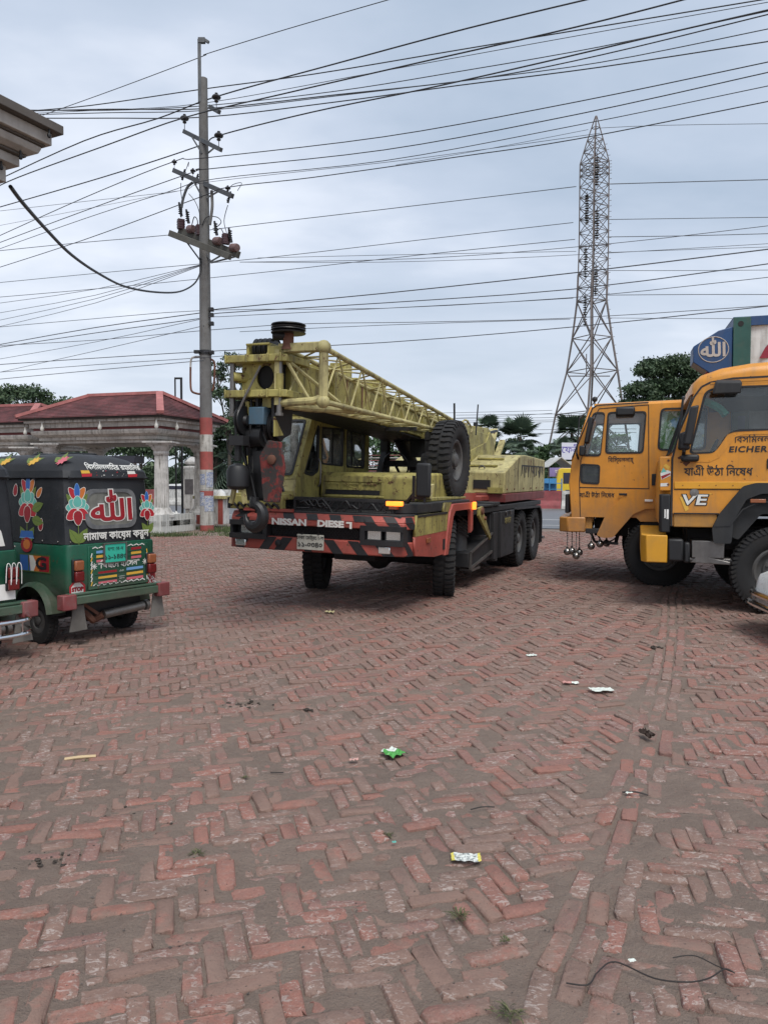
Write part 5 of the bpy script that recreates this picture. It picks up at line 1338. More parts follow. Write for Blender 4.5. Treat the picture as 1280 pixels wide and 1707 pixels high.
MB().tube([(HX + .03, .06, 1.47), (HX + .03, .055, 1.41)] + hk, [.045, .05] + [.05 + .014 * math.sin(math.pi * k / 16) - .035 * max(0, (k - 11) / 5) for k in range(17)], 10).build('hook', M['grease'], hkb)
# ---- lattice jib, base end at the boom head, tapering to the rear
def lat(f): # corners at fraction f from head to rear
    xh, xr = 3.45, -1.75
    x = xh + (xr - xh) * f
    yo, yi = .77 - .10 * f, .34 + .02 * f
    zu, zl = 2.99 - .43 * f, 2.45 - .06 * f
    return [Vector((x, yo, zu)), Vector((x, yi, zu)), Vector((x, yo, zl)), Vector((x, yi, zl))]
A0, A1 = lat(0.0), lat(1.0)
for k in range(4):
    MB().tube([A0[k], A1[k]], .028 if k in (0, 2) else .025, 10).build('jib_chord', PA, cr)
N = 9
lc = MB()
def ft(i): return (i / N) ** .92
for i in range(N):
    f0, fm, f1 = ft(i), ft(i + .5), ft(i + 1); a, m, b = lat(f0), lat(fm), lat(f1)
    for u, l in ((0, 2), (1, 3)):
        lc.tube([a[l], m[u]], .0115, 6, False); lc.tube([m[u], b[l]], .0115, 6, False)
    for u, v in ((0, 1), (2, 3)):
        lc.tube([m[u], m[v]] if u == 0 else [b[u], b[v]], .011, 6, False); lc.tube([a[u], m[v]], .010, 6, False); lc.tube([m[v], b[u]], .010, 6, False)
lc.build('jib_lacing', PA, cr)
MB().tube([A0[0] + Vector((0, 0, .03)), A0[2] - Vector((0, 0, .04))], .048, 10).sphere(A0[0] + Vector((0, 0, .0)), .075, 12).sphere(A0[2], .07, 12).build('jib_end_post', PA, cr)
MB().box((3.40, .27, 2.95), (3.50, .80, 3.045)).build('jib_top_beam', PA, cr, bev=.012)
MB().tube(cable([(3.46, .27, 2.44), (3.47, .5, 2.45), (3.47, .68, 2.46), (3.45, .77, 2.50)], 0), .04, 10).tube([(3.40, .30, 2.42), (3.2, .52, 2.40), (2.6, .72, 2.43)], .035, 8).build('jib_foot_bar', PA, cr)
MB().tube([(3.46, .30, 2.95), (3.35, .55, 2.5), (3.3, .7, 2.46)], .02, 6).tube([(3.46, .30, 2.92), (3.0, .74, 2.48)], .02, 6).bar((3.48, .27, 2.42), (3.48, .27, 2.98), .05, .07).build('jib_stay', PA, cr)
MB().box((-1.65, .28, 2.32), (-1.95, .74, 2.60)).tube(cable([(-1.95, .6, 2.58), (-2.1, .66, 2.66), (-2.3, .7, 2.55), (-2.25, .72, 2.45)], 0), .018, 6).build('jib_tip', PA, cr, bev=.01)
MB().cyl((-1.8, .74, 2.35), (-1.8, .80, 2.35), .05).bar((.6, .3, 2.35), (.6, .75, 2.35), .05).bar((-1.0, .3, 2.3), (-1.0, .7, 2.33), .05).build('jib_bracket', BK, cr)

for ch in cr.children:
    if ch.name.split('.')[0] in ('head_plates', 'head_frame', 'head_core', 'head_pin', 'pin_boss', 'sheave_bracket', 'top_sheaves', 'auxiliary_sheave', 'limit_switch_box', 'headache_ball', 'ball_fork', 'swivel', 'hoist_rope', 'boom', 'inner_boom', 'boom_collar', 'boom_underside'): ch.location.y += .085

# tangle of hoses, shackles and slack rope under the head
random.seed(31); mb = MB()
for k in range(16):
    a = Vector((HX - .02 - random.random() * .3, -.18 + random.random() * .45, 2.48)); b = a + Vector((random.uniform(-.1, .1), random.uniform(-.12, .08), -.35 - random.random() * .5)); c = b + Vector((random.uniform(-.08, .08), random.uniform(-.05, .12), -.1 - random.random() * .25))
    mb.tube(cable([a, a.lerp(b, .5) + Vector((random.uniform(-.06, .06), random.uniform(-.06, .06), 0)), b, c], 0, sub=4), .010 + .008 * random.random(), 6)
mb.box((HX - .34, -.16, 1.9), (HX - .12, .10, 2.46)).box((HX - .36, -.14, 1.5), (HX - .16, .14, 1.9)).box((HX - .1, -.3, 2.3), (HX - .3, -.1, 2.48)).lathe([(.02, -.1), (.12, -.1), (.12, .1), (.02, .1)], (HX - .1, .0, 2.1), 'y', n=16)
mb.build('hose_tangle', M['grease'], cr)
mb = MB()
for k in range(7): y = -1.2 + .1 * k; mb.tube(cable([(2.06, y, 1.28), (2.12, y + .05, 1.34), (2.08, y + .12, 1.26)], 0, sub=4), .016, 6)
mb.box((2.0, -1.25, 1.26), (2.08, -1.05, 1.40)); mb.build('hoses', M['grease'], cr)
# oil and rust runs on the boom flank and hood: thin streaks of their own shape
random.seed(41); mb = MB()
for k in range(26):
    x = 2.2 - 5.2 * random.random(); zt2 = 2.91 - (2.35 - x) * .0574; L = .08 + .3 * random.random(); w_ = .006 + .014 * random.random()
    y = .2765; mb.add([(x - w_, y, zt2), (x + w_, y, zt2), (x + w_ * .3, y, zt2 - L), (x - w_ * .3, y, zt2 - L * .9)], [(0, 1, 2, 3)])
o_ = mb.build('rust_streaks', M['rust'], cr, smooth=0); o_.location.y = .0855
mb = MB()
for k in range(22):
    x = -2.95 - 3.6 * random.random(); L = .08 + .35 * random.random(); w_ = .006 + .012 * random.random(); z = (1.80 + (-2.85 - x) * .275 if x > -4.05 else 2.1) - .02
    mb.add([(x - w_, 1.1815, z), (x + w_, 1.1815, z), (x + w_ * .3, 1.1815, z - L), (x - w_ * .3, 1.1815, z - L * .9)], [(0, 1, 2, 3)])
mb.build('rust_streaks', M['rust'], cwb, smooth=0)

for ch in cr.children:
    if ch.name.split('.')[0] in ('cheek_plate', 'cheek_flash', 'main_sheaves'): ch.location.y -= .17

for ch in cr.children:
    if ch.name.split('.')[0] in ('hook_block', 'hose_tangle'): ch.location.y -= .025
# ================================================================== AUTO RICKSHAWS (x forward, y left, origin under the tail)
M['pt_red'] = flat('folk paint red', (.42, .02, .03), .45); M['pt_crim'] = flat('folk paint crimson', (.28, .012, .02), .45)
M['pt_org'] = flat('folk paint orange', (.55, .16, .03), .45); M['pt_teal'] = flat('folk paint teal', (.12, .42, .36), .45)
M['pt_leaf'] = flat('folk paint leaf green', (.14, .20, .04), .45); M['pt_dleaf'] = flat('folk paint dark leaf', (.06, .11, .03), .45)
M['pt_blue'] = flat('folk paint blue', (.03, .12, .40), .45); M['pt_yel'] = flat('folk paint yellow', (.65, .38, .05), .45)
M['pt_pink'] = flat('folk paint pink', (.55, .13, .16), .45); M['pt_white'] = flat('folk paint white', (.66, .66, .62), .5)
M['pt_lblue'] = flat('folk paint light blue', (.15, .32, .58), .45)
M['vinyl_win'] = paint('cloudy vinyl window', (.14, .14, .12), .3, .5, .5, (.30, .30, .28))
M['mudrub'] = paint('dirty mud flap', (.16, .15, .135), .85, .2, .5, (.07, .06, .05))
PTM = ['pt_red', 'pt_crim', 'pt_org', 'pt_teal', 'pt_leaf', 'pt_dleaf', 'pt_blue', 'pt_yel', 'pt_pink', 'pt_white', 'pt_lblue']
class Paint2:
    """flat brush work on a surface: org + u*x + v*y, successive coats a little proud of each other"""
    def __init__(s, org, ux, uy):
        s.o = Vector(org); s.x = Vector(ux).normalized(); s.y = Vector(uy).normalized(); s.n = s.x.cross(s.y); s.mb = MB(); s.k = 0
    def poly(s, pts, col, lift=None):
        s.k += 1; L = (.0016 + s.k * .00012) if lift is None else lift
        s.mb.m = PTM.index(col); s.mb.add([s.o + s.x * p[0] + s.y * p[1] + s.n * L for p in pts], [tuple(range(len(pts)))])
    def petal(s, c, ang, L, W, col, edge='pt_white', tip=1.0, e=.006):
        def shp(g):
            out = []
            for k in range(14):
                t = 2 * math.pi * k / 14; x = (math.cos(t) * .5 + .5) * L; y = math.sin(t) * W / 2 * (1 - .25 * tip * math.cos(t))
                cx, cy = L / 2, 0; x = cx + (x - cx) * (1 + g * 2 / L); y = y * (1 + g * 2 / W)
                out.append((c[0] + x * math.cos(ang) - y * math.sin(ang), c[1] + x * math.sin(ang) + y * math.cos(ang)))
            return out
        if edge: s.poly(shp(e), edge)
        s.poly(shp(0), col)
    def leaf(s, c, ang, L, W, col='pt_leaf'):
        pts = []
        for k in range(7): t = k / 6; pts.append((L * t, W / 2 * math.sin(math.pi * t ** .8)))
        for k in range(5, 0, -1): t = k / 6; pts.append((L * t, -W / 2 * math.sin(math.pi * t ** .8)))
        s.poly([(c[0] + x * math.cos(ang) - y * math.sin(ang), c[1] + x * math.sin(ang) + y * math.cos(ang)) for x, y in pts], col)
        s.line([(c[0], c[1]), (c[0] + L * .9 * math.cos(ang), c[1] + L * .9 * math.sin(ang))], .004, 'pt_dleaf')
    def line(s, pts, wd, col):
        for a, b in zip(pts[:-1], pts[1:]):
            a, b = Vector(a), Vector(b); d = (b - a).normalized() * wd / 2; n = Vector((-d.y, d.x)); s.poly([a - d + n, a - d - n, b + d - n, b + d + n], col)
    def build(s, name, parent): return s.mb.build(name, [M[m] for m in PTM], parent, smooth=0)
def flower(p, cx, cy, k=1.0, small=False):
    D = R
    for a in (130, 50): p.leaf((cx, cy + .02 * k), D(a), .17 * k, .075 * k, 'pt_leaf')
    p.petal((cx, cy + .10 * k), D(128), .13 * k, .065 * k, 'pt_red'); p.petal((cx, cy + .10 * k), D(52), .13 * k, .065 * k, 'pt_org')
    p.petal((cx, cy + .12 * k), D(90), .12 * k, .05 * k, 'pt_blue', 'pt_lblue')
    for a in (180, 0, 142, 38, 90): p.petal((cx, cy + .03 * k), D(a), .115 * k if a in (0, 180) else .10 * k, .085 * k, 'pt_teal')
    for a in (212, 328, 270): p.petal((cx, cy + .0 * k), D(a), .13 * k, .088 * k, 'pt_red' if a != 270 else 'pt_crim')
    p.line([(cx, cy - .13 * k), (cx, cy - .32 * k)], .008 * k, 'pt_leaf')
    for a in (125, 55): p.leaf((cx, cy - .29 * k), D(a), .16 * k, .085 * k, 'pt_leaf')
TY_SM = tyre_parts(.225, .115, 34, .125, style='fine')
def hood_sections(hw, zs=1.0):
    def rr(x0, x1, h, z, r):
        out = []
        for cx, cy, a0 in ((x1 - r, h - r, 0), (x0 + r, h - r, 90), (x0 + r, -h + r, 180), (x1 - r, -h + r, 270)):
            for t in range(4): a = R(a0 + 30 * t); out.append((cx + r * math.cos(a), cy + r * math.sin(a), z))
        return out
    return rr
def rickshaw(name, label, loc, yaw, full):
    t = thing(name, label, 'auto rickshaw', loc, (0, 0, yaw), 'three-wheeled auto rickshaws at the left edge')
    hw = .53; rr = hood_sections(hw)
    GR, CV = M['green'], M['canvas']
    # lower tub
    tub = MB().loft([rr(.06, 1.75, hw - .06, .44, .06), rr(.02, 1.8, hw - .005, .54, .06), rr(0, 1.82, hw, .62, .06), rr(0, 1.80, hw, .97, .06), rr(.0, 1.80, hw - .01, 1.0, .06)]).build('tub', GR, t, bev=.008)
    # nose and windscreen
    MB().loft([rr(1.75, 2.35, .42, .40, .15), rr(1.75, 2.5, .40, .7, .18), rr(1.75, 2.42, .46, 1.0, .15)]).build('nose', GR, t, bev=.01)
    holed('windscreen_frame', rnd_poly([(-.5, 1.0), (.5, 1.0), (.46, 1.66), (-.46, 1.66)], .06), [rnd_poly([(-.44, 1.06), (.44, 1.06), (.41, 1.6), (-.41, 1.6)], .06)], .04, GR, lambda u, v, w: Vector((2.36 - (v - 1.0) * .75 + w, u, v)), t)
    pane(t, rnd_poly([(-.44, 1.06), (.44, 1.06), (.41, 1.6), (-.41, 1.6)], .06), 0, fn=lambda u, v, w: Vector((2.36 - (v - 1.0) * .75 + w, u, v)), name='windscreen')
    # canvas hood
    hood = MB().loft([rr(.012, 1.22, hw - .004, 1.003, .09), rr(.03, 1.22, hw - .01, 1.3, .1), rr(.058, 1.22, hw - .03, 1.635, .11), rr(.03, 1.3, hw - .010, 1.652, .12), rr(.045, 1.5, hw - .02, 1.72, .14), rr(.10, 1.68, hw - .06, 1.785, .15), rr(.19, 1.78, hw - .13, 1.84, .15), rr(.32, 1.75, hw - .22, 1.878, .13), rr(.5, 1.6, hw - .36, 1.90, .1)]).build('canvas_hood', CV, t, smooth=22)
    MB().bar((1.22, hw - .05, 1.0), (1.22, hw - .05, 1.6), .03).bar((1.22, -hw + .05, 1.0), (1.22, -hw + .05, 1.6), .03).bar((1.75, hw - .06, 1.0), (1.72, hw - .1, 1.7), .03).bar((1.75, -hw + .06, 1.0), (1.72, -hw + .1, 1.7), .03).build('hood_frame', M['cr_black'], t, smooth=0)
    # hood seams
    mb = MB()
    for x in (.55, 1.0): mb.tube([(x, -hw + .02, 1.63), (x, -hw + .07, 1.785), (x, -.2, 1.905), (x, .2, 1.905), (x, hw - .07, 1.785), (x, hw - .02, 1.63)], .012, 6)
    mb.tube([(.05, -hw + .06, 1.652), (.045, 0, 1.647), (.05, hw - .06, 1.652)], .014, 6); mb.build('canvas_seam', CV, hood)
    sc = MB()
    for y in (-.5, -.3, -.1, .1, .3, .5): sc.sphere((.008, y * .98, 1.03), .009, 6)
    for x in (.15, .4, .7, 1.0): sc.sphere((x, hw + .0, 1.03), .009, 6)
    sc.build('snap_button', M['steel'], hood)
    # bumper rail with reflectors
    MB().box((-.06, -.60, .425), (.05, .55, .505)).box((-.035, -.585, .506), (.04, .54, .535)).build('rear_rail', GR, t, bev=.01)
    for y in (.56, -.585): MB().box((-.075, y - .075, .385), (.03, y + .075, .53)).build('reflector_plate', paint('worn red plate', (.22, .05, .05), .6, .3, .5, (.2, .15, .14)), t, bev=.01)
    for y in (.42, -.55):
        f = MB(); f.loft([[(x, y - .085 * s, z) for x in (.0,)] + [(0, y + .085 * s, z), (.012, y + .085 * s, z), (.012, y - .085 * s, z)] for z, s in ((.41, .72), (.30, .85), (.16, 1.15))]); f.build('mud_flap', M['mudrub'], t)
    # running gear
    for y, s in ((.50, 1), (-.47, -1)): wheel(t, TY_SM, .50, y, .225, s)
    wheel(t, TY_SM, 2.15, 0, .225, 1)
    for s in (1, -1):
        MB().lathe([(.31, -.09), (.32, .06), (.28, .10)], (.50, s * .52, .30), 'y', n=18, a0=R(5), a1=R(175)).build('wheel_arch', GR, t)
        MB().lathe([(.30, -.1), (.30, .055)], (.50, s * .52, .30), 'y', n=18, a0=R(0), a1=R(180)).build('arch_liner', DK, t)
    MB().box((.1, -.40, .28), (1.7, .40, .46)).cyl((.50, -.45, .26), (.50, .45, .26), .045, n=10).sphere((.42, .02, .27), .12, 10).build('underframe', M['grease'], t)
    MB().cyl((.03, -.38, .30), (.05, .10, .27), .045, n=14).cyl((.03, -.40, .30), (.03, -.44, .305), .055, n=14).build('exhaust', M['steel'], t)
    MB().tube(cable([(.05, .1, .27), (.12, .16, .22), (.08, .22, .24), (.16, .3, .36)], 0), .035, 8).bar((.1, .3, .4), (.08, .1, .25), .03).build('exhaust_bend', M['rust'], t)
    # tail lamps
    for y in (.44, -.44):
        l = MB().box((-.03, y - .055, .64), (0, y + .055, .86)).build('tail_lamp', M['plastic'], t, bev=.008)
        MB().box((-.07, y - .05, .645), (-.028, y + .05, .745)).build('red_lens', M['red_lens'], l, bev=.014)
        MB().box((-.068, y - .05, .75), (-.028, y + .05, .85)).build('amber_lens', M['amber_off'] if full else M['red_lens'], l, bev=.014)
    return t, hood, tub
fwd = R(57) + math.pi / 2
rk, hood, tub = rickshaw('auto_rickshaw', 'green auto rickshaw with black hood covered in painted flowers and white lettering', (-2.74, 7.80, 0), fwd, True)
# painted tail: window, flowers, lettering
UX = (0, -1, 0)
UYr = Vector((.033, 0, 1)).normalized()
def rear(y, z): return Vector((.012 + (z - 1.003) * .065 - .003, y, z))
p = Paint2(rear(0, 1.0), UX, UYr)
flower(p, -.40, .33, 1.1); flower(p, .435, .31, .82)
p.build('painted_flowers', hood)
wnd = rnd_poly([(-.31, 1.15), (.29, 1.15), (.29, 1.53), (-.31, 1.53)], .12, 6)
# (drawn in mirrored y: u = -y)
fnr = lambda u, v, w: rear(-u, v) + Vector((-.004 + w, 0, 0))
holed('vinyl_window', wnd, [], .006, M['vinyl_win'], fnr, hood)
inner = [(q[0] * .88 - .0012, 1.34 + (q[1] - 1.34) * .86) for q in wnd]
holed('window_welt', [(q[0] * 1.03, 1.34 + (q[1] - 1.34) * 1.05) for q in wnd], [inner], .02, paint('grey rubber welt', (.10, .105, .11), .5, .2, .4, (.3, .3, .3)), fnr, hood)
# painted script on the window: white under red
for mt, b, lf in (('pt_white', .017, -.012), ('pt_crim', .007, -.015)):
    text('\ufdf2', .30, M[mt], rear(.0, 1.315) + Vector((lf, 0, 0)), UX, UYr, hood, bold=b, thick=.002, sx=1.35)
text('নামাজ কায়েম করুন', .102, M['pt_white'], rear(-.045, 1.07) + Vector((-.013, 0, 0)), UX, UYr, hood, bold=.003, sx=.98)
tilt = Vector((.055, 0, .065)).normalized()
text('বিসমিল্লাহির রহমানির', .098, M['pt_white'], (.066, -.06, 1.757), UX, tilt, hood, bold=.0015, sx=.72)
p = Paint2((.034, 0, 1.688), UX, Vector((.015, 0, .068)))
for (x, c1, c2) in ((-.28, 'pt_yel', 'pt_red'), (.27, 'pt_white', 'pt_red')):
    p.poly([(x - .06, -.03), (x + .05, -.025), (x + .06, .005), (x - .06, .0)], c2); p.poly([(x - .06, .003), (x + .04, .006), (x + .03, .036), (x - .065, .035)], c1)
random.seed(5)
for k in range(14):
    x = -.18 + .40 * random.random(); y = -.03 + .06 * random.random(); p.poly([(x, y), (x + .02 * random.random() + .006, y + .004), (x + .012, y + .012 * random.random() + .004)], 'pt_white' if k % 4 else 'pt_red')
p.build('worn_stickers', hood)
# flowers on the flank of the hood and on the roof edge
p = Paint2((.60, .527, 1.0), (-1, 0, 0), (0, -.035, 1))
cx = -.06; flower(p, cx, .37, 1.3)
p.petal((cx - .22, .47), R(80), .12, .07, 'pt_crim'); p.petal((cx + .16, .46), R(50), .12, .06, 'pt_org'); p.petal((cx + .22, .13), R(80), .12, .07, 'pt_crim')
p.leaf((cx + .08, .33), R(20), .2, .1); p.leaf((cx + .08, .24), R(-10), .2, .1)
p.poly([(cx - .12, .05), (cx + .12, .05), (cx + .10, .12), (cx - .10, .12)], 'pt_blue'); p.line([(cx - .12, .05), (cx + .12, .05)], .008, 'pt_lblue')
p.poly([(cx + .10 * math.cos(a), -.02 + .075 * math.sin(a)) for a in [2 * math.pi * k / 16 for k in range(16)]], 'pt_crim'); p.poly([(cx + .06 * math.cos(a), -.015 + .05 * math.sin(a)) for a in [2 * math.pi * k / 12 for k in range(12)]], 'pt_org')
p.build('painted_flowers', hood)
p = Paint2((.45, .445, 1.805), (-1, 0, 0), (0, -.07, .055))
for x in (-.25, .22, -.75):
    for a in (150, 30, 100): p.leaf((x, 0), R(a), .16, .07)
    for a in range(0, 360, 45): p.petal((x + .03, .02), R(a), .075, .035, 'pt_yel' if x < 0 else 'pt_pink', None)
p.build('painted_flowers', hood)
# engine lid with louvres and brush work on the tub
lid = MB().box((-.012, -.42, .545), (.0, .31, .975)).build('engine_lid', M['green'], tub, bev=.005)
p = Paint2((-.0125, 0, 0), UX, (0, 0, 1))
def dash(x0, x1, z, col, h=.026): p.poly([(x0, z), (x1, z + .004), (x1, z + h + .004), (x0, z + h)], col)
for k, (c1, c2) in enumerate((('pt_lblue', 'pt_crim'), ('pt_yel', 'pt_yel'), ('pt_pink', 'pt_pink'))):
    dash(-.22, -.03, .90 - .045 * k, c1); dash(.20, .33, .905 - .045 * k, c2)
for k, (c1, c2) in enumerate((('pt_crim', 'pt_lblue'), ('pt_yel', 'pt_yel'), ('pt_pink', 'pt_pink'))):
    dash(-.20, .02, .69 - .05 * k, c1); dash(.14, .35, .70 - .05 * k, c2)
random.seed(9)
for k in range(9):
    for z, dz in ((.585, .012), (.955, .01)):
        x = -.26 + .64 * k / 9; p.line([(x, z), (x + .03, z + dz), (x + .055, z - .004)], .010, 'pt_white')
for k in range(8):
    z = .59 + .04 * k; p.line([(-.285, z), (-.275, z + .03)], .012, 'pt_white' if k % 3 else 'pt_yel'); p.line([(.40, z), (.395, z + .03)], .012, 'pt_yel' if k % 3 else 'pt_white')
for x in (-.25, .37):
    for a in range(0, 180, 45): p.line([(x - .03 * math.cos(R(a)), .775 - .03 * math.sin(R(a))), (x + .03 * math.cos(R(a)), .775 + .03 * math.sin(R(a)))], .007, 'pt_white')
p.build('painted_bands', lid)
text('"পিছনে হাসেন"', .085, M['pt_white'], (-.0145, -.05, .775), UX, (0, 0, 1), lid, bold=.002)
text('৫৫', .045, M['pt_white'], (-.0145, -.08, .70), UX, (0, 0, 1), lid); text('হাত', .045, M['pt_white'], (-.0145, -.08, .635), UX, (0, 0, 1), lid)
lv = MB()
for k in range(3):
    for z0 in (.905 - .045 * k, .70 - .05 * k): lv.box((-.018, -.35, z0 - .012), (-.012, .24, z0 - .004))
lv.build('louvre', M['green'], lid, smooth=0)
npl = MB().box((-.03, -.12, .80), (-.018, .13, .985)).build('number_plate', flat('plate turquoise', (.03, .42, .30), .5, var=.08), tub, bev=.004)
text('যশোর-থ', .05, M['ltr_black'], (-.032, .005, .935), UX, (0, 0, 1), npl); text('১১-১৪৪৩', .07, M['ltr_black'], (-.032, .005, .855), UX, (0, 0, 1), npl, bold=.001)
mb = MB()
for a, b in (((-.135, .79), (.145, .80)), ((-.135, .985), (.145, .995)), ((-.135, .80), (-.12, .985)), ((.13, .80), (.145, .985))): mb.box((-.036, a[0], a[1]), (-.012, b[0], b[1]))
mb.build('plate_frame', M['steel'], npl)
# STOP octagon
def octo(r): return [(r * math.cos(R(22.5 + 45 * k)), r * math.sin(R(22.5 + 45 * k))) for k in range(8)]
p = Paint2((-.001, .43, .565), UX, (0, 0, 1)); p.poly(octo(.095), 'pt_red'); p.poly(octo(.072), 'pt_white'); st_ = p.build('stop_sticker', tub)
text('STOP', .052, M['pt_crim'], (-.0045, .43, .567), UX, (0, 0, 1), st_, bold=.004)
p = Paint2((-.001, -.46, .58), UX, (0, 0, 1)); p.poly([(-.06, -.06), (.06, -.06), (.06, .06), (-.06, .06)], 'pt_crim')
for k in range(9): x = -.05 + .1 * random.random(); z = -.05 + .1 * random.random(); p.line([(x, z), (x + .02, z + .015), (x + .03, z - .01)], .007, 'pt_white')
p.build('worn_stickers', tub)
# raised maker letters and coloured G badge on the flank
text('PIAGGIO', .05, M['green'], (-.004, .40, .93), UX, (0, 0, 1), tub, thick=.008) if False else None
p = Paint2((.48, .5315, .80), (-1, 0, 0), (0, 0, 1))
p.poly([(-.30, -.08), (.20, -.08), (.20, .08), (-.30, .08)], 'pt_crim'); p.poly([(-.30, -.08), (-.12, -.08), (-.16, .08), (-.30, .08)], 'pt_blue'); p.poly([(-.12, -.08), (.02, -.08), (.06, .08), (-.10, .08)], 'pt_org'); p.poly([(-.12, -.08), (-.07, -.08), (-.02, .0), (-.08, .08), (-.14, .08)], 'pt_white')
for a, b in (((-.31, -.09), (.21, -.078)), ((-.31, .078), (.21, .09)), ((.19, -.09), (.21, .09)), ((-.16, -.09), (-.145, .09))): p.poly([a, (b[0], a[1]), b, (a[0], b[1])], 'pt_dleaf')
bd = p.build('side_badge', tub)
text('G', .16, M['ltr_black'], (.42, .535, .80), (-1, 0, 0), (0, 0, 1), bd, bold=.006, sx=1.6)
MB().tube(cable([(.1, -.54, 1.25), (.2, -.60, 1.18), (.3, -.62, 1.12)], 0), .012, 6).bar((1.2, -.56, .9), (1.26, -.62, 1.12), .05).build('side_lever', M['red_lens'], rk)
# second rickshaw, nearer and cut by the frame
_l = Vector((math.cos(fwd), math.sin(fwd), 0)); _n = Vector((-math.sin(fwd), math.cos(fwd), 0))
o2 = Vector((-2.74, 7.80, 0)) + _n * 1.56 - _l * .02
rk2, hood2, tub2 = rickshaw('auto_rickshaw', 'green auto rickshaw at the left frame edge with chrome guard and torn white patch', o2, fwd, False)
p = Paint2(rear(0, 1.0), UX, UYr); p.poly([(.05, .04), (.40, .04), (.37, .17), (.35, .20), (.33, .185), (.30, .24), (.27, .22), (.22, .30), (.18, .27), (.05, .30)], 'pt_white'); p.build('torn_patch', hood2)
mb = MB()
for z, x in ((.40, -.22), (.28, -.22)): mb.tube(cable([(.0, .5, z), (x, .46, z), (x - .02, 0, z), (x, -.46, z), (.02, -.56, z + .03)], 0), .02, 8)
for y in (-.4, -.2, 0, .2, .4): mb.bar((-.23, y, .28), (-.23, y, .40), .014)
mb.build('chrome_guard', M['chrome'], rk2)
MB().box((-.008, -.48, .56), (0, -.18, .70)).build('white_plate', M['white'], tub2)
wl = MB()
for k in range(3): wl.tube(cable([(-.075, -.50 + .05 * k, .70), (-.09, -.49 + .05 * k, .86), (-.085, -.46 + .05 * k, .88), (-.08, -.45 + .05 * k, .72)], 0), .0035, 5)
wl.build('lamp_guard', M['white'], tub2)

# ================================================================== TRUCKS
OR, ORD = M['orange'], M['orange_d']
SEAM = M['ltr_black']
def sideplate(name, pts, holes, parent, yy, mat, t=.04, bev=.006, label=None):
    return holed(name, pts, holes, t, mat, lambda u, v, w: Vector((u, yy + w, v)), parent, label, bev)
def strip(parent, pts, yy, wd=.012, name='panel_gap', mat=None):
    mb = MB()
    for a, b in zip(pts[:-1], pts[1:]): mb.bar((a[0], yy, a[1]), (b[0], yy, b[1]), wd, .006, (0, 1, 0))
    return mb.build(name, mat or SEAM, parent, smooth=0)
def truck_wheels(t, axles, y=1.06):
    for i, x in enumerate(axles):
        for s in (1, -1):
            wheel(t, TY_TRK, x, s * y, .525, s)
            if i: wheel(t, TY_TRK, x, s * (y - .3), .525, s)
def interior(t, x0, x1, z0):
    MB().box((x0, -1.1, z0), (x1 - .1, 1.1, z0 + .35)).box((x0 + .05, .25, z0 + .35), (x0 + .55, .95, z0 + .5)).box((x0 + .02, .25, z0 + .5), (x0 + .16, .95, z0 + 1.05)).box((x0 + .05, -.95, z0 + .35), (x0 + .55, -.25, z0 + .5)).box((x0 + .02, -.95, z0 + .5), (x0 + .16, -.25, z0 + 1.05)).build('seats', M['plastic'], t, bev=.03)
    MB().box((x1 - .45, -1.1, z0 + .35), (x1 - .12, 1.1, z0 + .62)).build('dashboard', M['plastic'], t, bev=.04)
    MB().tube([(x1 - .55 - .09 * math.sin(a), -.6 + .22 * math.cos(a), z0 + .72 + .2 * math.sin(a)) for a in [2 * math.pi * k / 20 for k in range(21)]], .016, 6).build('steering_wheel', M['plastic'], t)
# ---- far truck with container
ft_ = thing('container_truck', 'orange cab container truck standing farther back with chain balls under its bumper', 'truck', (4.60, 13.0, 0), (0, 0, R(163.5)), 'orange trucks parked on the right')
truck_wheels(ft_, (0, -5.6, -6.9))
cab = [(1.33, 1.06), (1.37, 1.60), (1.33, 1.95), (1.06, 2.74), (1.0, 2.80), (-.95, 2.84), (-.95, 1.0), (.30, 1.0), (.36, 1.06)]
qw = rnd_poly([(1.20, 2.03), (.90, 2.02), (.84, 2.70), (1.02, 2.70)], .06)
dw = rnd_poly([(.83, 2.06), (.27, 2.06), (.23, 2.70), (.80, 2.70)], .06)
lw_ = rnd_poly([(1.20, 1.60), (.92, 1.58), (.91, 1.88), (1.20, 1.90)], .05)
vw = rnd_poly([(.06, 2.10), (-.62, 2.10), (-.64, 2.74), (.02, 2.74)], .08)
for yy in (1.2, -1.2):
    sideplate('cab_side', cab, [qw, dw, lw_, vw], ft_, yy, OR)
    for lp in (qw, dw, lw_, vw):
        s_ = seal(ft_, lp, yy, .02, .055); pane(s_, lp, yy, 'gl_dark' if lp is lw_ else 'glass')
sideplate('side_fender', rnd_poly([(.86, .74), (.95, .78), (.80, 1.14), (.46, 1.49), (.35, 1.50), (-.95, 1.50), (-.95, 1.22), (.22, 1.20), (.40, 1.12), (.70, .75)], .03), [], ft_, 1.235, OR, .05)
sideplate('side_fender', rnd_poly([(.86, .74), (.95, .78), (.80, 1.14), (.46, 1.49), (.35, 1.50), (-.95, 1.50), (-.95, 1.22), (.22, 1.20), (.40, 1.12), (.70, .75)], .03), [], ft_, -1.235, OR, .05)
MB().loft([[(1.0 + .0, y, 2.80 + dz), (-.95, y, 2.84 + dz), (-.95, y, 2.70), (1.02, y, 2.70)] for y, dz in ((-1.215, 0), (-1.17, .035), (-1.0, .06), (1.0, .06), (1.17, .035), (1.215, 0))]).build('cab_roof', OR, ft_)
fr2 = [(1.34, 1.06), (1.38, 1.60), (1.34, 1.95)]
MB().loft([[(x, y * 1.2, z) for x, z in fr2] + [(x - .05, y * 1.2, z) for x, z in fr2[::-1]] for y in (-1, 1)]).build('cab_front', OR, ft_)
wsf = lambda u, v, w: Vector((1.335 - (v - 1.95) * .335 + w, u, v))
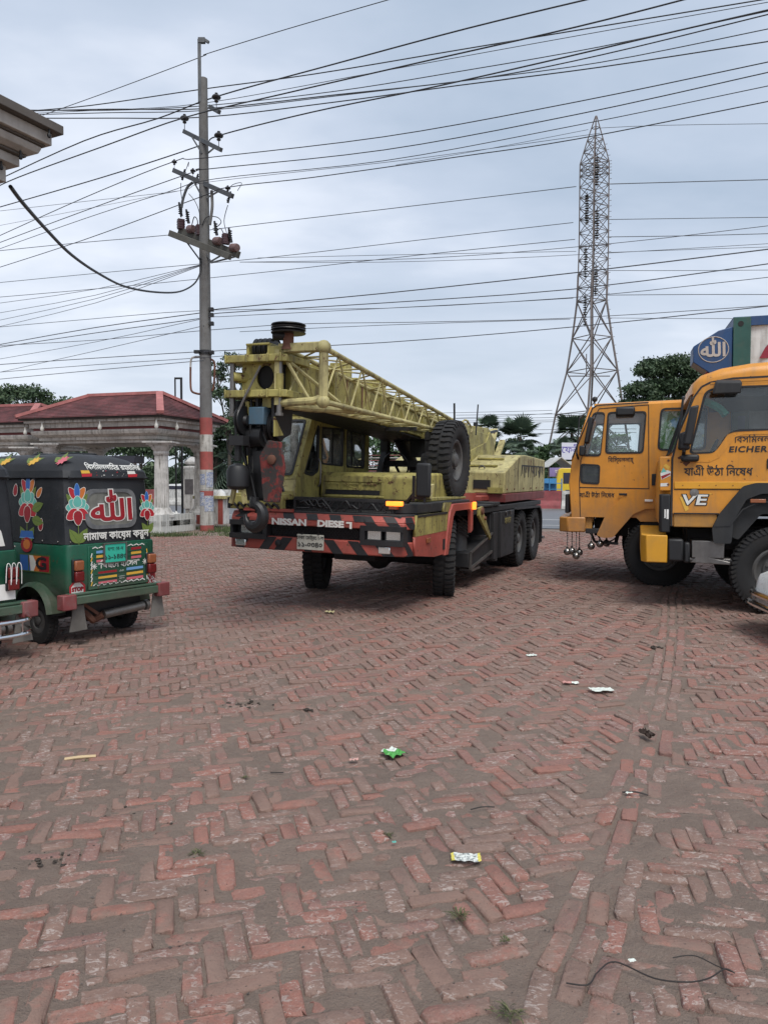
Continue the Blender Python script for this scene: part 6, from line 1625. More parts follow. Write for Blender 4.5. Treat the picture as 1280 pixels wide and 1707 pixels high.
ws2 = rnd_poly([(-1.1, 1.98), (1.1, 1.98), (1.05, 2.68), (-1.05, 2.68)], .08)
holed('windscreen_frame', [(-1.2, 1.95), (1.2, 1.95), (1.19, 2.80), (-1.19, 2.80)], [ws2], .03, OR, wsf, ft_); s_ = seal(ft_, ws2, 0, .025, .05, wsf, 'windscreen_seal'); pane(s_, ws2, 0, fn=wsf, name='windscreen')
MB().box((-.97, -1.2, 1.0), (-.93, 1.2, 2.8)).build('cab_back', OR, ft_)
interior(ft_, -.9, 1.28, 1.1)
MB().box((1.0, -1.13, .98), (1.37, 1.13, 1.10)).box((1.02, -1.16, .85), (1.30, 1.16, 1.06)).build('lower_front', ORD, ft_, bev=.01)
MB().prism([(1.53, -1.1), (1.53, 1.1), (1.40, 1.24), (1.12, 1.24), (1.12, -1.24), (1.40, -1.24)], 'xy', .82, 1.06).build('bumper', OR, ft_, bev=.02)
MB().box((1.12, .9, .80), (.75, 1.2, .88)).build('step', BK, ft_, bev=.01)
m2 = MB(); m2.box((1.37, .75, 1.12), (1.44, 1.16, 1.42)).box((1.37, -1.1, 1.15), (1.42, 1.1, 1.35)); m2.build('grille', M['plastic'], ft_, bev=.015)
m2 = MB(); m2.bar((1.05, 1.0, .82), (.98, 1.05, .66), .03).bar((.98, 1.05, .66), (.62, 1.08, .64), .04).tube(cable([(.95, 1.1, .8), (.85, 1.1, .66), (.7, 1.1, .7), (.62, 1.1, .8)], 0), .012, 6).bar((.66, 1.05, .64), (.60, 1.0, .9), .04); m2.build('tow_bracket', BK, ft_)
ball = MB(); ball.sphere((0, 0, 0), .058, 16).cyl((0, 0, .05), (0, 0, .075), .018, n=8); ball_me = ball.mesh('chain_ball', NG('dark chrome ball').fin((.25, .24, .23), .22, .9))
for i, (x, y, z) in enumerate(((1.40, 1.16, .50), (1.33, 1.10, .51), (1.26, 1.18, .44), (1.22, 1.0, .48), (1.03, 1.18, .60), (.90, 1.16, .635), (.80, .9, .63), (.47, 1.1, .62))):
    b = put('chain_ball', ball_me, ft_, (x, y, z)); ln = .84 - z
    c = MB()
    for k in range(max(2, int(ln / .035))): c.sphere((0, 0, .085 + k * .035), .012, 6)
    c.cyl((0, 0, .07), (0, 0, ln), .004, n=5); c.build('chain', M['steel'], b)
strip(ft_, [(1.20, 1.06), (1.22, 1.62), (1.20, 1.96), (.98, 2.66), (.93, 2.76), (.20, 2.80), (.18, 1.5)], 1.2215); strip(ft_, [(1.22, 1.53), (.18, 1.51)], 1.2215, .014)
strip(ft_, [(1.33, 2.0), (1.03, 2.77), (.96, 2.815), (.2, 2.835)], 1.222, .02, 'roof_gutter', M['plastic'])
MB().box((.62, 1.255, 1.405), (.50, 1.275, 1.44)).build('side_marker', M['plastic'], ft_, bev=.004); MB().box((.24, 1.262, 1.31), (.12, 1.28, 1.345)).build('side_lamp', M['white'], ft_, bev=.006)
MB().box((.14, 1.222, 1.56), (.0, 1.235, 1.74)).build('door_handle', M['plastic'], ft_, bev=.008)
m2 = MB(); m2.bar((1.18, 1.22, 2.66), (1.22, 1.36, 2.60), .025).bar((1.24, 1.22, 1.98), (1.26, 1.36, 2.06), .025).bar((1.22, 1.36, 2.62), (1.26, 1.36, 2.04), .02); mk = m2.build('mirror_arm', M['plastic'], ft_, smooth=0)
MB().loft([[(1.15, 1.29, 2.22), (1.15, 1.42, 2.22), (1.08, 1.42, 2.22), (1.08, 1.29, 2.22)], [(1.08, 1.29, 2.62), (1.08, 1.42, 2.62), (1.01, 1.42, 2.62), (1.01, 1.29, 2.62)]]).build('mirror', M['plastic'], mk, bev=.02)
MB().box((1.13, 1.28, 2.02), (1.22, 1.42, 2.18)).build('lower_mirror', M['plastic'], mk, bev=.02)
MB().box((.68, 1.225, 2.62), (.40, 1.44, 2.76)).build('kerb_mirror', M['plastic'], ft_, bev=.03)
MB().cyl((1.0, 1.1, 2.82), (1.0, 1.1, 2.88), .012, n=6).sphere((1.0, 1.1, 2.92), .045, 10).build('roof_lamp', M['plastic'], ft_)
text('বিস্মিল্লাহ্', .10, M['ltr_black'], (.60, 1.224, 1.955), (-1, 0, 0), (0, 0, 1), ft_, bold=.0015, sx=.8); text('যাত্রী উঠা নিষেধ', .10, M['ltr_black'], (.95, 1.224, 1.405), (-1, 0, 0), (0, 0, 1), ft_, bold=.0015, sx=.8)
MB().box((-8.3, -.45, .72), (1.0, -.33, 1.0)).box((-8.3, .33, .72), (1.0, .45, 1.0)).box((-8.3, -1.2, 1.1), (-1.1, 1.2, 1.33)).build('chassis', M['cr_black'], ft_, bev=.01)
MB().prism([(-4.95, 1.09), (-7.6, 1.09), (-7.6, .7), (-7.56, .7), (-7.5, 1.06), (-4.95, 1.06)], 'xz', .6, 1.24).build('mudguard', BK, ft_)
# curtain / scenic sticker behind the vent window
vb = MB(); vb.add([(.02, 1.12, 2.08), (-.64, 1.12, 2.08), (-.64, 1.12, 2.76), (.02, 1.12, 2.76)], [(0, 1, 2, 3)])
g = NG('scenic sun film'); n_ = g.noise(6, 5, .7, dist=1.0); c = g.mix(g.ramp(n_, .42, .5), (.55, .62, .60), (.10, .22, .07)); c = g.mix(g.ramp(g.noise(4, 4, .6), .52, .58), c, (.16, .35, .55)); c = g.mix(g.ramp(g.noise(14, 3, .6), .64, .68), c, (.62, .55, .2))
vb.build('window_film', g.fin(c, .4), ft_)
# container riding on it
cn = thing('shipping_container', 'white and green shipping container with blue painted headboard on the farther orange truck', 'container', (4.60, 13.0, 0), (0, 0, R(163.5)))
CG = paint('container green', (.012, .075, .062), .5, .25, .3, chip=.05); CBL = paint('headboard blue', (.008, .05, .155), .45, .2, .25, chip=.04); CWH = paint('container white side', (.55, .57, .57), .5, .12, .3, streak=.8)
X0, X1, ZB, ZT = -.98, -7.1, 1.335, 4.06
for y in (1.2, -1.2):
    MB().box((X0, y - .02, ZB), (X0 - .24, y + .035, ZT)).build('corner_post', CG, cn, bev=.01); MB().box((X1, y - .02, ZB), (X1 + .24, y + .035, ZT)).build('corner_post', CG, cn, bev=.01)
    MB().box((X0 - .24, y - .02, ZT - .13), (X1 + .24, y + .03, ZT - .0)).box((X0 - .24, y - .02, ZB), (X1 + .24, y + .03, ZB + .15)).build('side_rail', CBL, cn)
    mb = MB(); n = 42; xs2 = [X0 - .24 + (X1 + .24 - X0 + .24) * k / n for k in range(n + 1)]
    pts = [(x, y + (.012 if (k // 2) % 2 else -.018)) for k, x in enumerate(xs2)]
    for a, b in zip(pts[:-1], pts[1:]): mb.add([(a[0], a[1], ZB + .15), (b[0], b[1], ZB + .15), (b[0], b[1], ZT - .13), (a[0], a[1], ZT - .13)], [(0, 1, 2, 3)])
    mb.build('side_wall', CWH, cn, smooth=0)
MB().box((X0, -1.2, ZT - .02), (X1, 1.2, ZT + .01)).box((X0, -1.2, ZB), (X0 - .05, 1.2, ZT)).box((X1, -1.2, ZB), (X1 + .05, 1.2, ZT)).build('roof_and_ends', CBL, cn, bev=.006)
for x in (X0 - .10, X1 + .10): MB().cyl((x, 1.236, ZT - .10), (x, 1.241, ZT - .10), .04, n=12).build('corner_hole', DK, cn)
# sloped headboard box over the cab
hbx = MB().prism([(X0 + .005, 2.95), (X0 + .005, 3.93), (X0 + .20, 3.88), (X0 + .55, 3.66), (X0 + .55, 3.42), (X0 + .30, 3.24), (X0 + .2, 2.95)], 'xz', .75, 1.21).build('headboard', CBL, cn, bev=.012)
ty_ = 1.2125
mb = MB(); mb.tube([(X0 + .27 + .21 * math.cos(a), ty_, 3.60 + .19 * math.sin(a)) for a in [2 * math.pi * k / 28 for k in range(29)]], .007, 4); mb.build('painted_ring', M['beige'], hbx)
text('\ufdf2', .28, M['beige'], (X0 + .27, ty_ + .003, 3.585), (-1, 0, 0), (0, 0, 1), hbx, bold=.008, thick=.003)
MB().lathe([(.04, 0), (.045, .05), (.02, .08), (.001, .08)], (X0 + .33, 1.12, 3.26 - .06), n=10).build('roof_beacon', M['pt_red'], hbx)
# red swoosh and slogan on the white side
mb = MB(); yy = 1.2165
def blade(pts, m): mb.add([(q[0], yy, q[1]) for q in pts], [tuple(range(len(pts)))])
blade([(-1.34, 3.44), (-1.42, 3.60), (-1.62, 3.82), (-1.9, 3.92), (-2.3, 3.92), (-1.95, 3.74), (-1.75, 3.52), (-1.68, 3.44)], 0); blade([(-1.9, 3.40), (-2.05, 3.6), (-2.35, 3.8), (-2.9, 3.86), (-2.6, 3.7), (-2.35, 3.4)], 0)
mb.build('red_swoosh', flat('swoosh red', (.22, .012, .03), .4), cn, smooth=0)
text('Trusted & Fastest Service', .20, M['ltr_black'], (-1.32, 1.218, 2.78), (-1, 0, 0), (0, 0, 1), cn, bold=.003, align='LEFT')
MB().box((-1.06, 1.238, 2.2), (-1.16, 1.243, 2.6)).build('door_label', CBL, cn)

# ---- near truck
nt_ = thing('cargo_truck', 'near orange truck cab at the right edge with black fender and dark mirror', 'truck', (5.13, 10.39, 0), (0, 0, R(162)), 'orange trucks parked on the right')
truck_wheels(nt_, (0, -4.6))
cab = [(1.22, 1.22), (1.22, 1.92), (.985, 2.70), (.86, 2.80), (.60, 2.86), (-1.25, 2.90), (-1.25, 1.22), (-.9, 1.22), (-.72, 1.5), (-.5, 1.58), (.28, 1.58), (.42, 1.54), (.66, 1.22)]
nw = rnd_poly([(1.03, 1.96), (.74, 1.97), (.60, 2.20), (.50, 2.23), (-.55, 2.25), (-.55, 2.77), (.72, 2.77), (.86, 2.72)], [.06, .06, .05, .04, .06, .06, .14, .1], 5)
for yy in (1.2, -1.2):
    sideplate('cab_side', cab, [nw], nt_, yy, OR); s_ = seal(nt_, nw, yy, .018, .05); pane(s_, nw, yy)
# windscreen pillar panel / front
fp_ = [(1.36, 1.06), (1.365, 1.60), (1.34, 1.93)]
MB().loft([[(x - (.12 if abs(y) > 1.1 else 0), y, z) for x, z in fp_] + [(x - .16, y, z) for x, z in fp_[::-1]] for y in (-1.2, -1.05, 1.05, 1.2)]).build('cab_front', OR, nt_, bev=.01)
wsf2 = lambda u, v, w: Vector((1.26 - (v - 1.93) * .33 - (.06 * (abs(u) / 1.2) ** 3) + w, u, v))
ws3 = rnd_poly([(-1.1, 1.98), (1.1, 1.98), (1.02, 2.72), (-1.02, 2.72)], .1)
holed('windscreen_frame', [(-1.2, 1.93), (1.2, 1.93), (1.19, 2.82), (-1.19, 2.82)], [ws3], .03, OR, wsf2, nt_); s_ = seal(nt_, ws3, 0, .025, .05, wsf2, 'windscreen_seal'); pane(s_, ws3, 0, fn=wsf2, name='windscreen')
# rounded high roof with visor
rp2 = [(1.02, 2.70), (1.00, 2.84), (.90, 2.94), (.68, 3.02), (.35, 3.07), (-.2, 3.10), (-1.25, 3.12), (-1.25, 2.84), (.55, 2.80), (.90, 2.70)]
def rsec(y, k): return [(x - .10 * (1 - k) * (x > .5), y, 2.80 + (z - 2.80) * k if z > 2.80 else z) for x, z in rp2]
MB().loft([rsec(-1.222, .45), rsec(-1.205, .72), rsec(-1.14, .92), rsec(-.95, 1), rsec(.95, 1), rsec(1.14, .92), rsec(1.205, .72), rsec(1.222, .45)]).build('cab_roof', OR, nt_, smooth=50)
strip(nt_, [(1.225, 1.06), (1.225, 1.90), (1.16, 2.2), (.985, 2.66), (.90, 2.78), (.80, 2.83), (.55, 2.868), (-1.2, 2.90)], 1.2225, .022)
m2 = MB()
for a, b in zip([(.86, 2.80), (.80, 2.845), (.55, 2.87)], [(.80, 2.845), (.55, 2.87), (-1.2, 2.885)]): pass
pr_ = [(.80, 2.815), (.60, 2.835), (-.6, 2.85)]
for a, b in zip(pr_[:-1], pr_[1:]): m2.bar((a[0], 1.222, a[1]), (b[0], 1.222, b[1]), .02, .012, (0, 1, 0))
pr2 = [(1.16, 1.88), (.80, 1.87), (.70, 1.92), (.52, 2.17), (.42, 2.20), (-.6, 2.21)]
for a, b in zip(pr2[:-1], pr2[1:]): m2.bar((a[0], 1.2195, a[1]), (b[0], 1.2195, b[1]), .03, .012, (0, 1, 0))
m2.build('pressed_line', OR, nt_, smooth=0)
MB().box((1.20, 1.215, 1.525), (-1.24, 1.235, 1.615)).build('waist_strip', paint('waist strip yellow', (.64, .30, .02), .4, .1, .15), nt_, bev=.008)
m2 = MB()
for k in range(12): m2.sphere((1.1 - k * .19, 1.236, 1.57), .007, 6)
m2.build('rivet', M['rust'], nt_)
strip(nt_, [(1.2, 1.518), (-1.2, 1.518)], 1.222, .008)
MB().box((1.20, 1.10, 1.05), (.70, 1.205, 1.22)).build('sill', ORD, nt_, bev=.01)
strip(nt_, [(1.2, 1.222), (.68, 1.222)], 1.224, .014)
# corner post piece with sticker and black deflector
cp = MB().box((1.235, 1.08, 1.50), (1.375, 1.225, 1.93)).build('corner_panel', OR, nt_, bev=.015)
for z in (1.88, 1.58): MB().cyl((1.27, 1.225, z), (1.27, 1.232, z), .015, n=8).build('bolt', M['rust'], cp)
p = Paint2((1.30, 1.2265, 1.74), (-1, 0, 0), (0, 0, 1))
p.poly([(-.05, -.10), (-.065, -.02), (.02, .02), (.06, .0), (.055, -.05)], 'pt_white'); p.poly([(-.045, -.095), (-.055, -.055), (.052, -.015), (.055, -.035)], 'pt_crim'); p.poly([(-.06, -.015), (-.03, .05), (.01, .0)], 'pt_teal'); p.poly([(-.03, .07), (.0, .10), (.05, .06), (.03, .02), (.0, .05)], 'pt_yel'); p.poly([(-.06, -.185), (.03, -.18), (.03, -.14), (-.06, -.145)], 'pt_white')
p.build('sticker', cp)
MB().loft([[(1.24, 1.09, z), (1.36, 1.09, z), (1.375, 1.20, z), (1.35, 1.235, z), (1.24, 1.235, z)] for z in (.98, 1.46)]).build('corner_deflector', M['plastic'], nt_, bev=.015)
MB().box((1.26, 1.236, 1.15), (1.285, 1.243, 1.27)).box((1.295, 1.236, 1.16), (1.31, 1.243, 1.27)).build('reflector', M['white'], nt_)
# black fender
fo = rnd_poly([(.76, 1.04), (.68, 1.22), (.42, 1.56), (.28, 1.60), (-.5, 1.60), (-.75, 1.5), (-1.0, 1.05), (-.86, 1.05), (-.66, 1.38), (-.46, 1.47), (.22, 1.47), (.38, 1.40), (.52, 1.14), (.54, .86), (.74, .86)], .03)
for yy in (1.235, -1.235): sideplate('fender', fo, [], nt_, yy, M['black_deck'], .06, .012)
strip(nt_, [(.74, 1.07), (.56, 1.08), (.42, 1.28), (.24, 1.37), (-.45, 1.38)], 1.268, .014, 'fender_rib', M['black_deck'])
sideplate('fender_inner', rnd_poly([(.70, 1.02), (.46, 1.38), (.24, 1.46), (-.46, 1.46), (-.9, 1.1), (-.6, 1.05), (-.35, 1.22), (.2, 1.22), (.45, .9)], .03), [], nt_, 1.12, M['black_deck'], .05)
MB().prism([(.56, .9), (.38, 1.38), (.2, 1.46), (-.46, 1.46), (-.9, 1.06), (-.86, 1.04), (-.44, 1.42), (.18, 1.42), (.34, 1.34), (.52, .9)], 'xz', .75, 1.12).build('wheel_well', DK, nt_)
MB().box((.34, 1.266, 1.36), (.17, 1.284, 1.405)).build('side_lamp', M['amber_off'], nt_, 'faded pink side lamp', bev=.006)
MB().lathe([(.055, 0), (.05, .008), (.001, .012)], (.965, 1.221, 1.48), 'y', n=16).build('filler_cap', M['steel'], nt_)
# bumper end: yellow plate and black box
MB().prism([(1.58, -1.1), (1.58, 1.12), (1.52, 1.235), (1.27, 1.235), (1.27, -1.235), (1.52, -1.235)], 'xy', .60, .945).build('bumper', paint('bumper yellow', (.62, .30, .02), .4, .12, .2, chip=.06), nt_, bev=.012)
MB().box((1.262, .86, .62), (1.08, 1.23, .90)).box((1.075, .9, .60), (1.0, 1.2, .86)).build('fog_lamp_box', M['plastic'], nt_, bev=.025)
MB().box((1.1, .8, .62), (.45, 1.1, .66)).box((.98, .85, .66), (.60, 1.12, .88)).prism([(1.0, .60), (.5, .58), (.3, .53), (.34, .58), (.9, .70)], 'xz', .95, 1.12).build('step', M['steel'], nt_, bev=.01)
interior(nt_, -1.15, 1.18, 1.3)
MB().box((-1.28, -1.2, 1.2), (-1.24, 1.2, 2.25)).box((-1.28, -1.2, 2.75), (-1.24, 1.2, 2.95)).build('cab_back', OR, nt_)
# sun visor tassels and inner header
MB().box((.62, -1.1, 2.66), (-1.2, 1.1, 2.80)).build('header', M['plastic'], nt_)
m2 = MB()
for k in range(26): m2.tube(cable([(.10 - k * .026, 1.13, 2.745), (.095 - k * .026, 1.14, 2.70), (.115 - k * .026, 1.13, 2.655), (.11 - k * .026, 1.13, 2.62)], 0, sub=3), .006, 4)
m2.build('fringe', M['white'], nt_)
MB().tube(cable([(.90, .9, 2.66), (.78, .98, 2.60), (.66, 1.0, 2.52), (.6, 1.02, 2.44)], 0), .05, 6).build('green_cloth', paint('green cloth', (.02, .25, .17), .5, .5, .2), nt_)
# mirror
m2 = MB(); m2.bar((1.10, 1.22, 2.66), (1.12, 1.40, 2.62), .03).bar((1.10, 1.22, 1.92), (1.10, 1.40, 2.0), .04).tube(cable([(1.12, 1.40, 2.64), (1.14, 1.42, 2.4), (1.16, 1.42, 2.2), (1.10, 1.40, 1.98)], 0), .016, 6); mk = m2.build('mirror_arm', M['plastic'], nt_, smooth=0)
MB().loft([[(1.12, 1.32, 2.06), (1.12, 1.48, 2.06), (1.02, 1.48, 2.06), (1.02, 1.32, 2.06)], [(1.04, 1.32, 2.52), (1.04, 1.48, 2.52), (.94, 1.48, 2.54), (.94, 1.32, 2.54)]]).build('mirror', M['plastic'], mk, bev=.025, seg=3)
MB().loft([[(1.17, 1.28, 2.0), (1.17, 1.42, 2.0), (1.03, 1.44, 2.0), (1.03, 1.28, 2.0)], [(1.16, 1.28, 2.2), (1.16, 1.42, 2.2), (1.06, 1.44, 2.24), (1.06, 1.28, 2.24)]]).build('lower_mirror', M['plastic'], mk, bev=.03)
MB().box((1.13, 1.222, 1.86), (.92, 1.34, 1.95)).build('mirror_foot', M['plastic'], mk, bev=.03)
m2 = MB(); m2.bar((1.14, 1.223, 1.93), (1.10, 1.223, 1.86), .06, .004, (0, 1, 0)).bar((1.08, 1.223, 1.87), (1.04, 1.223, 1.83), .07, .004, (0, 1, 0)); m2.build('rust_patch', M['rust'], nt_, smooth=0)
MB().loft([[(.78, 1.23, 2.70), (.48, 1.23, 2.70), (.48, 1.44, 2.66), (.80, 1.44, 2.66)], [(.74, 1.23, 2.86), (.46, 1.23, 2.85), (.47, 1.44, 2.80), (.75, 1.44, 2.81)]]).build('kerb_mirror', M['black_deck'], nt_, bev=.02)
# lettering
XN = (-1, 0, 0); ZN = (0, 0, 1)
text('বিসমিল্লাহ', .115, M['ltr_black'], (.28, 1.224, 2.125), XN, ZN, nt_, bold=.001, sx=.9)
text('EICHER', .098, M['ltr_black'], (.375, 1.224, 2.005), XN, ZN, nt_, bold=.003, sx=1.2, shear=.12, space=1.12)
p = Paint2((.13, 1.2235, 2.01), XN, ZN); p.poly([(-.03, -.04), (.02, .0), (.08, .03), (.06, -.02)], 'pt_crim'); p.poly([(.0, .01), (.05, .05), (.12, .055), (.08, .03)], 'pt_pink'); p.build('emblem', nt_)
text('যাত্রী উঠা নিষেধ', .14, M['ltr_black'], (.70, 1.224, 1.735), XN, ZN, nt_, bold=.002, sx=.85)
p = Paint2((.975, 1.2235, 1.375), XN, ZN)
p.poly([(-.16, .05), (-.10, .05), (-.05, -.10), (-.09, -.13)], 'pt_yel'); p.poly([(.0, .07), (.22, .10), (.12, .04), (.10, .07)], 'pt_yel'); ve = p.build('emblem', nt_)
text('VE', .175, M['ltr_black'], (.975, 1.2255, 1.385), XN, ZN, ve, bold=.013, sx=1.5, shear=.15)
text('VE', .175, M['pt_white'], (.975, 1.2285, 1.385), XN, ZN, ve, bold=.004, sx=1.5, shear=.15)
MB().box((.16, 1.221, 1.77), (-.06, 1.238, 1.89)).build('door_handle', M['plastic'], nt_, bev=.008)
MB().box((-6.2, -.45, .72), (1.0, -.33, 1.0)).box((-6.2, .33, .72), (1.0, .45, 1.0)).box((-6.4, -1.2, 1.1), (-1.5, 1.2, 1.28)).build('chassis', M['cr_black'], nt_, bev=.01)
MB().box((-6.4, 1.15, 1.282), (-1.5, 1.2, 1.75)).box((-6.4, -1.2, 1.282), (-1.5, -1.15, 1.75)).box((-1.55, -1.14, 1.282), (-1.5, 1.14, 1.95)).box((-6.4, -1.14, 1.282), (-6.35, 1.14, 1.75)).build('cargo_bed', ORD, nt_, bev=.01)

# ---- white car corner at the right edge
wc = thing('parked_car', 'white car whose corner and chrome guard bar reach into the lower right edge', 'car', (5.50, 7.5, 0), (0, 0, R(172)))
CW = paint('car white', (.72, .73, .72), .25, .06, .12)
def csec(x, w_, z0, z1, r=.08): return [(x, -w_, z0 + r), (x, -w_ + r, z0), (x, w_ - r, z0), (x, w_, z0 + r), (x, w_ + .0, z1 - r), (x, w_ - r * 1.3, z1), (x, -w_ + r * 1.3, z1), (x, -w_, z1 - r)]
MB().loft([csec(1.60, .50, .30, .54, .06), csec(1.54, .66, .25, .62), csec(1.30, .76, .22, .70), csec(1.0, .80, .2, .80), csec(.5, .81, .2, .86), csec(-2.0, .81, .2, .9), csec(-2.5, .74, .25, .85)]).build('body', CW, wc, smooth=50)
MB().loft([csec(.6, .74, .84, .9, .03), csec(.05, .68, .84, 1.36), csec(-1.3, .68, .84, 1.42), csec(-2.1, .72, .84, .95, .03)]).build('cabin', M['gl_dark'], wc, smooth=50)
MB().loft([csec(.0, .66, 1.365, 1.43, .02), csec(-1.3, .66, 1.42, 1.48, .02)]).build('roof', CW, wc, bev=.02)
for x in (.85, -1.7):
    for s in (1, -1): wheel(wc, TY_SM, x, s * .74, .28, s).scale = (1.25, 1.2, 1.25)
mb = MB()
for z, o in ((.44, .10), (.345, .13)): mb.tube(cable([(1.0, .86, z), (1.42, .80, z), (1.53 + o, .52, z), (1.56 + o, .0, z), (1.53 + o, -.52, z), (1.42, -.80, z), (1.0, -.86, z)], 0), .034, 10)
for y in (.5, 0, -.5): mb.bar((1.63, y, .345), (1.62, y, .44), .03)
mb.build('guard_bar', M['chrome'], wc)
for y in (.42, -.42): MB().box((1.43, y - .12, .52), (1.50, y + .12, .62)).build('headlamp', M['lens'], wc, bev=.02)

# door seams, rails and bolts on the crane cab and counterweight
for q in ([(1.21, 1.44), (1.21, 2.38)], [(.44, 1.44), (.44, 2.40)], [(1.21, 1.44), (.44, 1.44)], [(-.40, 1.55), (.42, 1.55)]): strip(cr, q, -.3815, .012)
MB().tube(cable([(1.30, -.36, 1.55), (1.30, -.33, 1.62), (1.30, -.33, 1.85), (1.30, -.36, 1.92)], 0), .011, 6).build('grab_rail', M['steel'], cr)
MB().box((.56, -.384, 1.62), (.48, -.362, 1.66)).build('door_handle', M['plastic'], cr)
for q in ([(-3.9, 1.43), (-3.9, 2.07)], [(-5.3, 1.43), (-5.3, 2.11)]): strip(cwb, q, 1.182, .010)
m2 = MB()
for x in (-3.0, -3.6, -4.4, -5.1, -5.7, -6.4): m2.cyl((x, 1.17, 1.50), (x, 1.195, 1.50), .018, n=6)
m2.build('bolts', M['rust'], cwb)
# ================================================================== VEGETATION
def leafmat(name, a, b, c2):
    g = NG(name); A = g.attr('tone'); r = g.n('ShaderNodeValToRGB'); g.l(A.outputs['Fac'], r.inputs[0]); e = r.color_ramp.elements
    e[0].position = 0; e[0].color = a + (1,); e[1].position = 1; e[1].color = c2 + (1,); m = e.new(.55); m.color = b + (1,)
    g.b.inputs['Subsurface Weight'].default_value = 0
    return g.fin(r.outputs[0], .55, spec=.35)
LF_D = leafmat('dark tree leaves', (.028, .048, .026), (.055, .09, .045), (.10, .14, .07))  # greens lifted, aerial haze put into the leaf colour
LF_M = leafmat('mid green leaves', (.032, .065, .028), (.065, .12, .05), (.12, .18, .08))
LF_P = leafmat('palm leaves', (.045, .066, .048), (.075, .11, .075), (.115, .155, .10))  # paler and greyer greens, distance haze painted into the fronds
BARK = paint('tree bark', (.07, .055, .042), .9, .35, .3)
rt = np.random.RandomState(21)
def leaf_cards(C, size, asp=.5):
    """one folded leaf-sized face per centre, random facing"""
    n = len(C); a = rt.normal(size=(n, 3)); a /= np.linalg.norm(a, axis=1)[:, None]; b = rt.normal(size=(n, 3)); b = np.cross(a, b); b /= np.linalg.norm(b, axis=1)[:, None]
    s = size * (.6 + .8 * rt.rand(n))[:, None]
    return np.stack([C - a * s, C + b * s * asp, C + a * s, C - b * s * asp], 1)
def tree(name, label, loc, h, crown, leaf, n, mat, trunk_r=.18, group=None, lean=0.0):
    """crown: list of (dx, dy, z, rx, rz) masses; leaves gather in sprays on each mass' shell"""
    t = thing(name, label, 'tree', loc, (0, 0, 0), group)
    mb = MB(); fork = min(c[2] - c[4] * .6 for c in crown) * .85; fork = max(.6, fork)
    mb.tube([(0, 0, 0), (lean * .3, .05, fork * .5), (lean * .6, 0, fork)], [trunk_r * 1.25, trunk_r, trunk_r * .8], 8)
    for c in crown:
        k = 3
        mb.tube([(lean * .6, 0, fork), (c[0] * .45, c[1] * .45, fork + (c[2] - fork) * .55), (c[0], c[1], c[2])], [trunk_r * .6, trunk_r * .35, .04], 6)
        for q in range(4):
            d = rt.normal(size=3); d[2] = abs(d[2]) * .5; d /= np.linalg.norm(d)
            mb.tube([(c[0] * .8, c[1] * .8, fork + (c[2] - fork) * .85), (c[0] + d[0] * c[3] * .8, c[1] + d[1] * c[3] * .8, c[2] + d[2] * c[4] * .8)], [trunk_r * .22, .015], 5)
    mb.build('trunk', BARK, t)
    tot = sum(c[3] ** 2 for c in crown); V = []; T = []
    for c in crown:
        m = int(n * c[3] ** 2 / tot); ns = max(6, m // 34)
        d = rt.normal(size=(ns, 3)); d /= np.linalg.norm(d, axis=1)[:, None]; d[:, 2] = np.where(d[:, 2] < -.25, -d[:, 2] * .6, d[:, 2])
        rad_ = (.55 + .5 * rt.rand(ns))[:, None]
        sc = np.array(c[:3]) + d * rad_ * np.array([c[3], c[3], c[4]])
        per = max(1, m // ns); sp_ = c[3] * .20
        P = (sc[:, None, :] + rt.normal(size=(ns, per, 3)) * np.array([sp_, sp_, sp_ * .55])).reshape(-1, 3)
        V.append(leaf_cards(P, leaf)); tn = np.repeat(rt.rand(ns), per) * .6 + rt.rand(len(P)) * .4; T.append(tn)
    leafmesh('crown', np.concatenate(V), 4, np.concatenate(T), mat, t)
    return t
def base(px, Y): p = at_depth(px, 800, Y); return (p.x, Y, 0)
def zz_(y, Y): return CAMH + (804.8 - y) * Y / FPX
# right: broad tree over the orange trucks
b = base(1100, 80)
tree('rain_tree', 'broad dark tree rising behind the orange truck cabs', b, 14, [(-2.0, 0, 11.0, 1.7, 1.2), (-.6, .5, 13.0, 1.8, 1.4), (1.6, -.3, 13.2, 2.0, 1.4), (3.2, .4, 11.6, 1.9, 1.3), (.6, 0, 11.2, 2.0, 1.4), (-3.0, .2, 9.6, 1.2, .9), (2.6, .6, 9.6, 1.8, 1.2), (5, 1, 10.8, 1.9, 1.3), (-1, -.5, 9.6, 1.5, 1.0)], .17, 34000, LF_D, .35)
# left far trees
for px, Y, lb, cr_ in ((40, 78, 'far tree with flat dark crown at the left horizon', [(-2.6, 0, 10.0, 1.6, 1.0), (-.8, .4, 10.5, 1.7, 1.0), (1.2, 0, 10.2, 1.6, 1.0), (2.6, 0, 9.2, 1.4, .9), (0, 0, 8.6, 1.9, 1.2)]), (98, 80, 'lower far tree just left of the red pavilion roof', [(-1.4, 0, 9.2, 1.4, .9), (.5, .3, 9.4, 1.5, .9), (2.0, 0, 8.4, 1.3, .9), (.2, 0, 7.8, 1.8, 1.2)]), (-22, 70, 'far tree cut by the left frame edge', [(-1.4, 0, 8.8, 1.5, .9), (.5, .3, 9.0, 1.7, .9), (.2, 0, 7.6, 1.8, 1.2)])):
    tree('broadleaf_tree', lb, base(px, Y), 10, cr_, .17, 6500, LF_D, .25, 'trees along the left horizon')
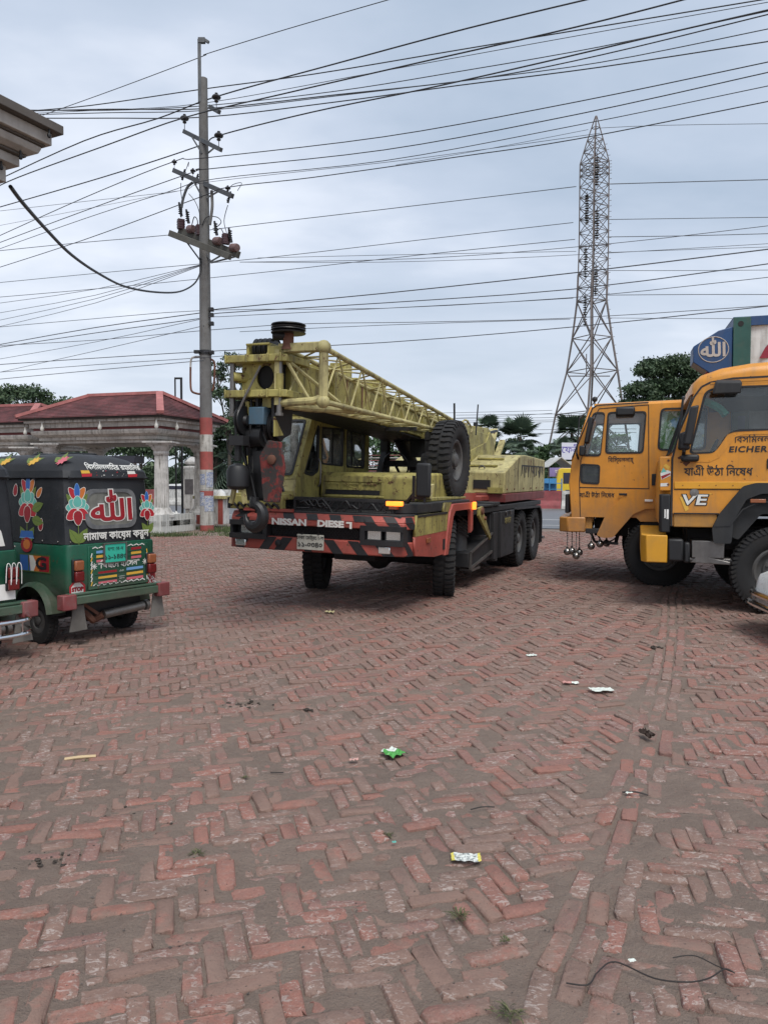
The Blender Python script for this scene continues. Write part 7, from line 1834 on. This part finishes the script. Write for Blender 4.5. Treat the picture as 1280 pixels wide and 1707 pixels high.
# thin tall tree behind the pole
tree('thin_tree', 'tall thin leaved tree rising between the striped pole and the crane head', base(383, 55), 10, [(-.9, 0, 9.2, .8, 1.0), (.2, .2, 9.8, .8, 1.0), (.9, 0, 8.6, .9, 1.0), (-.6, 0, 7.6, 1.0, 1.1), (.6, .1, 6.8, 1.0, 1.1), (0, 0, 5.4, 1.2, 1.3), (.8, 0, 5.0, 1.0, 1.2)], .11, 5200, LF_D, .14)
tree('thin_tree', 'dark tree behind the crane head with a bare grey stem', base(405, 58), 8, [(-.4, 0, 7.6, .9, 1.0), (.6, 0, 6.4, 1.1, 1.2), (-.6, 0, 5.6, 1.1, 1.2), (.3, 0, 4.4, 1.5, 1.3)], .12, 4200, LF_D, .12)
tree('broadleaf_tree', 'bushy tree seen over the crane cab through the gap under its boom', base(645, 62), 6, [(-1.2, 0, 4.6, 1.4, 1.0), (.6, 0, 4.9, 1.4, 1.1), (2, 0, 4.0, 1.3, 1.0), (0, 0, 3.4, 1.7, 1.1)], .13, 4600, LF_M, .16)
for px, Y, lb, s in ((792, 72, 'low bushy tree behind the crane boom pivot', .95), (838, 74, 'low bushy tree left of the large fan palm', .9), (905, 76, 'low bushy tree between counterweight and tower leg', .85), (960, 78, 'bushy tree behind the tower leg', 1.0), (1015, 80, 'tree hidden mostly by the farther orange cab', 1.1), (415, 60, 'tree behind the crane head and hook', 1.15), (360, 58, 'leafy tree right behind the striped pole', 1.0), (236, 62, 'green tree behind the fuel dispenser', 1.0), (300, 66, 'bare-stemmed trees behind the fluted column', 1.15), (175, 66, 'tree behind the left pavilion columns', 1.1), (338, 60, 'tree directly behind the striped pole', 1.0), (120, 62, 'tree behind the second pavilion', 1.0), (62, 66, 'tree left behind the second pavilion', 1.1)):
    tree('roadside_tree', lb, base(px, Y), 6, [(-1.0, 0, 4.8 * s, 1.2, 1.0), (.8, 0, 5.4 * s, 1.1, 1.0), (.0, .2, 4.0 * s, 1.4, 1.0), (1.6, 0, 3.9 * s, 1.1, .9)], .15, 4200, LF_M if px % 2 else LF_D, .11, 'trees across the road')
# hedge of shrubs beyond the median
def shrub(px, Y, h, wd, mat, leaf, n, lb, grp):
    t = thing('shrub', lb, 'shrub', base(px, Y), (0, 0, 0), grp)
    m = MB()
    for k in range(5): a = rt.rand() * 6.28; m.tube([(0, 0, 0), (math.cos(a) * wd * .3, math.sin(a) * wd * .3, h * .6)], [.04, .015], 5)
    m.build('stem', BARK, t)
    ns = n // 26; d = rt.normal(size=(ns, 3)); d /= np.linalg.norm(d, axis=1)[:, None]
    sc = d * (.5 + .5 * rt.rand(ns))[:, None] * np.array([wd, wd * .8, h * .5]) + np.array([0, 0, h * .52]); sc[:, 2] = np.maximum(sc[:, 2], .1)
    P = (sc[:, None, :] + rt.normal(size=(ns, 26, 3)) * wd * .13).reshape(-1, 3)
    leafmesh('foliage', leaf_cards(P, leaf, .32), 4, np.repeat(rt.rand(ns), 26) * .6 + rt.rand(len(P)) * .4, mat, t)
kinds = ['dense green shrub growing beyond the highway median', 'lighter green shrub growing beyond the highway median']
pxs = list(range(10, 420, 24)) + list(range(560, 700, 26)) + [765, 785, 808, 832, 856, 880, 905, 930] + list(range(1020, 1300, 40))
for i, px in enumerate(pxs):
    Y = (61 if px < 500 else 58 if px < 720 else 66) + rt.rand() * 3; hgt_ = (3.6 if px < 420 else 3.0) * (.75 + .5 * rt.rand())
    shrub(px + rt.rand() * 8, Y, hgt_, 1.3 + .6 * rt.rand(), LF_M if i % 3 == 0 else LF_D, .16, 1600, ('%s shrub from the left of the %s ones beyond the highway median' % (('first' if i < 3 else ORD_[i // 3]) if i % 3 == 0 else ('first' if i == 1 else ORD_[i - i // 3 - 1]), 'lighter' if i % 3 == 0 else 'dense dark')), 'shrubs beyond the highway median, ' + ('lighter' if i % 3 == 0 else 'dense'))
# distant tree belt: reads as one mass
n = 26000; X = rt.uniform(-170, 170, n); zt2 = (3.2 + 2.6 * vn(X, X * 0, .12, 5) + 1.8 * vn(X, X * 0, .5, 6)); P = np.stack([X, 150 + rt.rand(n) * 8, zt2 * rt.rand(n) ** .6], -1)
tag(leafmesh('tree_belt', leaf_cards(P, .75), 4, rt.rand(n), LF_D), 'low dark belt of distant trees on the horizon', None, None, 'stuff')
# palms
def fan_palm(px, cy, Y, r, label, droop=.3, kind='fan'):
    t = thing('palm_tree', label, 'palm', base(px, Y), (0, 0, 0), None); zc = zz_(cy, Y)
    MB().tube([(0, 0, 0), (.1, 0, zc * .5), (0, 0, zc)], [.22, .17, .15], 8).build('trunk', BARK, t)
    nf = 22 if kind == 'fan' else 18
    for k in range(nf):
        V = []; T = []
        az = rt.rand() * 6.28; el = -0.7 + 1.9 * rt.rand(); d = np.array([math.cos(az) * math.cos(el), math.sin(az) * math.cos(el), math.sin(el)])
        s = np.cross(d, [0, 0, 1]); s /= max(1e-6, np.linalg.norm(s)); u = np.cross(s, d)
        if kind == 'fan':
            st_ = d * r * .45
            for a in np.linspace(-1.9, 1.9, 22):
                dd = d * math.cos(a) + s * math.sin(a); L = r * .62 * (.85 + .15 * math.cos(a)) * (.9 + .2 * rt.rand()); w_ = s * math.cos(a) - d * math.sin(a)
                tip = st_ + dd * L - np.array([0, 0, droop * L * .4]); mid = st_ + dd * L * .55
                V.append([st_, mid + w_ * r * .035, tip, mid - w_ * r * .035]); T.append(.3 + .7 * rt.rand())
            V.append([d * 0 + s * .02, st_ + s * .02, st_ - s * .02, d * 0 - s * .02]); T.append(.5)
        else:
            prev = np.zeros(3)
            for j in range(14):
                f = (j + 1) / 14; p_ = d * r * 1.5 * f - np.array([0, 0, 1.0 * r * f * f]); 
                for sg in (-1, 1):
                    L = r * .5 * math.sin(math.pi * min(.97, f * .9 + .1)); e_ = p_ + s * sg * L + d * L * .4 - np.array([0, 0, L * .6])
                    V.append([p_, (p_ + e_) / 2 + d * .05, e_, (p_ + e_) / 2 - d * .05]); T.append(rt.rand())
                V.append([prev + u * .02, p_ + u * .02, p_ - u * .02, prev - u * .02]); T.append(.4); prev = p_
        leafmesh('frond', np.array(V), 4, np.array(T), LF_P, t, (0, 0, zc))
fan_palm(866, 728, 70, 2.3, 'large fan palm rising behind the crane counterweight')
fan_palm(812, 714, 76, 1.7, 'small fan palm top showing above the crane boom pivot')
fan_palm(872, 752, 66, 1.4, 'low fan palm below the large one behind the counterweight', .8)
fan_palm(952, 722, 74, 2.3, 'fan palm between the tower leg and the farther truck cab')
fan_palm(972, 702, 80, 1.7, 'feathery palm beside the farther truck windscreen', .3, 'feather')
fan_palm(935, 745, 64, 1.2, 'short palm at the foot of the transmission tower', .6)
fan_palm(352, 760, 60, 1.7, 'banana-like palm just right of the striped pole', .5, 'feather')
fan_palm(386, 770, 57, 1.6, 'drooping palm beneath the crane head', .6, 'feather')
fan_palm(318, 770, 62, 1.6, 'broad palm left of the striped pole', .5, 'feather')

# ================================================================== ACROSS THE ROAD
ry = thing('yellow_truck', 'small bright yellow truck cab across the road left of the orange cabs', 'truck', base(948, 54), (0, 0, R(170)))
YL = paint('bright yellow paint', (.72, .50, .03), .4, .08, .12)
MB().prism([(.9, .5), (.95, 1.5), (.75, 2.5), (.6, 2.62), (-.7, 2.62), (-.7, .5)], 'xz', -.95, .95).build('cab', YL, ry, bev=.05)
MB().box((.45, .955, 1.55), (-.2, .965, 2.3)).build('window', M['pump_d'], ry); MB().box((-.75, -1, .9), (-4.2, 1, 2.2)).build('cargo_box', YL, ry, bev=.03)
for x in (.2, -3.2):
    for s in (1, -1): MB().lathe([(.001, -.12), (.42, -.12), (.45, 0), (.42, .12), (.001, .12)], (x, s * .9, .45), 'y', n=16).build('wheel', M['rubber'], ry)
MB().box((.3, .957, 1.0), (-.3, .964, 1.12)).build('lettering', M['cr_black'], ry)
bl = thing('blue_cart', 'blue wooden street cart standing across the road beside the crane counterweight', 'cart', base(921, 52), (0, 0, R(15)))
BLU = paint('cart blue', (.05, .22, .42), .5, .2, .3)
for z in (.75, 1.15, 1.55): MB().box((-.45, -.4, z), (.45, .4, z + .05)).build('shelf', BLU, bl)
MB().bar((-.45, -.4, .3), (-.45, -.4, 1.9), .06).bar((.45, -.4, .3), (.45, -.4, 1.9), .06).bar((-.45, .4, .3), (-.45, .4, 1.9), .06).bar((.45, .4, .3), (.45, .4, 1.9), .06).box((-.45, .36, .75), (.45, .4, 1.9)).build('frame', BLU, bl)
st2 = thing('market_stall', 'stall with pale tarpaulin roof and purple banner across the road', 'stall', base(926, 56), (0, 0, R(10)))
TAR = paint('pale tarpaulin', (.45, .45, .43), .7, .2, .3); PUR = paint('purple banner cloth', (.24, .19, .42), .6, .15, .2)
MB().loft([[(-1.0, -1, 2.7), (-1.0, 1, 2.7), (-1.0, 1, 2.75), (-1.0, -1, 2.75)], [(0, -1, 3.4), (0, 1, 3.4), (0, 1, 3.45), (0, -1, 3.45)], [(1.1, -1, 2.6), (1.1, 1, 2.6), (1.1, 1, 2.65), (1.1, -1, 2.65)]]).build('tarpaulin', TAR, st2, smooth=0)
MB().box((-.9, -1.03, 2.05), (.9, -1.01, 2.68)).build('banner', PUR, st2); text('হোটেল', .32, M['ltr_white'], (0, -1.04, 2.4), (1, 0, 0), (0, 0, 1), st2)
for x in (-.95, 1.0):
    for y in (-.95, .95): MB().bar((x, y, 0), (x, y, 2.7), .07).build('pole', BARK, st2)
MB().box((-.9, -.6, .0), (.9, -.5, 1.1)).build('counter', paint('stall board', (.10, .09, .085), .8), st2)
bb = thing('banner_sign', 'white banner sign with blue writing on posts across the road', 'sign', base(951, 60), (0, 0, R(5)))
MB().box((-.75, -.03, zz_(766, 60)), (.8, .03, zz_(738, 60))).build('panel', flat('banner white', (.60, .60, .66), .6, var=.06), bb)
text('ফেনী', .75, flat('banner blue', (.10, .07, .35), .6), (-.0, -.04, zz_(750, 60)), (1, 0, 0), (0, 0, 1), bb)
MB().box((-.5, -.03, zz_(784, 60)), (.8, .03, zz_(769, 60))).build('panel', TAR, bb)
for x in (-.7, .7): MB().bar((x, .05, 0), (x, .05, zz_(740, 60)), .09).build('post', BARK, bb)
sh = thing('roadside_shed', 'low red roofed shed seen through the gap behind the crane cab', 'shed', base(636, 60), (0, 0, R(-8)))
TIN = paint('red tin roof', (.20, .06, .055), .6, .3, .3)
for k in range(7): MB().box((-2.2, -1.4 + k * .3, zz_(786, 60) + k * .21), (2.2, -1.4 + k * .3 + .34, zz_(786, 60) + k * .21 + .06)).build('roof_sheet', TIN if k % 2 == 0 else M['stucco_w'], sh)
MB().box((-2, -1.2, 0), (2, 1, zz_(786, 60))).build('wall', M['stucco'], sh)
fcx = thing('parked_car', 'white car roof showing over the median behind the fluted column', 'car', base(292, 60.5), (0, 0, R(165)))
MB().loft([csec(1.9, .6, .3, .7), csec(1.6, .8, .25, .85), csec(.9, .82, .25, .95), csec(.3, .72, .25, 1.5, .15), csec(-1.2, .72, .25, 1.55, .15), csec(-1.9, .75, .3, 1.1)]).build('body', CW, fcx, smooth=50)
MB().box((.75, -.73, .98), (-1.2, .735, 1.38)).build('window', M['pump_d'], fcx, bev=.03)
for x in (1.1, -1.2):
    for s in (1, -1): MB().lathe([(.001, -.1), (.3, -.1), (.32, 0), (.3, .1), (.001, .1)], (x, s * .75, .32), 'y', n=14).build('wheel', M['rubber'], fcx)

# ================================================================== LITTER AND WEEDS
def crumple(name, label, cat, pos, L, W, mats, rot, amp=.02, split=None, n=9):
    mb = MB(); rr = np.random.RandomState(int(abs(pos[0] * 1000 + pos[1] * 77)))
    hs = rr.rand(n + 1, n + 1)
    vs = []
    for i in range(n + 1):
        for j in range(n + 1):
            u, v = i / n - .5, j / n - .5
            vs.append((u * L + rr.normal() * L * .015, v * W + rr.normal() * W * .02, .012 + amp * (abs(math.sin(u * 7 + hs[3, 2] * 6)) * .6 + hs[i, j] * .5)))
    mb.v = vs
    for i in range(n):
        for j in range(n):
            a = i * (n + 1) + j; mb.f.append((a, a + n + 1, a + n + 2, a + 1)); mb.mi.append(split(i / n, j / n) if split else 0)
    o = mb.build(name, mats, None, smooth=0, loc=(pos[0], pos[1], .006), rot=(0, 0, rot)); o.data.update()
    return tag(o, label, cat)
GRN = flat('wrapper green', (.07, .30, .06), .4, var=.3, scale=40); PLW = flat('wrapper white', (.62, .66, .60), .35, var=.15, scale=60); YLW = flat('wrapper yellow', (.60, .52, .10), .4, var=.2)
g = NG('printed wrapper'); c = g.mix(g.ramp(g.noise(60, 4, .7), .5, .56), (.60, .62, .58), (.16, .18, .17)); PRT = g.fin(c, .35)
crumple('green_wrapper', 'crumpled green and white snack wrapper lying mid foreground', 'wrapper', (.055, 4.44), .12, .13, [GRN, PLW], .6, .022, lambda i, j: 1 if (j > .45 and .25 < i < .85) or j > .8 else 0)
crumple('torn_wrapper', 'flat white and yellow torn wrapper on the bricks right of centre', 'wrapper', (.345, 3.19), .125, .07, [PRT, YLW], -.05, .008, lambda i, j: 1 if i > .85 or i < .1 else 0)
crumple('paper_scrap', 'small white paper scrap left of the coiled cable', 'paper scrap', (.82, 2.49), .022, .016, [PLW], .3, .006, n=4)
crumple('paper_scrap', 'pale flattened paper scrap far right on the bricks', 'paper scrap', (1.66, 5.82), .17, .10, [PLW], .1, .012)
crumple('pink_wrapper', 'small pink and white wrapper right of centre in the middle distance', 'wrapper', (1.47, 6.02), .12, .06, [flat('pink wrapper', (.5, .25, .22), .5), PLW], -.1, .015, lambda i, j: i > .5)
crumple('pink_scrap', 'small round pink scrap left of the green wrapper', 'paper scrap', (-.17, 4.33), .05, .035, [flat('pink scrap', (.55, .32, .28), .6)], .2, .014, n=5)
crumple('yellow_scrap', 'pale yellow scrap lying in front of the crane', 'paper scrap', (-.66, 9.33), .11, .08, [flat('straw scrap', (.5, .45, .25), .6)], .2, .03, n=5)
crumple('dry_leaf', 'curled dark brown leaf standing on the bricks at the right', 'leaf', (1.63, 4.72), .05, .11, [flat('dry leaf', (.045, .028, .02), .7)], .3, .05, n=6)
crumple('white_chip', 'tiny white chip beside a twig at the right', 'chip', (1.25, 3.87), .035, .02, [PLW], .2, .008, n=4)
crumple('green_scrap', 'tiny turquoise scrap left of the torn wrapper', 'paper scrap', (.045, 3.33), .018, .014, [M['pt_teal']], .2, .006, n=4)
crumple('paper_scrap', 'pale scrap in the middle distance right of the crane wheel', 'paper scrap', (1.35, 7.0), .09, .06, [PLW], .5, .012, n=5)
def twig(label, pts, r, mat, cat='twig', name='twig'):
    tag(MB().tube(cable(pts, 0), r, 6).build(name, mat), label, cat)
DKC = flat('dark perished cable', (.02, .015, .013), .6, var=.4, scale=60)
twig('black wavy cable offcut lying on the bricks at the lower right', [(.575, 2.375, .02), (.64, 2.36, .025), (.69, 2.43, .02), (.76, 2.475, .025), (.86, 2.40, .02), (.95, 2.365, .03), (1.03, 2.39, .025), (1.10, 2.43, .03), (1.13, 2.425, .02)], .0025, DKC, 'cable', 'cable_offcut')
twig('second thin end of the cable offcut at the lower right', [(.96, 2.505, .02), (1.03, 2.50, .03), (1.09, 2.46, .02), (1.13, 2.428, .02)], .002, DKC, 'cable', 'cable_offcut')
twig('straight pale stick lying on the bricks at the left', [(-1.83, 4.36, .015), (-1.75, 4.38, .02), (-1.67, 4.41, .015)], .010, flat('pale stick', (.50, .38, .22), .7), name='stick')
twig('short dark twig near the tiny white chip', [(1.22, 3.89, .015), (1.28, 3.87, .025), (1.34, 3.855, .015)], .004, DKC)
twig('thin dark twig in the middle right foreground', [(.42, 3.68, .015), (.48, 3.70, .02), (.54, 3.71, .015)], .003, DKC)
twig('thin twig left of the green wrapper', [(-.62, 4.16, .015), (-.55, 4.15, .018)], .003, DKC)
CLD = paint('dark clod', (.045, .035, .028), .95, .3, .3, bump=.004)
def clods(label, x, y, n, sp, r):
    mb = MB(); rr = np.random.RandomState(int(abs(x * 100)) + 3)
    for k in range(n):
        q = (x + rr.normal() * sp, y + rr.normal() * sp * .8); s = r * (.4 + 1.2 * rr.rand() ** 2)
        b = len(mb.v); mb.sphere((q[0], q[1], s * .25 + .004), s, 7, .3)
        mb.v[b:] = [(v[0] + rr.normal() * s * .18, v[1] + rr.normal() * s * .18, max(.0, v[2] + rr.normal() * s * .10)) for v in mb.v[b:]]
    tag(mb.build('mud_clods', CLD), label, None, None, 'stuff')
clods('scatter of dark mud clods at the left foreground', -1.39, 3.20, 30, .075, .010); clods('dark clods in the left middle distance', -.95, 5.5, 24, .08, .012); clods('a dark lump in the middle distance', -.53, 5.35, 4, .03, .02); clods('clods left of centre', -1.2, 3.6, 22, .14, .007); clods('small dark clods at the right', 2.59, 7.41, 6, .06, .02)
# scattered grit over the near yard
mb = MB(); rr = np.random.RandomState(8)
for k in range(1500):
    y = 2.1 + 7 * rr.rand() ** 1.6; x = (rr.rand() - .5) * (1.05 * y + .6); s = .0025 + .005 * rr.rand() ** 3; z = float(hgt(x, y)) + .004
    a = rr.rand(4, 3) - .5; mb.add([(x + q[0] * s * 2.4, y + q[1] * s * 2.4, z + abs(q[2]) * s * 1.6) for q in a], [(0, 1, 2), (0, 2, 3), (0, 3, 1), (1, 3, 2)])
tag(mb.build('grit', flat('grit', (.09, .075, .065), .9, var=.6, scale=3), smooth=0), 'fine dark grit strewn over the bricks', None, None, 'stuff')
WEED = leafmat('weed blades', (.04, .05, .02), (.075, .085, .03), (.14, .13, .06))
for x, y, s, lb in ((.28, 2.77, 1.0, 'small grass tuft between bricks at the lower centre right'), (.42, 2.62, .5, 'tiny grass tuft right of the larger one'), (.38, 2.25, 1.0, 'grass tuft at the bottom edge of the picture'), (-.80, 3.24, .8, 'faint grass tuft at the left foreground'), (.02, 3.42, .6, 'tiny tuft left of the torn wrapper'), (-.75, 4.1, .5, 'tiny tuft in the left middle ground'), (-1.70, 4.33, .5, 'small tuft below the pale stick')):
    n = int(46 * s); a = rt.rand(n) * 6.28; L = (.03 + .05 * rt.rand(n)) * s; e = .25 + .7 * rt.rand(n); w_ = .0028
    d = np.stack([np.cos(a) * np.cos(e), np.sin(a) * np.cos(e), np.sin(e) * .7], -1); sd = np.stack([-np.sin(a), np.cos(a), 0 * a], -1); o = np.stack([rt.normal(size=n) * .012 * s, rt.normal(size=n) * .012 * s, np.full(n, .004)], -1)
    m = o + d * L[:, None] * .6; tip = o + d * L[:, None] - np.array([0, 0, 1]) * (L * .18)[:, None]
    tag(leafmesh('weed_tuft', np.stack([o - sd * w_, m - sd * w_ * .8, tip, m + sd * w_ * .8], 1), 4, rt.rand(n), WEED, None, (x, y, .004)), lb, 'weed')
